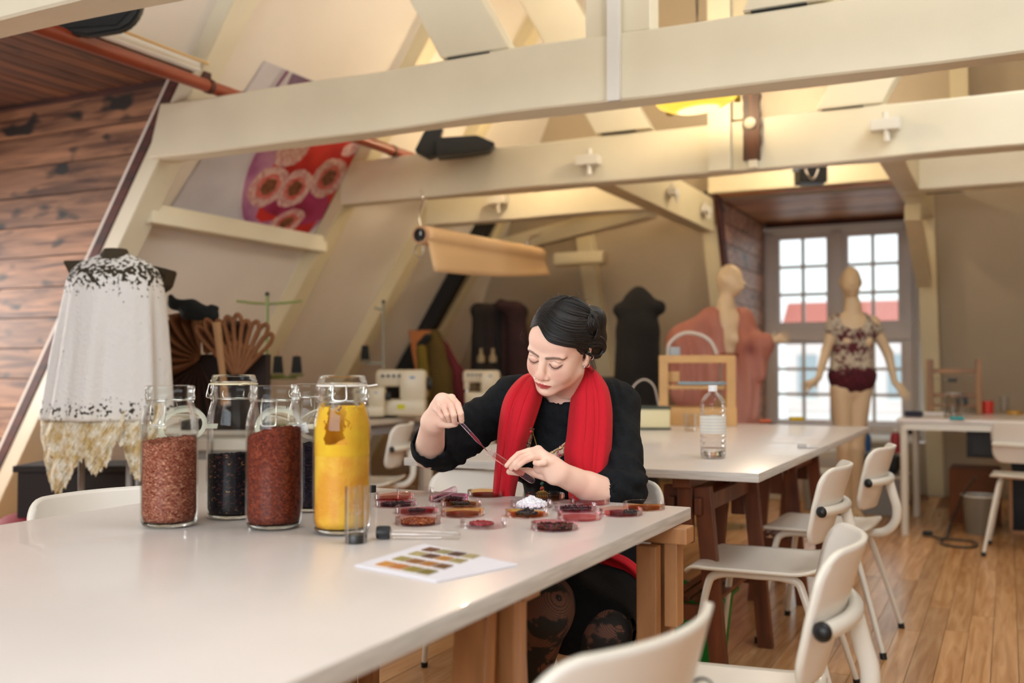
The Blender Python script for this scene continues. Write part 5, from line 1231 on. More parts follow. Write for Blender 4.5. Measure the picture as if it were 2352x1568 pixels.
for pp in (((142, 598), (240, 596), (240, 660), (172, 655)), ((300, 598), (384, 617), (372, 657), (300, 700))):
    b = B(); plate(b, [at(x, y, 4.28) for x, y in pp], 0.14, (-0.44, 0.9, 0)); bev(b, 0.006); obj('shoulder_wing', b, M_formd, t, world=True)
M_pole = mat('grey_stand_metal', '9a9896', rough=0.4, metal=0.4)
for x in (188, 298, 316):
    a = at(x, 1000, 4.25); obj('stand_pole', tube(B(), [a+Vector((0, 0, 0.25)), (a.x, a.y, 0.02)], 0.013 if x < 310 else 0.010, 12), M_pole, t, world=True, smooth=60)
obj('stand_base', box(B(), (0, 0.02, 0.012), (0.5, 0.3, 0.024), bev=0.006), M_blk, t)
t = thing('red_cloth_heap', 'dark crimson cloth on the floor by the rafter foot', 'cloth', atz(70, 1230, 0.35))
f_ = atz(75, 1205, 0.35); F0 = Field(f_-Vector((.25, .25, .1)), f_+Vector((.25, .25, .15)), 0.02); F0.ell(f_, (0.18, 0.14, 0.06)); V, Q = F0.mesh(); np_obj('cloth', V, Q, mat('crimson_cloth', '8a1024', rough=0.8), t)
t = thing('low_crate', 'dark crate under the red cloth at the left edge', 'crate', (f_.x, f_.y, 0)); obj('crate_body', box(B(), (0, 0, 0.15), (0.5, 0.45, 0.30), bev=0.008), M_dark, t)

q = at(225, 1000, 4.72)
t = thing('dark_low_filler', 'dark low chest added to darken the area behind the lace cape', 'filler', (q.x, q.y, 0), YAW)  # box put in only to make the low area behind the cape dark
obj('filler_body', box(B(), (0, 0, 0.30), (0.62, 0.26, 0.60), bev=0.008), mat('dark_grey_filler', '2c2726', rough=0.8), t); obj('filler_lid', box(B(), (0, 0, 0.615), (0.65, 0.29, 0.03), bev=0.005), mat('dark_grey_filler', '2c2726'), t)

t = thing('side_cabinet', 'pale grey side cabinet carrying the brown paper fans', 'cabinet', (fb.x, fb.y, 0), YAW)
obj('carcass', box(B(), (0, 0.04, 0.355), (0.46, 0.34, 0.69), bev=0.005), mat('mid_grey_board', '8c8884', rough=0.6), t); obj('cabinet_top', box(B(), (0, 0.04, 0.722), (0.50, 0.38, 0.05), bev=0.005), M_grey, t)
for k in range(3): obj('drawer', box(B(), (0, -0.137, 0.14+0.21*k), (0.42, 0.012, 0.19), bev=0.003), M_grey, t)
# ================================================================== REAR TABLE THINGS
M_playwood = mat('plywood_pale', 'c4985e', rough=0.5, var=0.08, scale=6)
pb = atz(1600, 974, TZ)
t = thing('plywood_printer', 'plywood framed desktop machine with a blue glass bed on the rear table', 'machine', (pb.x, pb.y, TZ), YAW-0.15)
W2, D2, H2 = 0.205, 0.15, 0.39
for sx in (-1, 1):
    for sy in (-1, 1): obj('upright', box(B(), (sx*W2-sx*0.02, sy*D2, H2/2), (0.05 if sy < 0 else 0.02, 0.012, H2), bev=0.002), M_playwood, t)
obj('top_frame', box(B(), (0, -D2, H2-0.02), (2*W2, 0.014, 0.042), bev=0.002), M_playwood, t)
obj('top_frame', box(B(), (0, D2, H2-0.02), (2*W2, 0.014, 0.03), bev=0.002), M_playwood, t)
for sx in (-1, 1): obj('side_frame', box(B(), (sx*W2, 0, H2-0.015), (0.012, 2*D2, 0.03), bev=0.002), M_playwood, t)
obj('base_box', box(B(), (0, 0, 0.05), (2*W2+0.02, 2*D2+0.02, 0.10), bev=0.003), M_playwood, t)
obj('print_bed', box(B(), (0.03, -0.01, 0.235), (0.27, 0.2, 0.012), bev=0.002), mat('blue_bed_glass', '86aab8', rough=0.25), t)
obj('bed_carrier', box(B(), (-0.01, 0, 0.212), (0.33, 0.22, 0.022), bev=0.002), M_playwood, t)
obj('extruder', box(B(), (-0.13, -0.05, 0.27), (0.07, 0.05, 0.06), bev=0.004), M_playwood, t)
obj('motor', box(B(), (-0.12, -0.03, H2+0.025), (0.06, 0.05, 0.05), bev=0.006), mat('grey_motor', '9aa0a4', rough=0.4), t)
obj('steel_rod', tube(B(), [(W2-0.07, 0.02, 0.1), (W2-0.07, 0.02, H2-0.03)], 0.006, 8), M_wire, t)
obj('feed_tube', tube(B(), spline([(-0.16, -0.03, H2+0.0), (-0.15, -0.03, H2+0.07), (-0.08, -0.03, H2+0.125), (0.0, -0.03, H2+0.125), (0.075, -0.03, H2+0.085), (0.115, -0.03, H2+0.01)], 8), 0.011, 10), mat('milky_tube', 'cfc4b8', rough=0.3, alpha=0.8), t, smooth=60)
obj('cord', tube(B(), spline([(-0.33, -0.10, 0.10), (-0.36, -0.1, 0.20), (-0.30, -0.1, 0.255), (-0.24, -0.1, 0.22), (-0.21, -0.1, 0.1), (-0.19, -0.1, 0.05)], 8), 0.005, 8), mat('milky_tube', 'cfc4b8'), t, smooth=60)
p = atz(1715, 972, TZ)
t = thing('wooden_spool', 'pale wooden spool fixed beside the plywood machine', 'spool', (p.x-0.1, p.y-0.1, TZ+0.10))
sd = Vector((0.8, -0.5, -0.2)).normalized()
for q in (-0.02, 0.02): obj('flange', lathe(B(), [(0, -0.004), (0.055, -0.004), (0.055, 0.004), (0, 0.004)], 24, sd*q, M=frame_to(sd)), M_playwood, t, smooth=40)
obj('hub', tube(B(), [sd*-0.02, sd*0.02], 0.022, 16), M_beech, t, smooth=40); obj('holder', bar(B(), (0, 0, 0), (-0.05, 0.05, -0.06), 0.02, 0.02), M_playwood, t); obj('holder_post', bar(B(), (-0.03, 0.03, -0.02), (-0.03, 0.03, -0.0985), 0.02, 0.02, up=(1, 0, 0)), M_playwood, t)
p = atz(1503, 986, TZ)
t = thing('cream_box', 'round-cornered cream box left of the plywood machine', 'box', (p.x, p.y, TZ+0.001), YAW)
obj('box_body', box(B(), (0, 0.03, 0.058), (0.155, 0.14, 0.10), bev=0.012), mat('cream_card', 'd9cfa6', rough=0.5), t, smooth=40)
obj('box_lid', box(B(), (0, 0.03, 0.113), (0.165, 0.15, 0.012), bev=0.003), mat('dark_green_lid', '2c3a34', rough=0.5), t); obj('box_foot', box(B(), (0, 0.03, 0.005), (0.160, 0.145, 0.008)), mat('dark_green_lid', '2c3a34'), t)
p = atz(1586, 990, TZ)
t = thing('plastic_cup', 'small clear cup in front of the plywood machine', 'cup', (p.x, p.y, TZ+0.001))
obj('cup_wall', lathe(B(), [(0, 0), (0.028, 0), (0.036, 0.085), (0.038, 0.088), (0.034, 0.085), (0.026, 0.003), (0, 0.003)], 24), thinglass('cup_clear', (0.93, 0.92, 0.90), 0.15), t, smooth=50)
p = atz(1638, 1052, TZ)
t = thing('plastic_bottle', 'clear plastic bottle with white label standing on the rear table', 'bottle', (p.x, p.y, TZ+0.001))
M_pet = thinglass('pet_plastic', (0.96, 0.965, 0.97), 0.18)
pr_ = [(0, 0.004), (0.036, 0), (0.042, 0.004), (0.0445, 0.012)]
for k in range(9): z = 0.02+k*0.018; pr_ += [(0.0455, z), (0.0455, z+0.012), (0.0435, z+0.015)]
pr_ += [(0.0455, 0.186), (0.042, 0.203), (0.030, 0.222), (0.017, 0.233), (0.0145, 0.238), (0.0145, 0.252)]
obj('bottle_wall', lathe(B(), pr_, 36, cap1=False), M_pet, t, smooth=50)
obj('water', lathe(B(), [(0, 0.005), (0.040, 0.005), (0.0430, 0.014), (0.0432, 0.036), (0, 0.036)], 32), glassmat('water', (1, 1, 1), 0, 1.33), t, smooth=40)
obj('label_band', lathe(B(), [(0.0462, 0.088), (0.0462, 0.150)], 36, cap0=False, cap1=False), mat('white_label', 'e2e0d6', rough=0.5), t, smooth=60)
b = B()
for k in range(5): lathe(b, [(0.0465, 0.140-0.011*k), (0.0465, 0.1375-0.011*k)], 36, cap0=False, cap1=False)
obj('label_print', b, mat('faint_print', 'c9c9cc', rough=0.6), t)
obj('cap', lathe(B(), [(0.0158, 0.236), (0.0158, 0.256), (0.014, 0.258), (0, 0.258), ], 24, cap0=False), mat('clear_white_cap', 'e9e8ea', rough=0.3), t, smooth=50)
p = atz(1831, 966, TZ)
t = thing('tape_roll', 'small yellow block at the far edge of the rear table', 'tape', (p.x, p.y-0.03, TZ+0.001)); obj('tape', box(B(), (0, 0, 0.012), (0.08, 0.04, 0.024), rot=(0, 0, YAW), bev=0.004), mat('mustard_yellow', 'c9a80c', rough=0.5), t)
p = atz(1760, 970, TZ)
t = thing('orange_clamp', 'small orange tool at the far left of the yellow block', 'tool', (p.x, p.y-0.03, TZ+0.001)); obj('tool_body', box(B(), (0, 0, 0.010), (0.07, 0.02, 0.02), rot=(0, 0, YAW), bev=0.005), mat('orange_plastic', 'c8603c', rough=0.5), t)
obj('tool_tip', box(B(), (-0.0, 0.03, 0.006), (0.02, 0.05, 0.01)), mat('orange_plastic', 'c8603c'), t)
p = atz(1842, 1029, TZ)
t = thing('crumpled_foil', 'tiny crumpled grey scrap on the rear table', 'scrap', (p.x, p.y, TZ+0.001)); obj('scrap', box(B(), (0, 0, 0.008), (0.035, 0.02, 0.016), bev=0.004, rot=(0, 0, 0.4)), mat('grey_foil', 'b4b0ae', rough=0.3), t); obj('scrap_edge', box(B(), (0.035, 0.01, 0.002), (0.05, 0.02, 0.003)), mat('grey_foil', 'b4b0ae'), t)
# ================================================================== MANNEQUINS
M_manq = mat('mannequin_skin', 'd9c09c', rough=0.45)
VFn = np.array((-0.44, 0.9, 0))
def A_(px, py, D): return np.array(at(px, py, D))
def mannequin(name, label, base, J, D, head, face=(0, 0), hands=True):
    """J: joint name -> (px,py,dD). One continuous body."""
    g = lambda n: A_(J[n][0], J[n][1], D+(J[n][2] if len(J[n]) > 2 else 0))
    pts = [g(n) for n in J]; lo = np.min(pts, 0)-0.16; hi = np.max(pts, 0)+0.16; lo[2] = max(lo[2], -0.01)
    f = Field(lo, hi, 0.0085); fl = (VFn, 1.45)
    hc = g('head'); M3 = np.array(Euler(head).to_matrix())
    f.ell(hc, (0.070, 0.092, 0.105), M3, k=0.02); f.ell(hc+M3 @ np.array((0, -0.045, -0.055)), (0.045, 0.045, 0.055), M3, k=0.03)
    f.cone(hc+M3 @ np.array((0, -0.088, -0.012)), hc+M3 @ np.array((0, -0.108, -0.040)), 0.008, 0.012, k=0.012)
    f.cone(hc+M3 @ np.array((-0.018, -0.098, -0.068)), hc+M3 @ np.array((0.018, -0.098, -0.068)), 0.007, 0.007, k=0.008)
    for s in (-1, 1):
        f.ell(hc+M3 @ np.array((s*0.03, -0.088, 0.0)), (0.014, 0.010, 0.009), M3, k=0.006, sub=True)
        f.ell(hc+M3 @ np.array((s*0.071, 0.005, -0.01)), (0.008, 0.018, 0.028), M3, k=0.008)
    f.cone(hc+M3 @ np.array((0, 0.015, -0.06)), g('neck'), 0.046, 0.050, k=0.03)
    ch = (g('shR')+g('shL'))/2
    f.cone(g('neck'), ch-np.array((0, 0, 0.03)), 0.05, 0.07, k=0.05)
    f.cone(g('shR'), g('shL'), 0.052, 0.052, k=0.05)
    f.cone(ch-np.array((0, 0, 0.09)), g('waist'), 0.128, 0.092, k=0.05, flat=fl)
    for s in ('shR', 'shL'): f.ell(ch*0.5+g(s)*0.5+np.array((0, 0, -0.135))-VFn*0.050, (0.050, 0.042, 0.045), k=0.035)
    f.cone(g('waist'), (g('hipR')+g('hipL'))/2+np.array((0, 0, .03)), 0.092, 0.128, k=0.06, flat=fl)
    for s in 'RL':
        f.cone(g('hip'+s), g('knee'+s), 0.080, 0.048, k=0.014); f.cone(g('knee'+s), g('foot'+s), 0.052, 0.030, k=0.02)
        ft = g('foot'+s); f.cone(ft-np.array((0, 0, 0.02)), ft-VFn*0.11-np.array((0, 0, 0.04)), 0.034, 0.022, k=0.02)
        f.cone(g('sh'+s), g('el'+s), 0.045, 0.034, k=0.03); f.cone(g('el'+s), g('wr'+s), 0.034, 0.021, k=0.015)
        w, h_ = g('wr'+s), g('ha'+s); d = (h_-w); L_ = np.linalg.norm(d); d = d/L_
        sd = np.cross(d, VFn); sd /= np.linalg.norm(sd)
        pm_ = w+d*0.07; f.cone(w, pm_, 0.020, 0.026, k=0.012, flat=(VFn, 1.5))
        for q in range(4):
            o_ = sd*(q-1.5)*0.016; f.cone(pm_+o_, pm_+o_*1.5+d*(0.085-abs(q-1.3)*0.01), 0.0085, 0.0065, k=0.006)
        f.cone(w+d*0.02+sd*0.015, w+d*0.06+sd*0.05, 0.010, 0.007, k=0.008)
    V, Q = f.mesh(); V = smooth_mesh(V, Q, 1)
    t = thing(name, label, 'mannequin', base); np_obj('body', V, Q, M_manq, t)
    obj('base_plate', lathe(B(), [(0, 0), (0.19, 0), (0.19, 0.008), (0, 0.010)], 36), thinglass('base_glass', (0.80, 0.88, 0.86), 0.2), t, smooth=40)
    return t, g
JR_ = dict(head=(1954, 646), neck=(1958, 705), shR=(1920, 738), shL=(2003, 742), waist=(1957, 815), hipR=(1932, 895), hipL=(1976, 895), kneeR=(1940, 1030), kneeL=(1968, 1030),
    footR=(1946, 1172), footL=(1968, 1172), elR=(1898, 805, 0.02), elL=(2040, 812, 0.02), wrR=(1880, 868, -0.05), wrL=(2055, 878, -0.05), haR=(1838, 898, -0.08), haL=(2078, 905, -0.08))
p = A_(1957, 1185, 7.19)
tR, gR = mannequin('mannequin', 'pale mannequin in a stained white and burgundy top before the window', (p[0], p[1], 0), JR_, 7.19, (R_(-4), 0, YAW-R_(12)))
JL_ = dict(head=(1676, 642), neck=(1666, 706), shR=(1632, 733, 0.02), shL=(1706, 733, -0.03), waist=(1668, 815), hipR=(1650, 895), hipL=(1682, 895, -0.03), kneeR=(1640, 1040), kneeL=(1668, 1040, -0.05),
    footR=(1648, 1182), footL=(1654, 1188, -0.12), elR=(1598, 790, 0.05), elL=(1728, 790, -0.1), wrR=(1570, 850, 0.05), wrL=(1764, 786, -0.2), haR=(1556, 880, 0.05), haL=(1796, 776, -0.22))
p = A_(1652, 1198, 6.87)
tL, gL = mannequin('mannequin', 'pale mannequin in an open sheer pink robe with one hand held out', (p[0], p[1], 0), JL_, 6.87, (R_(-3), 0, YAW+R_(50)))
# stained top (its colours are the dye)
f = Field(np.min([gR('shR'), gR('shL'), gR('hipR')], 0)-0.25, np.max([gR('shR'), gR('shL'), gR('hipL')], 0)+0.25, 0.0095)
ch = (gR('shR')+gR('shL'))/2; fl = (VFn, 1.42)
f.cone(ch-np.array((0, 0, 0.06)), gR('waist'), 0.150, 0.128, k=0.04, flat=fl); f.cone(gR('waist'), gR('waist')-np.array((0, 0, 0.135)), 0.130, 0.172, k=0.04, flat=fl)
f.cone(gR('shR'), gR('shR')*0.75+gR('elR')*0.25, 0.062, 0.060, k=0.04); f.cone(gR('shL')+np.array((0, 0, -.03)), gR('shL')*0.8+gR('elL')*0.2, 0.055, 0.055, k=0.04)
f.cone(ch, ch-np.array((0, 0, 0.05)), 0.10, 0.10, k=0.03, flat=fl); f.cone(gR('neck')+np.array((0, 0, 0.06)), ch+np.array((0.0, -0.05, 0.02)), 0.10, 0.085, k=0.02, sub=True)
V, Q = f.mesh(); V = smooth_mesh(V, Q, 1)
zz = V[:, 2]; zt, zb = gR('shR')[2], V[:, 2].min(); u = (zz-zb)/(zt-zb)
def fnoise(P, sc, seed):
    r = np.random.default_rng(seed); out = 0
    for k in range(6):
        w = r.normal(size=3)*sc; out = out+np.sin(P @ w+r.random()*6.28)
    return out/2.4
n1 = 0.6*fnoise(V, 60, 1)+0.6*fnoise(V, 130, 8); n2 = fnoise(V, 180, 2); c = np.tile(np.array(lin('beb4a2')), (len(V), 1)); c *= (1+0.18*n2)[:, None]
md = np.clip((n1*0.9+0.55*n2-0.15+0.9*np.exp(-((u-0.72)/0.16)**2)-0.28)*4, 0, 1)*(u > 0.2); c = c*(1-md[:, None])+np.array(lin('561a26'))*md[:, None]
hm = np.clip((0.42+0.05*n1-u)*22, 0, 1); c = c*(1-hm[:, None])+np.array(lin('4a0f1e'))*(1+0.3*n2)[:, None]*hm[:, None]
c = np.clip(c, 0.003, 1)
# frilled hem
V = V+(np.array([1, 1, 0])*0.012*(np.sin(V[:, 0]*90)[:, None])*np.clip((0.2-u)*5, 0, 1)[:, None])
np_obj('stained_top', V, Q, vcolmat('stained_cloth', 0.9, 0.6, 60), tR, col=c)
# sheer robe
f = Field(np.min([gL('wrR'), gL('footR')], 0)-0.35, np.max([gL('wrL'), gL('neck')], 0)+0.35, 0.014)
ch = (gL('shR')+gL('shL'))/2; dn = np.array((0, 0, -1.0))
f.cone(ch+dn*0.06, gL('waist'), 0.155, 0.13, k=0.05, flat=fl); f.cone(gL('waist'), gL('waist')+dn*0.55, 0.13, 0.24, k=0.06, flat=fl)
f.cone(gL('shR'), gL('shL'), 0.06, 0.06, k=0.05)
f.cone(gL('shR'), A_(1580, 790, 6.95), 0.075, 0.14, k=0.06, flat=fl); f.cone(A_(1580, 790, 6.95), A_(1575, 900, 6.95), 0.14, 0.11, k=0.06, flat=fl); f.cone(A_(1590, 800, 6.95), A_(1600, 900, 6.95), 0.13, 0.12, k=0.06, flat=fl)
f.cone(gL('shL'), gL('elL'), 0.07, 0.075, k=0.05); f.cone(gL('elL'), gL('wrL')*0.75+gL('elL')*0.25, 0.075, 0.07, k=0.04); f.cone(A_(1745, 800, 6.7), A_(1748, 860, 6.7), 0.07, 0.04, k=0.05, flat=fl); f.cone(A_(1725, 810, 6.75), A_(1722, 950, 6.75), 0.08, 0.06, k=0.05, flat=fl)
for q in ((1678, 700, 0.068, 1676, 845, 0.022), (1672, 690, 0.06, 1674, 740, 0.062)): f.cone(A_(q[0], q[1], 6.67), A_(q[3], q[4], 6.70), q[2], q[5], k=0.01, sub=True); f.cone(A_(q[0], q[1], 6.78), A_(q[3], q[4], 6.80), q[2], q[5], k=0.01, sub=True)
f.cone(gL('neck')+np.array((0, 0, 0.05)), ch+np.array((0, 0, 0.04)), 0.08, 0.06, k=0.02, sub=True)
V, Q = f.mesh(); V = smooth_mesh(V, Q, 1); rgt = np.array((math.cos(YAW), math.sin(YAW), 0)); sgn = V @ rgt
V = V-VFn*(0.012*np.sin(sgn*75+3*np.sin(V[:, 2]*5)))[:, None]*np.clip((1.6-V[:, 2])*1.5, 0, 1)[:, None]
c = np.tile(np.array(lin('ad6d5c')), (len(V), 1)); n2 = fnoise(V, 12, 5); md = np.clip(0.5+0.5*n2, 0, 1)[:, None]*np.clip((1.5-V[:, 2]), 0, 1)[:, None]; c = c*(1-md)+np.array(lin('cf9c96'))*md
c2_ = np.exp(-(((V-A_(1724, 800, 6.7))/0.045)**2).sum(1)); c = c*(1-c2_[:, None])+np.array(lin('6a1a22'))*c2_[:, None]
np_obj('sheer_robe', V, Q, vcolmat('sheer_pink_cloth', 0.7, 0.2, 30), tL, col=c)
obj('waist_belt', tube(B(), [tuple(gL('waist')+np.array((0.135*math.cos(a*PI/12)*0.9, 0.135*math.sin(a*PI/12)*0.8, 0.0))) for a in range(24)], 0.012, 8, closed=True), mat('rust_belt', '8a4630', rough=0.8), tL, world=True, smooth=60)
# ================================================================== DESK AT THE RIGHT
t = thing('desk', 'white desk with tools at the right edge by the wall', 'desk', (0.25, 7.4, 0))
obj('desk_top', box(B(), (0, 0, 0.737), (1.8, 0.98, 0.025), bev=0.004), M_top, t)
obj('desk_rail', box(B(), (0, -0.46, 0.70), (1.7, 0.03, 0.045)), M_tube, t)
for x in (-0.86, 0.86):
    for y in (-0.44, 0.47): obj('leg', tube(B(), [(x, y, 0), (x, y, 0.725)], 0.024, 16), M_tube, t, smooth=60)
def dsk(px, py, y=None): p_ = atz(px, py, TZ); return Vector((p_.x, p_.y, TZ+0.001))
p = dsk(2200, 944)
M_lad = wood('ladder_frame_wood', '9a6a38', '6a4420', grain=(6, 6, 1))
t = thing('wooden_loom', 'upright wooden ladder-like frame standing on the right desk', 'frame', (p.x, 7.72, TZ), 0)
for x in (-0.155, 0.155): obj('upright', box(B(), (x, 0, 0.19), (0.04, 0.05, 0.38), bev=0.003), M_lad, t)
for z, h in ((0.30, 0.03), (0.13, 0.03), (0.06, 0.02)): obj('crossbar', box(B(), (0, 0.0, z), (0.27, 0.02, h), bev=0.002), M_lad, t)
obj('clip', box(B(), (-0.01, -0.02, 0.235), (0.06, 0.02, 0.025), bev=0.004), M_blk, t); obj('wire', tube(B(), [(-0.14, -0.01, 0.245), (0.14, -0.01, 0.245)], 0.003, 6), M_wire, t); obj('dark_knob', box(B(), (0.05, -0.02, 0.09), (0.07, 0.03, 0.05), bev=0.006), M_blk, t)
def simple(name, label, cat, p, part, bm, m, smooth=50, world=False):
    t = thing(name, label, cat, p); obj(part, bm, m, t, smooth=smooth, world=world); return t
p = dsk(2190, 960); t = simple('glass_jar', 'clear glass jar on the right desk before the wooden frame', 'jar', p, 'jar_body', lathe(B(), [(0, 0), (0.055, 0), (0.058, 0.01), (0.058, 0.11), (0.045, 0.135), (0.045, 0.15), (0.043, 0.15), (0.043, 0.135), (0.055, 0.11), (0.055, 0.01), (0, 0.008)], 28), thinglass('cup_clear'))
obj('jar_lid', lathe(B(), [(0, 0.15), (0.047, 0.15), (0.047, 0.162), (0, 0.165)], 24), mat('grey_lid', '9a948c', rough=0.4), t, smooth=50)
simple('red_cup', 'bright red cup on the right desk', 'cup', dsk(2268, 950), 'cup_body', lathe(B(), [(0, 0), (0.038, 0), (0.042, 0.088), (0.039, 0.088), (0.036, 0.003), (0, 0.003)], 24), mat('red_plastic', 'd03a2c', rough=0.4))
simple('cyan_roll', 'small cyan and dark roll at the front of the right desk', 'roll', dsk(2198, 966)+Vector((0, 0, 0.013)), 'roll_body', tube(B(), [(-0.04, 0, 0), (0.0, 0, 0), (0.001, 0, 0), (0.04, 0, 0)], 0.012, 12), mat('cyan_plastic', '1c9aa4', rough=0.4))
simple('clear_beaker', 'low clear beaker right of the glass jar on the desk', 'beaker', dsk(2236, 950), 'beaker_wall', lathe(B(), [(0, 0), (0.032, 0), (0.033, 0.06), (0.031, 0.06), (0.03, 0.003), (0, 0.003)], 24), thinglass('cup_clear'))
simple('drinking_glass', 'tall clear glass at the far right of the desk', 'glass', dsk(2306, 946), 'glass_wall', lathe(B(), [(0, 0), (0.03, 0), (0.036, 0.11), (0.034, 0.11), (0.028, 0.004), (0, 0.004)], 24), thinglass('cup_clear'))
simple('ochre_tape', 'ochre tape roll lying behind the desk chair', 'tape', dsk(2330, 952), 'tape_body', lathe(B(), [(0.025, 0), (0.05, 0), (0.05, 0.025), (0.025, 0.025), (0.025, 0)], 24, cap0=False, cap1=False), mat('ochre_tape', 'b88a30', rough=0.5))
t = simple('dark_pouch', 'dark blue pouch at the left corner of the right desk', 'pouch', dsk(2098, 958), 'pouch_body', box(B(), (0, 0.03, 0.02), (0.11, 0.07, 0.035), bev=0.01), mat('navy_cloth', '1c2236', rough=0.8))
simple('paper_stack', 'white sheets lying on the right desk', 'paper', dsk(2145, 952), 'sheets', box(B(), (0, 0.02, 0.008), (0.16, 0.12, 0.014), rot=(0, 0, 0.3)), mat('white_paper', 'e9e6e4'))
# under the desk
t = simple('brown_carton', 'brown cardboard box on the floor under the desk', 'box', (-0.22, 7.75, 0), 'carton', box(B(), (0, 0, 0.19), (0.32, 0.34, 0.38), bev=0.004), mat('brown_card', '70401f', rough=0.8, var=0.1)); obj('flap', box(B(), (0, 0.0, 0.384), (0.30, 0.32, 0.006)), mat('brown_card', '70401f'), t)
t = simple('grey_waste_bin', 'grey see-through waste bin before the cardboard box', 'bin', (-0.18, 7.22, 0), 'bin_body', lathe(B(), [(0, 0.002), (0.085, 0.002), (0.11, 0.25), (0.105, 0.25), (0.08, 0.006), (0, 0.006)], 28), mat('smoke_plastic', '7a7060', rough=0.3)); obj('rim', tube(B(), [(0.108*math.cos(a*PI/12), 0.108*math.sin(a*PI/12), 0.25) for a in range(24)], 0.006, 8, closed=True), M_wh, t, smooth=60)
t = simple('black_case', 'black case with a brown frame under the desk', 'case', (0.28, 7.55, 0), 'case_body', box(B(), (0, 0, 0.23), (0.55, 0.4, 0.44), bev=0.01), M_dark)
obj('frame', bar(B(), (-0.28, -0.215, 0.012), (0.27, -0.215, 0.012), 0.02, 0.02), M_beech, t); obj('frame', bar(B(), (-0.28, -0.215, 0.02), (-0.28, -0.215, 0.42), 0.02, 0.02, up=(1, 0, 0)), M_beech, t)
t = simple('dark_cabinet', 'dark drawer unit hanging under the desk top', 'cabinet', (0.20, 7.35, 0.50), 'carcass', box(B(), (0, 0, 0.10), (0.9, 0.5, 0.20), bev=0.006), mat('near_black', '17171a', rough=0.6)); obj('drawer', box(B(), (0, -0.255, 0.10), (0.84, 0.012, 0.16), bev=0.003), mat('near_black', '17171a'), t)
# cable with plug on the floor
cb = [atz(x, y, 0.012) for x, y in ((2135, 1229), (2160, 1236), (2200, 1240), (2236, 1244), (2242, 1254), (2215, 1257), (2175, 1252), (2160, 1243), (2175, 1232))]
t = thing('power_cable', 'dark extension cable coiled on the floor at the right', 'cable', cb[2]); up = [aty(2185, 1200, 7.3), aty(2215, 1130, 7.15), aty(2242, 1095, 7.0)]
obj('cable', tube(B(), spline(cb+[atz(2178, 1222, 0.012)]+up, 6), 0.009, 8), mat('dark_cable', '4a3c30', rough=0.5), t, world=True, smooth=60)
obj('plug', box(B(), cb[0]+Vector((-0.01, 0, 0.012)), (0.06, 0.035, 0.03), bev=0.008), M_blk, t, world=True, smooth=50)
# low storage below the window
t = thing('window_bench', 'pale low cabinet standing under the far window', 'cabinet', (-1.35, 8.55, 0))
obj('carcass', box(B(), (0, 0, 0.21), (1.25, 0.42, 0.40), bev=0.005), mat('warm_white', 'cfc7b6', rough=0.5), t)
for k in range(3): obj('drawer', box(B(), (-0.41+0.41*k, -0.218, 0.22), (0.38, 0.014, 0.30), bev=0.003), M_winframe, t)
for i, (x, y, s, lab, c) in enumerate(((-0.86, 7.95, 0.34, 'clear plastic crate under the window beside the desk leg', 'b4b8ba'), (-1.26, 7.98, 0.30, 'clear plastic crate below the standing mannequin', 'a8aaa8'))):
    t = thing('clear_crate', lab, 'crate', (x, y, 0), 0, 'clear crates by the window')
    obj('tub', tub(B(), (0, 0, 0.004), s*0.9, 0.3, s, 0.36, 0.26), mat('milky_plastic_%d' % i, c, rough=0.35, alpha=0.75), t, smooth=40)
    obj('lid', box(B(), (0, 0, 0.285), (s+0.04, 0.40, 0.02), bev=0.005), M_wh, t)
t = simple('black_cloth_pile', 'black bag lying on the crate by the desk', 'bag', (-0.88, 7.95, 0.297), 'bag_body', box(B(), (0, 0, 0.07), (0.3, 0.3, 0.13), bev=0.04), M_dark)
t = simple('blue_spray_bottle', 'blue bottle standing below the window behind the rear table', 'bottle', (-1.02, 8.45, 0.412), 'bottle_body', lathe(B(), [(0, 0), (0.035, 0), (0.035, 0.12), (0.012, 0.15), (0.012, 0.18), (0, 0.18)], 20), mat('blue_plastic', '1c4f8c', rough=0.3)); obj('nozzle', box(B(), (0, 0, 0.195), (0.02, 0.05, 0.03), bev=0.004), M_blk, t)
t = simple('red_bottle', 'red and white container standing at the desk leg under the window', 'bottle', (-0.80, 8.42, 0.412), 'body', lathe(B(), [(0, 0), (0.04, 0), (0.04, 0.13), (0.02, 0.16), (0, 0.16)], 20), mat('deep_red', 'a02830', rough=0.4)); obj('cap', lathe(B(), [(0.0, 0.16), (0.022, 0.16), (0.022, 0.19), (0, 0.19)], 16), M_wh, t)
# ================================================================== OUTSIDE
def house(x, y, w, h, label, wall, roofc, nw, nf, z0=-6.6):
    t = thing('town_house', label, 'building', (x, y, z0))
    obj('facade', box(B(), (0, 1.0, (h)/2), (w, 2.0, h)), mat('facade_'+wall, wall, rough=0.9), t)
    obj('roof', prism(B(), [(-0.3, h), (2.3, h), (1.4, h+0.9), (0.9, h+0.9)], 'x', -w/2-0.1, w/2+0.1), mat('roof_'+roofc, roofc, rough=0.9), t)
    fw = w/nw
    for i in range(nw):
        for j in range(nf):
            zz = h-1.6-2.6*j
            wn = obj('window', box(B(), (-w/2+fw*(i+0.5), -0.03, zz), (fw*0.42, 0.10, 1.4)), mat('far_window_glass', 'a4b0b6', rough=0.4), t)
            obj('window_surround', box(B(), (-w/2+fw*(i+0.5), -0.06, zz-0.75), (fw*0.5, 0.14, 0.10)), mat('far_white', 'e9e6e2', rough=0.8), wn)
    for j in range(nf): obj('cornice', box(B(), (0, -0.08, h-0.3-2.6*j), (w+0.1, 0.2, 0.16)), mat('far_white', 'e9e6e2'), t)
    return t
house(-10.2, 34, 5.8, 9.5, 'pale town house with red roof across the street, left in the window', 'ece8e6', 'cf8478', 4, 4)
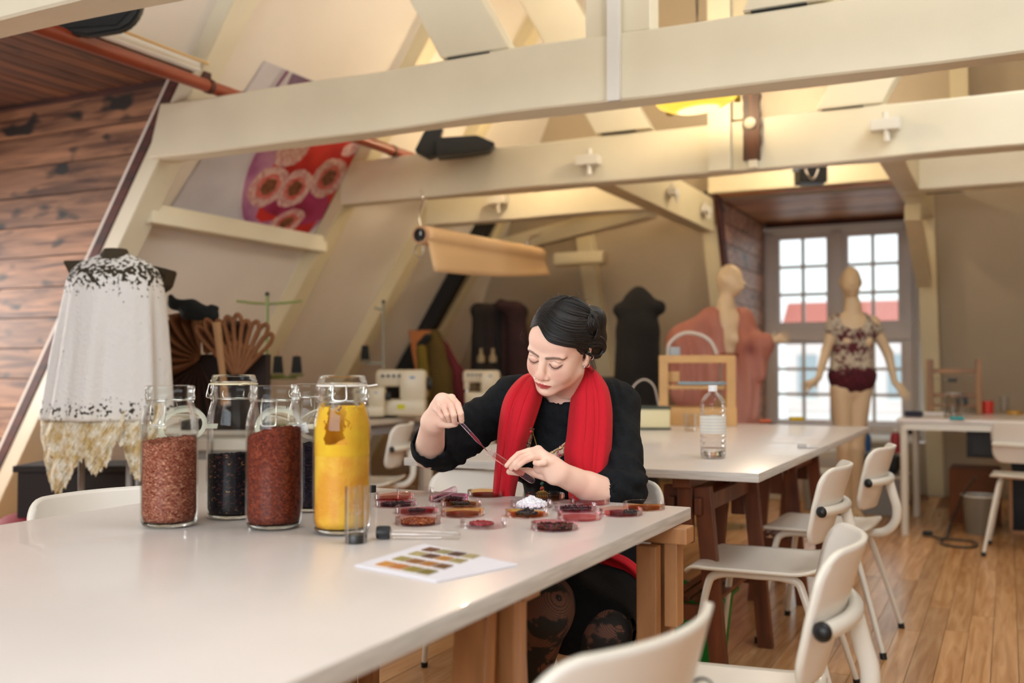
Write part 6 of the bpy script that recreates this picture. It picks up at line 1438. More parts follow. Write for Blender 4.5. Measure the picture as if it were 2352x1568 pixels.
house(-3.9, 34.5, 5.6, 9.0, 'pinkish town house in the middle of the far window view', 'efe3e0', 'cc7c70', 4, 4)
house(2.2, 34, 5.6, 8.6, 'white town house at the right of the window view', 'f0eeec', 'b8acac', 4, 4)
# ================================================================== THE SEATED WOMAN
HD = 2.53
HM = np.array(Euler((R_(27.6), R_(13.9), R_(-2.3)), 'XYZ').to_matrix()); HC = A_(1286, 798, HD); HS = 0.962
def hw(p): return HC + (np.atleast_2d(p)*HS) @ HM.T
def hw1(p): return hw(p)[0]
def warp(P):
    """shorten the lower face, lift the lids"""
    P = np.array(P, float).reshape(-1, 3).copy(); w = np.clip((-P[:, 1]-.01)/.04, 0, 1)
    z = np.interp(P[:, 2], [-.16, -.110, -.070, -.042, -.008, .018, .06, .2], [-.157, -.1005, -.0630, -.0405, -.0025, .0195, .06, .2]); P[:, 2] = P[:, 2]*(1-w)+z*w; return P
def hf(p): return hw1(warp(p)[0])
woman = thing('person', 'woman in a black sweater and red scarf filling a test tube with a pipette', 'person', (-1.05, 2.45, 0), 0)
f = Field((-0.100, -0.135, -0.150), (0.100, 0.135, 0.140), 0.00155)
a3 = lambda *p: np.array(p, float)
f.ell(a3(0, .020, .034), (.0745, .094, .088), k=0)
f.ell(a3(0, -.028, -.008), (.0650, .058, .085), k=.02)
f.ell(a3(0, -.045, .045), (.058, .043, .042), k=.02)
f.ell(a3(0, -.032, -.055), (.0530, .051, .050), k=.025)
f.cone(a3(.052, .000, -.052), a3(.014, -.066, -.090), .017, .016, k=.025); f.cone(a3(-.052, .000, -.052), a3(-.014, -.066, -.090), .017, .016, k=.025)
f.ell(a3(0, -.076, -.096), (.019, .016, .015), k=.018)
for s in (-1, 1):
    f.ell(a3(s*.035, -.061, -.034), (.0225, .0215, .028), k=.024)
    f.cone(a3(s*.014, -.083, .018), a3(s*.046, -.072, .018), .006, .006, k=.014)
    f.ell(a3(s*.031, -.0985, -.001), (.0180, .0100, .0105), k=.012, sub=True)
    f.ell(a3(s*.031, -.0740, -.003), (.0160, .0148, .0135), k=.0050)
    f.ell(a3(s*.017, -.092, -.006), (.006, .006, .008), k=.008, sub=True)
    # ears
    Me = np.array(Euler((R_(-8), R_(s*8), R_(s*22))).to_matrix())
    f.ell(a3(s*.0745, .018, -.004), (.0065, .0175, .030), Me, k=.006); f.ell(a3(s*.071, .010, -.032), (.0055, .0085, .010), Me, k=.006)
    f.ell(a3(s*.0825, .013, .000), (.0055, .0095, .017), Me, k=.003, sub=True)
# nose
f.cone(a3(0, -.0850, .012), a3(0, -.0990, -.026), .0070, .0095, k=.013)
f.ell(a3(0, -.1015, -.0365), (.0118, .0108, .0098), k=.009)
for s in (-1, 1):
    f.ell(a3(s*.0132, -.0925, -.0405), (.0072, .0090, .0070), k=.006)
    f.ell(a3(s*.0068, -.1000, -.0478), (.0032, .0050, .0030), k=.002, sub=True)
# mouth
f.ell(a3(0, -.0780, -.0650), (.028, .018, .021), k=.014)
for s in (-1, 1):
    f.cone(a3(s*.0235, -.0860, -.0695), a3(s*.0075, -.0955, -.0655), .0020, .0036, k=.003)
    f.cone(a3(s*.0075, -.0955, -.0655), a3(0, -.0955, -.0668), .0036, .0032, k=.003)
    f.cone(a3(s*.0215, -.0870, -.0715), a3(0, -.0945, -.0755), .0018, .0052, k=.004)
    f.cone(a3(s*.0240, -.0900, -.0702), a3(0, -.1010, -.0706), .0013, .0013, k=.0022, sub=True)
f.cone(a3(0, -.104, -.056), a3(0, -.101, -.062), .002, .0025, k=.004, sub=True)
f.ell(a3(0, -.0960, -.0850), (.014, .006, .0045), k=.007, sub=True)
f.cone(a3(0, .020, -.045), a3(0, .045, -.160), .049, .050, k=.022)
V, Q = f.mesh(); V = smooth_mesh(V, Q, 2, 0.4)
SK = np.array(lin('f0c8b4'))
def pl2(P, pts):     # distance in the face plane (x,z) to a polyline
    d = np.full(len(P), 9.0)
    for a, b in zip(pts, pts[1:]):
        a = np.array(a); b = np.array(b); t = np.clip(((P-a) @ (b-a))/((b-a) @ (b-a)), 0, 1); d = np.minimum(d, np.linalg.norm(P-(a+t[:, None]*(b-a)), axis=1))
    return d
def skinvar(W, base):
    return np.clip(base*(1+0.035*fnoise(W, 45, 3)[:, None]*np.array([0.3, 1, 1])), 0, 1)
c = skinvar(V*HS, np.tile(SK, (len(V), 1))); XZ = V[:, [0, 2]]; fr = V[:, 1] < -.045
def mixc(c, m, col): m = np.clip(m, 0, 1)[:, None]; return c*(1-m)+np.array(lin(col))*m
for s in (-1, 1):
    c = mixc(c, .38*np.exp(-(((V-a3(s*.042, -.075, -.030))/a3(.020, .03, .016))**2).sum(1)), 'c9705e')
    d = pl2(XZ, [(s*.013, .0150), (s*.030, .0185), (s*.043, .0180), (s*.052, .0135)]); th = .0046*np.clip(1.15-abs(XZ[:, 0])*9, .4, 1)
    c = mixc(c, .86*np.clip((th+.0016-d)/.0030, 0, 1)*fr*(0.86+.14*np.sin(XZ[:, 0]*2600+XZ[:, 1]*900)), '35241e')
    d = pl2(XZ, [(s*.0165, -.0075), (s*.024, -.0125), (s*.032, -.0142), (s*.040, -.0122), (s*.0475, -.0065)])
    c = mixc(c, .92*np.clip((.0024-d)/.0012, 0, 1)*fr, '241512'); c = mixc(c, .30*np.exp(-(d/.005)**2)*fr, 'a0685a')
    d = pl2(XZ, [(s*.0185, .0035), (s*.031, .0085), (s*.045, .0025)]); c = mixc(c, .5*np.exp(-(d/.0018)**2)*fr, '8a5040')
c = mixc(c, .30*np.exp(-(((V-a3(0, -.108, -.038))/a3(.013, .02, .012))**2).sum(1)), 'cc7c68')
# lips: painted region between the lip outlines
ax_ = np.abs(XZ[:, 0]); up = np.interp(ax_, [0, .006, .012, .0245], [-.0635, -.0620, -.0640, -.0698]); lo = np.interp(ax_, [0, .008, .016, .0245], [-.0812, -.0802, -.0770, -.0710])
m = np.clip((up-XZ[:, 1])/.0009+.5, 0, 1)*np.clip((XZ[:, 1]-lo)/.0009+.5, 0, 1)*(ax_ < .0250)*(V[:, 1] < -.078)
c = mixc(c, .92*m, 'b4363c'); c = mixc(c, .8*m*np.exp(-((XZ[:, 1]+.0706)/.0010)**2), '5a1a1e')
parts = [(hw(warp(V)), Q, c)]
# ---- hands and forearms in world space
def hand_field(lo_pts, h=0.00125, m=0.045):
    P = np.array(lo_pts); return Field(P.min(0)-m, P.max(0)+m, h)
def fin(f, pts, rad, k=.0012, kr=.004):
    for i in range(len(pts)-1): f.cone(pts[i], pts[i+1], rad[i], rad[i+1], k=k if i else kr)
# her right hand, from above, pinching the pipette
RW = A_(995, 968, 2.43); RF = A_(985, 1040, 2.56)
ri = dict(I=[A_(1037, 914, 2.405), A_(1051, 929, 2.36), A_(1058, 949, 2.350), A_(1060, 966, 2.362)],
          M=[A_(1021, 916, 2.400), A_(1036, 931, 2.352), A_(1042, 953, 2.345), A_(1044, 969, 2.360)],
          R=[A_(1008, 922, 2.400), A_(1020, 935, 2.358), A_(1027, 952, 2.352), A_(1031, 964, 2.364)],
          P=[A_(999, 934, 2.405), A_(1008, 944, 2.372), A_(1016, 956, 2.365), A_(1021, 964, 2.372)],
          T=[A_(1003, 966, 2.410), A_(1015, 972, 2.400), A_(1030, 974, 2.388), A_(1045, 973, 2.376)])
f = hand_field([RW, RF]+[p for v in ri.values() for p in v])
f.cone(RF, RW, .040, .0275, k=0, flat=None); f.cone(RW, (ri['M'][0]+ri['R'][0])/2, .0270, .0180, k=.014)
for q in 'IMRP': f.cone(RW*0.8+ri[q][0]*0.2, ri[q][0], .015, .0098, k=.010)
f.ell(A_(1012, 948, 2.415), (.020, .020, .022), k=.012)
for q, r in (('I', (.0092, .0083, .0075, .0066)), ('M', (.0094, .0083, .0074, .0065)), ('R', (.0090, .0078, .0070, .0061)), ('P', (.0082, .0070, .0062, .0055))): fin(f, ri[q], r)
fin(f, ri['T'], (.0125, .0110, .0095, .0078), kr=.010)
def nailcol(V, c, tips, col='e6b8a4'):
    for p in tips: c = mixc(c, .7*np.clip(1.6-np.linalg.norm((V-p), axis=1)/.0052, 0, 1)*((V-p) @ VFn < 0.002), col)
    return c
V, Q = f.mesh(); V = smooth_mesh(V, Q, 1, 0.4); c = skinvar(V, np.tile(SK*1.02, (len(V), 1)))
for q in ri: c = mixc(c, .22*np.exp(-(np.linalg.norm(V-ri[q][1], axis=1)/.010)**2), 'c9705e')
nl = [ri[q][3]-VFn*.0062+np.array((0, 0, -.001)) for q in 'IMRP']
parts.append((V, Q, nailcol(V, c, nl)))
# her left hand, holding the test tube between fingers and thumb
LW = A_(1281, 1085, 2.395); LF = A_(1405, 1142, 2.500)
li = dict(I=[A_(1236, 1033, 2.405), A_(1214, 1036, 2.385), A_(1191, 1043, 2.372), A_(1176, 1056, 2.364), A_(1164, 1069, 2.362)],
          M=[A_(1241, 1041, 2.392), A_(1219, 1044, 2.368), A_(1196, 1052, 2.352), A_(1183, 1064, 2.350), A_(1174, 1075, 2.352)],
          R=[A_(1247, 1050, 2.382), A_(1222, 1050, 2.356), A_(1204, 1058, 2.342), A_(1193, 1067, 2.342), A_(1185, 1074, 2.345)],
          P=[A_(1262, 1062, 2.375), A_(1250, 1062, 2.356), A_(1238, 1064, 2.352), A_(1229, 1063, 2.352)],
          T=[A_(1262, 1094, 2.400), A_(1238, 1088, 2.410), A_(1212, 1083, 2.405), A_(1190, 1083, 2.398), A_(1170, 1083, 2.392)])
f = hand_field([LW, LF]+[p for v in li.values() for p in v])
f.cone(LF, LW, .0400, .0270, k=0); f.cone(LF, LW*.45+LF*.55, .041, .035, k=.01)
for q in 'IMR': f.cone(LW*0.75+li[q][0]*0.25, li[q][0], .018, .0105, k=.012)
f.cone(LW, li['P'][0], .020, .0115, k=.012); f.cone(LW*.6+li['M'][0]*.4, LW, .021, .024, k=.015)
f.cone(A_(1268, 1097, 2.385), A_(1262, 1075, 2.385), .013, .016, k=.014)
f.cone(li['R'][0], A_(1238, 1074, 2.400), .012, .014, k=.012)
for q, r in (('I', (.0094, .0082, .0075, .0068, .0058)), ('M', (.0094, .0082, .0076, .0069, .0060)), ('R', (.0094, .0082, .0076, .0069, .0060)), ('P', (.0090, .0078, .0070, .0058)), ('T', (.0140, .0115, .0100, .0095, .0075))): fin(f, li[q], r, kr=.006)
V, Q = f.mesh(); V = smooth_mesh(V, Q, 2, 0.4); c = skinvar(V, np.tile(SK*1.05, (len(V), 1)))
for q in 'IMRP': c = mixc(c, .25*np.exp(-(np.linalg.norm(V-li[q][2 if q != 'P' else 0], axis=1)/.011)**2), 'c9705e')
parts.append((V, Q, nailcol(V, c, [li[q][-1]-VFn*.0055+np.array((0, 0, .003)) for q in 'MRP'])))
# ---- trunk, upper arms and legs (mostly under clothes)
J = dict(nk=A_(1288, 935, 2.66), shR=A_(1178, 925, 2.68), shL=A_(1412, 938, 2.74), ch=A_(1292, 1010, 2.72), wa=A_(1310, 1130, 2.74), pe=A_(1345, 1280, 2.76),
         elR=A_(1010, 1018, 2.60), elL=A_(1428, 1118, 2.53), hpR=A_(1300, 1325, 2.66), hpL=A_(1385, 1325, 2.74), knR=A_(1248, 1402, 2.20), knL=A_(1385, 1450, 2.28),
         anR=A_(1190, 1650, 2.42), anL=A_(1315, 1690, 2.42))
P = np.array(list(J.values())); f = Field(P.min(0)-.2, P.max(0)+.2, 0.0085); f2v = np.array((0.25, 0.97, 0.0))
f.cone(J['nk']+a3(0, 0, .03), J['nk'], .050, .055, k=0); f.cone(J['nk'], J['ch'], .06, .10, k=.05)
f.cone(J['shR'], J['shL'], .045, .045, k=.05); f.cone(J['ch'], J['wa'], .125, .100, k=.05, flat=(f2v, 1.35)); f.cone(J['wa'], J['pe'], .10, .15, k=.05, flat=(f2v, 1.2))
for s in 'RL':
    f.cone(J['sh'+s], J['el'+s], .043, .036, k=.03); f.cone(J['hp'+s], J['kn'+s], .085, .058, k=.04); f.cone(J['kn'+s], J['an'+s], .054, .034, k=.02)
    f.cone(J['an'+s], J['an'+s]+a3(-.03, -.14, -.03), .034, .026, k=.02)
f.cone(J['elR'], RF, .036, .040, k=.02); f.cone(J['elL'], LF, .036, .040, k=.02)
V, Q = f.mesh(); parts.append((V, Q, np.tile(SK, (len(V), 1))))
Vs, Qs, Cs, n0 = [], [], [], 0
for V, Q, c in parts: Vs.append(V); Qs.append(Q+n0); Cs.append(c); n0 += len(V)
np_obj('body', np.concatenate(Vs), np.concatenate(Qs), vcolmat('skin', 0.58, 0.06, 420, sss=0.25, spec=0.3), woman, col=np.concatenate(Cs))
# ---- sweater
def wrinkle(V, Q, fn):
    """push vertices along their normals"""
    a = V[Q[:, 1]]-V[Q[:, 0]]; b = V[Q[:, 3]]-V[Q[:, 0]]; n = np.cross(a, b); N = np.zeros_like(V)
    for k in range(4): np.add.at(N, Q[:, k], n)
    N /= np.linalg.norm(N, axis=1)[:, None]+1e-12; return V+N*fn(V)[:, None]
P = np.array([J[k] for k in ('nk', 'shR', 'shL', 'wa', 'pe', 'elR', 'elL')]+[RF, LF]); f = Field(P.min(0)-.22, P.max(0)+.16, 0.0058)
f.cone(J['nk']+a3(0, 0, -.02), J['ch'], .075, .12, k=0); f.cone(A_(1276, 934, 2.645), J['ch'], .062, .12, k=.03); f.cone(J['shR']+a3(.02, 0, .008), J['shL']+a3(-.02, 0, .006), .056, .058, k=.05)
f.cone(J['nk']+a3(0, 0, -.01), J['shR']+a3(0, 0, .01), .055, .055, k=.04); f.cone(J['nk']+a3(0, 0, -.01), J['shL']+a3(0, 0, .01), .055, .060, k=.04)
f.cone(J['ch'], J['wa'], .140, .120, k=.05, flat=(f2v, 1.25)); f.cone(J['wa'], J['pe'], .12, .135, k=.05, flat=(f2v, 1.12))
for s in (-.055, .055): f.ell(J['ch']+a3(s*.9-.02, -.085, -.045), (.062, .055, .065), k=.035)
f.cone(J['shR'], J['elR'], .060, .055, k=.03); f.cone(J['elR'], RF*.80+RW*.20, .056, .050, k=.03); f.cone(J['shR']*.5+J['elR']*.5+a3(0, 0, -.015), J['elR']+a3(.02, 0, -.012), .05, .05, k=.03)
f.cone(J['shL'], J['elL'], .066, .058, k=.03); f.cone(J['elL'], LF*.88+LW*.12, .056, .049, k=.03)
f.cone(RF*.70+RW*.30, RW, .040, .045, k=.006, sub=True); f.cone(LF*.80+LW*.20, LW, .039, .045, k=.006, sub=True)
f.cone(hw1((0, .035, -.10)), A_(1280, 908, 2.625), .057, .046, k=.004, sub=True)
V, Q = f.mesh()
# keep clothes off the table top
def fn_(V):
    w = 0.0016*np.sin(V @ a3(150, 60, 90)+4*np.sin(V @ a3(20, 30, -25)))+0.0022*fnoise(V, 40, 7)
    for el, sh in ((J['elR'], J['shR']), (J['elL'], J['shL'])):
        u = (V-el) @ ((sh-el)/np.linalg.norm(sh-el)); near = np.exp(-(np.linalg.norm(V-el, axis=1)/.11)**2)
        w = w+near*0.0050*np.sin(u*130+3*fnoise(V, 25, 9))
    return w
V = smooth_mesh(V, Q, 1); V = wrinkle(V, Q, fn_); SWB = (V, Q)
M_sweater = mat('black_knit_sweater', '080b0e', rough=0.85, c2='0f1419', scale=60, bump=0.35, bscale=260, spec=0.25)
np_obj('sweater', V, Q, M_sweater, woman)
# ---- skirt and tights
f = Field(np.min([J['knR'], J['anR'], J['anL']], 0)-.15, np.max([J['hpL'], J['pe']], 0)+.22, 0.0075)
f.cone(J['pe'], J['hpR'], .135, .12, k=.05, flat=(f2v, 1.1)); f.cone(J['pe'], J['hpL'], .135, .115, k=.05)
f.cone(J['hpR'], J['knR']*.70+J['hpR']*.30, .105, .088, k=.05); f.cone(J['hpL'], J['knL']*.96+J['hpL']*.04, .100, .074, k=.06)
f.cone(J['hpL']*.4+J['knL']*.6, J['hpR']*.3+J['knR']*.7+a3(.03, 0, -.03), .085, .07, k=.06)
V, Q = f.mesh(); V = wrinkle(V, Q, lambda V: 0.003*fnoise(V, 22, 12)); np_obj('skirt', V, Q, mat('black_skirt', '080a0d', rough=0.9, bump=0.2, bscale=120, spec=0.2), woman)
M_net = bpy.data.materials.new('fishnet_tights'); M_net.use_nodes = True
def net_():
    nt = M_net.node_tree; b = nt.nodes['Principled BSDF']; N = nt.nodes.new; L = nt.links.new; tc = N('ShaderNodeTexCoord'); outs = []
    for rot in (R_(38), R_(-38)):
        mp = N('ShaderNodeMapping'); mp.inputs['Rotation'].default_value = (0, rot, 0.4); L(tc.outputs['Object'], mp.inputs[0])
        w = N('ShaderNodeTexWave'); w.inputs['Scale'].default_value = 120; w.inputs['Distortion'].default_value = 0.4; w.bands_direction = 'X'; L(mp.outputs[0], w.inputs[0]); outs.append(w)
    mn = N('ShaderNodeMath'); mn.operation = 'MAXIMUM'; L(outs[0].outputs[1], mn.inputs[0]); L(outs[1].outputs[1], mn.inputs[1])
    rp = N('ShaderNodeValToRGB'); rp.color_ramp.elements[0].position = 0.86; rp.color_ramp.elements[1].position = 0.95; L(mn.outputs[0], rp.inputs[0])
    nz = N('ShaderNodeTexNoise'); nz.inputs['Scale'].default_value = 17; nz.inputs['Detail'].default_value = 5; L(tc.outputs['Object'], nz.inputs[0])
    r2 = N('ShaderNodeValToRGB'); r2.color_ramp.elements[0].position = 0.50; r2.color_ramp.elements[1].position = 0.54; L(nz.outputs[0], r2.inputs[0])
    mx = N('ShaderNodeMath'); mx.operation = 'MAXIMUM'; L(rp.outputs[0], mx.inputs[0]); L(r2.outputs[0], mx.inputs[1])
    mc = N('ShaderNodeMixRGB'); L(mx.outputs[0], mc.inputs[0]); mc.inputs[1].default_value = (*lin('6e4636'), 1); mc.inputs[2].default_value = (*lin('0c0a0a'), 1); L(mc.outputs[0], b.inputs['Base Color']); b.inputs['Roughness'].default_value = 0.7
net_()
f = Field(np.min([J['knR'], J['anR'], J['anL']], 0)-.17, np.max([J['knL'], J['hpR']], 0)+.12, 0.0065)
f.cone(J['hpR'], J['knR'], .088, .0625, k=0); f.cone(J['knR'], J['anR'], .060, .038, k=.02); f.cone(J['hpL'], J['knL'], .088, .0625, k=.01); f.cone(J['knL'], J['anL'], .060, .038, k=.02)
V, Q = f.mesh(); np_obj('tights', V, Q, M_net, woman)
for s in 'RL':
    a = J['an'+s]; f = Field(a-a3(.09, .22, .13), a+a3(.08, .08, .10), 0.006); f.cone(a+a3(0, 0, .03), a, .042, .042, k=0); f.cone(a+a3(0, 0, -.02), a+a3(-.03, -.14, -.045), .042, .034, k=.02)
    V, Q = f.mesh(); V[:, 2] = np.maximum(V[:, 2], 0.004); np_obj('shoe', V, Q, mat('black_leather', '0b0b0c', rough=0.4), woman)
# ---- scarf, lofted between photographed edges at their real depth
M_scarf = bpy.data.materials.new('red_knit_scarf'); M_scarf.use_nodes = True
def scarf_():
    nt = M_scarf.node_tree; b = nt.nodes['Principled BSDF']; N = nt.nodes.new; L = nt.links.new; uvn = N('ShaderNodeAttribute'); uvn.attribute_name = 'rib'
    w = N('ShaderNodeMath'); w.operation = 'SINE'; m = N('ShaderNodeMath'); m.operation = 'MULTIPLY'; m.inputs[1].default_value = 260; L(uvn.outputs['Fac'], m.inputs[0]); L(m.outputs[0], w.inputs[0])
    bp = N('ShaderNodeBump'); bp.inputs['Strength'].default_value = 0.10; bp.inputs['Distance'].default_value = 0.002; L(w.outputs[0], bp.inputs['Height']); L(bp.outputs[0], b.inputs['Normal'])
    b.inputs['Base Color'].default_value = (*lin('c4202e'), 1); b.inputs['Roughness'].default_value = 0.9; b.inputs['Specular IOR Level'].default_value = 0.15; b.inputs['Sheen Weight'].default_value = 0.25; b.inputs['Sheen Tint'].default_value = (*lin('ff8a80'), 1)
scarf_()
def scarf(name, stations, folds, bulge=0.02, n=10, m=48, amp=0.010):
    """stations: (outer px,py, inner px,py, depth)"""
    S = np.array(stations, float); k = len(S); tt = np.linspace(0, k-1, (k-1)*n+1)
    def cr(j):
        P_ = [Vector((S[i][j], 0, 0)) for i in range(k)]; return [p.x for p in spline(P_, n)]
    C_ = [cr(j) for j in range(5)]; bm = B(); P = []; R_b = []
    for i in range(len(C_[0])):
        o = Vector(at(C_[0][i], C_[1][i], C_[4][i])); q = Vector(at(C_[2][i], C_[3][i], C_[4][i])); row = []
        u = i/(len(C_[0])-1)
        for j in range(m+1):
            t = j/m; z = math.sin(PI*t)**0.7*bulge
            z += amp*sum(w_*abs(math.sin(PI*(fq*t+ph+0.35*u*dr))) for fq, ph, dr, w_ in folds)*min(1, 6*t, 6*(1-t)+.15)
            row.append(o.lerp(q, t)-Vector(VFn)*z)
        P.append(row)
    grid(bm, P); ob = obj(name, bm, M_scarf, woman, world=True, smooth=180)
    at_ = ob.data.attributes.new('rib', 'FLOAT', 'POINT'); at_.data.foreach_set('value', [j/m for i in range(len(P)) for j in range(m+1)])
    solid(ob, 0.006, 1); return ob
F1 = ((1.6, 0.45, 0.25, 0.9), (3.0, 0.30, 0.25, 0.25))
scarf('scarf', [(1262, 862, 1268, 868, 2.70), (1214, 862, 1232, 880, 2.625), (1182, 886, 1241, 906, 2.575), (1160, 924, 1233, 940, 2.550), (1149, 985, 1215, 992, 2.545), (1146, 1032, 1200, 1030, 2.555), (1140, 1090, 1187, 1090, 2.575), (1136, 1150, 1176, 1150, 2.600), (1134, 1230, 1172, 1230, 2.620)], F1, bulge=0.030, amp=0.017)
scarf('scarf', [(1300, 846, 1296, 858, 2.715), (1352, 846, 1334, 858, 2.640), (1386, 880, 1318, 905, 2.600), (1399, 921, 1311, 950, 2.575), (1402, 969, 1306, 1000, 2.560), (1399, 1032, 1300, 1040, 2.550), (1388, 1096, 1306, 1090, 2.540), (1376, 1140, 1312, 1150, 2.530), (1372, 1230, 1320, 1230, 2.540)], ((1.5, 0.35, 0.12, 0.9), (3.0, 0.15, -0.2, 0.35)), bulge=0.028, amp=0.015)
scarf('scarf', [(1360, 1225, 1340, 1260, 2.54), (1404, 1262, 1366, 1290, 2.48), (1446, 1283, 1412, 1318, 2.47), (1478, 1314, 1444, 1356, 2.48), (1500, 1362, 1466, 1398, 2.50), (1518, 1400, 1476, 1425, 2.56), (1531, 1449, 1470, 1455, 2.56), (1500, 1474, 1468, 1484, 2.56)], ((1.5, 0.1, 0.4, 0.8), (3, 0.5, 0.8, 0.4)), bulge=0.012, amp=0.012)
# the part round the back of the neck
ob = obj('scarf', tube(B(), spline([at(1235, 876, 2.655), at(1250, 872, 2.74), at(1290, 868, 2.79), at(1335, 862, 2.74), at(1345, 860, 2.66)], 8), 0.034, 16, flat=0.8), M_scarf, woman, world=True, smooth=180)
# ---- hair: base shell plus laid-on strands swept from the parting to the knot
EC, ER = a3(0, .021, .036), a3(.0790, .1000, .0935)
f = Field((-.11, -.12, -.08), (.12, .18, .15), 0.0026)
f.ell(EC, ER, k=0)
f.ell(a3(.030, .095, .000), (.055, .040, .050), k=.03); f.ell(a3(.052, .088, .052), (.034, .036, .038), k=.02); f.ell(a3(.058, .070, -.018), (.026, .034, .032), k=.02)
f.ell(a3(0, .085, -.03), (.045, .03, .04), k=.02)
f.ell(a3(-.010, -.115, .005), (.066, .085, .066), Matrix.Rotation(R_(-24), 3, 'Y'), k=.006, sub=True)
f.ell(a3(-.02, -.105, -.065), (.085, .080, .085), k=.01, sub=True); f.ell(a3(-.070, -.050, -.045), (.050, .085, .065), k=.01, sub=True); f.ell(a3(.082, -.010, -.030), (.020, .040, .034), k=.008, sub=True)
f.ell(a3(0, .02, -.13), (.09, .08, .06), k=.01, sub=True)
V, Q = f.mesh(); V = smooth_mesh(V, Q, 1)
M_hair = bpy.data.materials.new('dark_hair'); M_hair.use_nodes = True
_b = M_hair.node_tree.nodes['Principled BSDF']; _b.inputs['Base Color'].default_value = (*lin('130e0c'), 1); _b.inputs['Roughness'].default_value = 0.50; _b.inputs['Specular IOR Level'].default_value = 0.45
np_obj('hair_base', hw(V), Q, M_hair, woman)
def onE(p, off=0.0):
    d = np.array(p, float)-EC; k = math.sqrt(((d/ER)**2).sum()); return EC+d/k+d/np.linalg.norm(d)*off
from mathutils.bvhtree import BVHTree
_hv = hw(V); _bv = BVHTree.FromPolygons([tuple(p) for p in np.concatenate([_hv, parts[0][0]])], [tuple(map(int, q)) for q in np.concatenate([Q, parts[0][1]+len(_hv)])])
CP = Vector((0, 0, CAM_Z))
def hit(px, py, off):
    r = ray(px, py).normalized(); p, n, _, dd = _bv.ray_cast(CP, r)
    if p is None:
        p, n, _, dd = _bv.find_nearest(Vector(at(px, py, HD+0.02)))
    if n.dot(r) > 0: n = -n
    return p+n*off
rr = random.Random(21); b = B()
def strand(ctrl, r0, off, proj=True, taper=1.0, jit=.0025):
    pts = spline([Vector(p)+Vector((rr.uniform(-jit, jit), rr.uniform(-jit, jit), rr.uniform(-jit, jit))) for p in ctrl], 7)
    Q_ = [Vector(hw1(onE(p, off) if proj else p)) for p in pts]; n = len(Q_)
    tube(b, Q_, [r0*(0.35+0.65*math.sin(PI*min(1, (i+0.5)/n*1.0)))*taper for i in range(n)], 5)
def pstrand(px, r0, off, ends=(0.5, 0.7)):
    """lay a lock on the head along a line given by photo pixels"""
    P_ = spline([Vector((x, y, 0)) for x, y in px], 7); n = len(P_); j1, j2 = rr.uniform(-1.2, 1.2), rr.uniform(-1.5, 1.5)
    tube(b, [hit(p.x+j1*i/n, p.y+j2*math.sin(PI*i/n)+0, off) for i, p in enumerate(P_)], [r0*(ends[0]*(1-i/(n-1))+ends[1]*i/(n-1)+0.5*math.sin(PI*i/(n-1))) for i in range(n)], 5)
LF_ = [  # her left: lines from the parting to the knot, lowest first
    [(1239, 750), (1259, 782), (1290, 793), (1318, 798), (1338, 806), (1352, 806)],
    [(1243, 738), (1268, 768), (1300, 779), (1328, 783), (1350, 786)],
    [(1249, 726), (1275, 752), (1308, 764), (1334, 765), (1352, 762)],
    [(1260, 712), (1290, 733), (1318, 741), (1340, 741), (1354, 740)],
    [(1275, 700), (1302, 712), (1326, 719), (1345, 723), (1356, 728)],
    [(1292, 691), (1312, 694), (1332, 702), (1348, 712), (1358, 720)],
    [(1310, 685), (1324, 687), (1338, 696), (1350, 708), (1358, 717)]]
RF_ = [[(1238, 748), (1228, 750), (1219, 755), (1215, 762)], [(1244, 734), (1232, 739), (1222, 747), (1216, 758)], [(1256, 714), (1240, 722), (1227, 736), (1218, 754)],
    [(1272, 700), (1254, 705), (1236, 718), (1223, 736), (1217, 752)], [(1290, 688), (1270, 689), (1250, 699), (1232, 716), (1220, 740)], [(1308, 682), (1288, 679), (1264, 687), (1243, 702), (1226, 724)]]
def fam(F_, n, r, o):
    R5 = [[Vector((*q, 0)) for q in line] for line in F_]
    R5 = [[sp[min(len(sp)-1, int(k*(len(sp)-1)/5+.5))] for k in range(6)] for sp in [spline(l, 10) for l in R5]]
    for i in range(n):
        u = i/(n-1)*(len(R5)-1); a = min(int(u), len(R5)-2); t_ = u-a
        pstrand([tuple((p.lerp(q, t_)).xy) for p, q in zip(R5[a], R5[a+1])], rr.uniform(*r), rr.uniform(*o))
fam(LF_, 210, (.0011, .0023), (.0020, .0042)); fam(RF_, 120, (.0010, .0020), (.0015, .0032)); fam(LF_, 70, (.0005, .0009), (.0045, .0060))
for i in range(60):       # down behind the ear into the low roll
    s_ = i/59.0; strand([a3(.072, .010+.04*s_, .026), a3(.078, .035+.03*s_, .006), a3(.070, .075, -.020-.01*s_), a3(.040, .110, -.030+.02*s_), a3(.0, .118, -.02)], rr.uniform(.0012, .0024), rr.uniform(.001, .004))
for i in range(120):      # twisted knot: loops laid over the bulge behind the ear
    a0 = rr.uniform(0, 6.28); R1 = rr.uniform(5, 17); hh = .013*(1-R1/20)+.002; cx, cy = 1362+rr.uniform(-2, 2), 741+rr.uniform(-3, 3)
    pstrand([(cx+R1*math.cos(a0+k*.7)*0.95, cy+R1*1.5*math.sin(a0+k*.7)) for k in range(5)], rr.uniform(.0012, .0024), hh)
for i in range(36):
    s_ = i/35; pstrand([(1346+3*s_, 716+8*s_), (1356+4*s_, 735), (1362+6*s_, 755), (1356+10*s_, 775)], rr.uniform(.0012, .0022), .012)
for i in range(110):      # low roll
    s_ = i/109; pstrand([(1346+4*s_, 800-30*s_), (1362+4*s_, 796-28*s_), (1378+3*s_, 797-22*s_), (1386+2*s_, 808-16*s_), (1377+8*s_, 818-8*s_)], rr.uniform(.0011, .0022), rr.uniform(.001, .005))
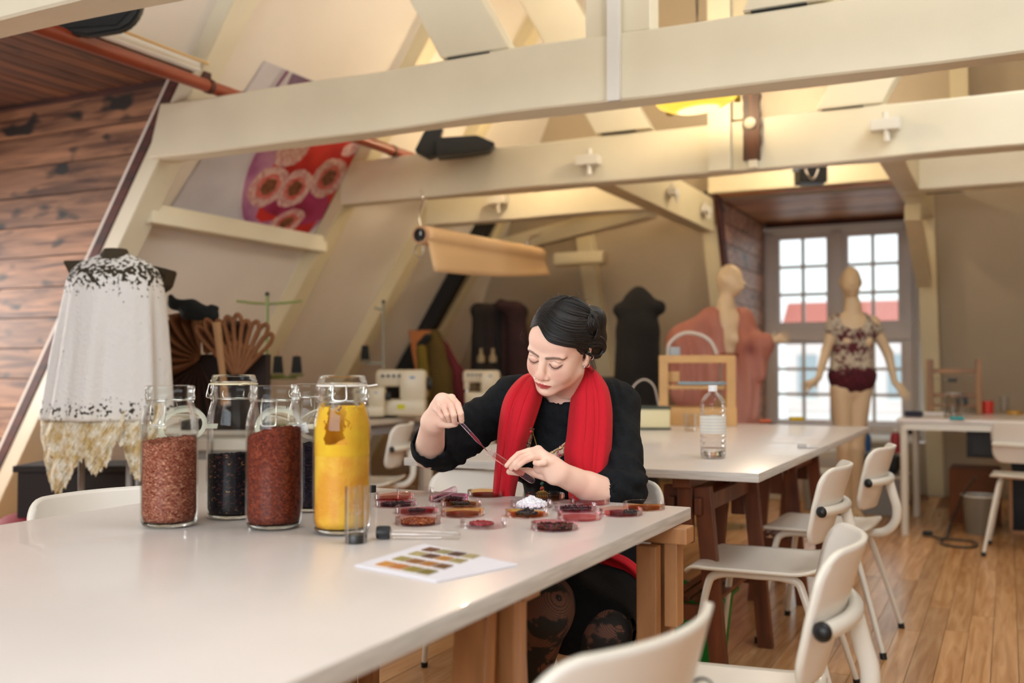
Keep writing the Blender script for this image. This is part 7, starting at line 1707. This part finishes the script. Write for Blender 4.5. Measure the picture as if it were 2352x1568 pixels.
for i in range(40):
    s_ = i/39; pstrand([(1344+2*s_, 806+4*s_), (1358, 812+6*s_), (1372, 814+6*s_), (1384, 806+5*s_)], rr.uniform(.0011, .0020), rr.uniform(.001, .004))
obj('hair', b, M_hair, woman, world=True, smooth=180)['kind'] = 'stuff'
b = B()
for i in range(80):      # loose fine hairs
    a = rr.uniform(-1.9, 1.9); p = onE(EC+a3(math.sin(a)*.08, rr.uniform(-.03, .11), math.cos(a)*.09), .002); n_ = (p-EC)/np.linalg.norm(p-EC); tdir = a3(rr.uniform(-1, 1), rr.uniform(-.3, 1), rr.uniform(-.6, .6)); L_ = rr.uniform(.008, .020)
    tube(b, [Vector(hw1(q)) for q in (p, p+n_*L_*.25+tdir*L_*.35, p+n_*L_*.40+tdir*L_*.8, p+n_*L_*.35+tdir*L_*1.3)], 0.00022, 3)
for i in range(4):
    p = a3(-.062+rr.uniform(-.006, .004), -.062+rr.uniform(-.01, .02), .055+rr.uniform(-.02, .02)); tube(b, [Vector(hw1(q)) for q in (p, p+a3(-.006, -.006, .008), p+a3(-.012, -.004, -.002), p+a3(-.008+rr.uniform(-.006, .006), -.002, -.016))], 0.00025, 3)
for i in range(10):
    p = a3(.062, .060+rr.uniform(-.01, .01), -.050); tube(b, [Vector(hw1(q)) for q in (p, p+a3(.006, .004, -.03), p+a3(.004+rr.uniform(-.008, .008), -.004, -.06))], 0.0003, 3)
obj('loose_hair', b, mat('brown_fine_hair', '3a281c', rough=0.5), woman, world=True)['kind'] = 'stuff'
# lashes
b = B()
for s in (-1, 1):
    for k in range(12):
        u = k/11; x = s*(.0175+.030*u); z = -.0085-.0060*math.sin(PI*min(1, u*1.05)); y = -.0905+.009*u*u+.003*(1-math.sin(PI*u)); p = a3(x, y, z)
        d = a3(s*(u-.35)*.004+rr.uniform(-.0005, .0005), -.0022, -.0030-rr.uniform(0, .0012)); tube(b, [Vector(hf(p)), Vector(hf(p+d*.6)), Vector(hf(p+d+a3(0, -.0010, .0012)))], [.00045, .0003, .00012], 3)
obj('eyelashes', b, mat('black_lash', '120c0a', rough=0.6), woman, world=True)['kind'] = 'stuff'
# jewellery
M_silver = mat('silver', 'c8c4be', rough=0.2, metal=1.0)
b = B(); lathe(b, [(0, .004), (.003, .0026), (.004, 0), (.003, -.0026), (0, -.004)], 14, Vector(hw1((.0735, -.004, -.036)))); obj('ear_stud', b, M_silver, woman, world=True, smooth=60)
for k, (x, y, z) in enumerate(((.0745, .014, -.040), (.0800, .026, -.022))):
    c0 = Vector(hw1((x, y, z))); fx, fz = Vector(HM @ a3(0.3, 1, 0)), Vector(HM @ a3(0, 0, 1)); obj('ear_ring', tube(B(), [c0+(fx*math.cos(a*PI/8)+fz*math.sin(a*PI/8))*.0055 for a in range(16)], .0010, 6, closed=True), M_silver, woman, world=True, smooth=60)
c0 = Vector(hf((-.0165, -.0985, -.0440))); obj('nose_ring', tube(B(), [c0+Vector(HM @ a3(math.cos(a*PI/6)*.0035, math.sin(a*PI/6)*.002, math.sin(a*PI/6)*.0035)) for a in range(12)], .0005, 5, closed=True), M_silver, woman, world=True, smooth=60)
# embroidered border of the top, beads and pendant
def emb_():
    m = chips('embroidery', [(0, 'd8c0a8'), (0.35, 'e4d4bc'), (0.55, 'b03850'), (0.72, '1c2420'), (0.85, '7a8c4c'), (0.93, 'c8787c')], 320, bump=0.6); return m
_sb = BVHTree.FromPolygons([tuple(p) for p in SWB[0]], [tuple(map(int, q)) for q in SWB[1]])
def on_sw(px, py, off):
    r = ray(px, py).normalized(); p, n, _, dd = _sb.ray_cast(CP, r)
    return (p-r*off) if p is not None else at(px, py, 2.5)
def band(name, pts, wpx, off, m, k=0.0):
    P = []; S_ = spline([Vector((x, y, 0)) for x, y in pts], 6)
    for i, p in enumerate(S_):
        t = (S_[min(i+1, len(S_)-1)]-S_[max(i-1, 0)]).normalized(); n = Vector((-t.y, t.x, 0))
        P.append([on_sw(p.x+n.x*wpx*q, p.y+n.y*wpx*q, off) for q in (-.5, -.25, 0, .25, .5)])
    o = obj(name, grid(B(), P), m, woman, world=True, smooth=60); solid(o, 0.002); return o
E1 = [(1216, 985), (1222, 1004), (1212, 1020), (1204, 1034)]; E2 = [(1252, 1062), (1270, 1047), (1290, 1036), (1306, 1022)]
band('embroidered_border', [(1219, 982), (1214, 1006), (1206, 1034)], 17, .003, emb_()); band('embroidered_border', [(1250, 1058), (1272, 1046), (1290, 1035), (1312, 1018)], 22, .003, emb_())
M_gold = mat('old_gold', 'a88a4a', rough=0.35, metal=0.8)
band('gold_edging', [(1220, 978), (1226, 1000), (1233, 1024)], 2.2, .006, M_gold); band('gold_edging', [(1256, 1046), (1276, 1035), (1292, 1026), (1304, 1012)], 2.2, .006, M_gold)
M_redb = mat('red_bead', 'a82028', rough=0.25); M_greenb = mat('green_bead', '1e5a48', rough=0.2)
for px, py, r, m in ((1219, 991, .0042, M_redb), (1219, 984, .0022, M_greenb), (1245, 1100, .0035, M_redb), (1245, 1110, .0048, M_greenb), (1245, 1121, .0040, M_redb)):
    obj('bead', lathe(B(), [(0, r), (r*.7, r*.7), (r, 0), (r*.7, -r*.7), (0, -r)], 14, at(px, py, 2.455 if py > 1050 else 2.49)), m, woman, world=True, smooth=60)
obj('necklace_cord', tube(B(), [at(1245, 1085, 2.46), at(1245, 1128, 2.456)], .0009, 6), M_redb, woman, world=True)
b = B(); c0 = at(1245, 1128, 2.455); rt = Vector((math.cos(YAW), math.sin(YAW), 0))
tube(b, [c0+rt*.0045*math.cos(a*PI/6)+Vector((0, 0, .006+.0055*math.sin(a*PI/6))) for a in range(12)], .0009, 6, closed=True)
for k in range(9):
    a = R_(200+k*17.5); e = c0+rt*.016*math.cos(a)+Vector((0, 0, .010*math.sin(a)-.002)); tube(b, spline([c0, c0.lerp(e, .5)+Vector((0, 0, .003)), e], 4), .0008, 5)
for k in range(7): x = -.012+.004*k; tube(b, [c0+rt*x+Vector((0, 0, -.008)), c0+rt*x*1.1+Vector((0, 0, -.016))], .0013, 5)
obj('pendant', b, M_gold, woman, world=True, smooth=60)
# ---- what she holds
tb0, tb1 = at(1122, 1037, 2.372), at(1228, 1107, 2.372)
t = thing('test_tube', 'glass test tube with dark purple liquid held in her left hand', 'tube', (tb0+tb1)/2)
M_tt = thinglass('held_tube_glass', (0.96, 0.90, 0.93), 0.16); d = (tb1-tb0).normalized(); L_ = (tb1-tb0).length; Mf = frame_to(d); r = .0080
obj('tube_glass', lathe(B(), [(r*1.12, 0), (r*1.22, .001), (r*1.15, .003), (r, .005), (r, L_-.010), (r*.86, L_-.005), (r*.5, L_-.0015), (0, L_)], 28, tb0, M=Mf, cap0=False), M_tt, t, world=True, smooth=60)
obj('purple_liquid', lathe(B(), [(0, L_*.76), (r*.86, L_*.76), (r*.86, L_-.010), (r*.72, L_-.005), (r*.4, L_-.0025), (0, L_-.0020)], 24, tb0, M=Mf), mat('dark_purple_dye', '2a0a1c', rough=0.1, coat=0.5), t, world=True, smooth=60)
obj('dye_streak', lathe(B(), [(r*.9, L_*.10), (r*.9, L_*.76)], 24, tb0, M=Mf, cap0=False, cap1=False), thinglass('orange_tint', (0.92, 0.76, 0.74), 0.05), t, world=True, smooth=60)
p0, p1 = at(1051, 962, 2.366), at(1121, 1038, 2.368)
t = thing('pipette', 'pink tinted plastic pipette held in her right hand', 'pipette', (p0+p1)/2)
d = (p1-p0).normalized(); L_ = (p1-p0).length; Mf = frame_to(d)
obj('pipette_body', lathe(B(), [(0, -.012), (.005, -.010), (.0062, 0), (.0060, .008), (.0042, .014), (.0040, L_*.66), (.0030, L_*.70), (.0016, L_*.80), (.0009, L_)], 18, p0, M=Mf, cap1=False), thinglass('pink_pipette', (0.88, 0.72, 0.80), 0.2), t, world=True, smooth=60)
obj('dye_column', tube(B(), [p0+d*L_*.42, p0+d*L_*.66, p0+d*L_*.70, p0+d*L_*.80, p0+d*L_*.97], [.0032, .0032, .0024, .0012, .0006], 12), mat('pipette_dye', '8a2234', rough=0.2), t, world=True, smooth=60)
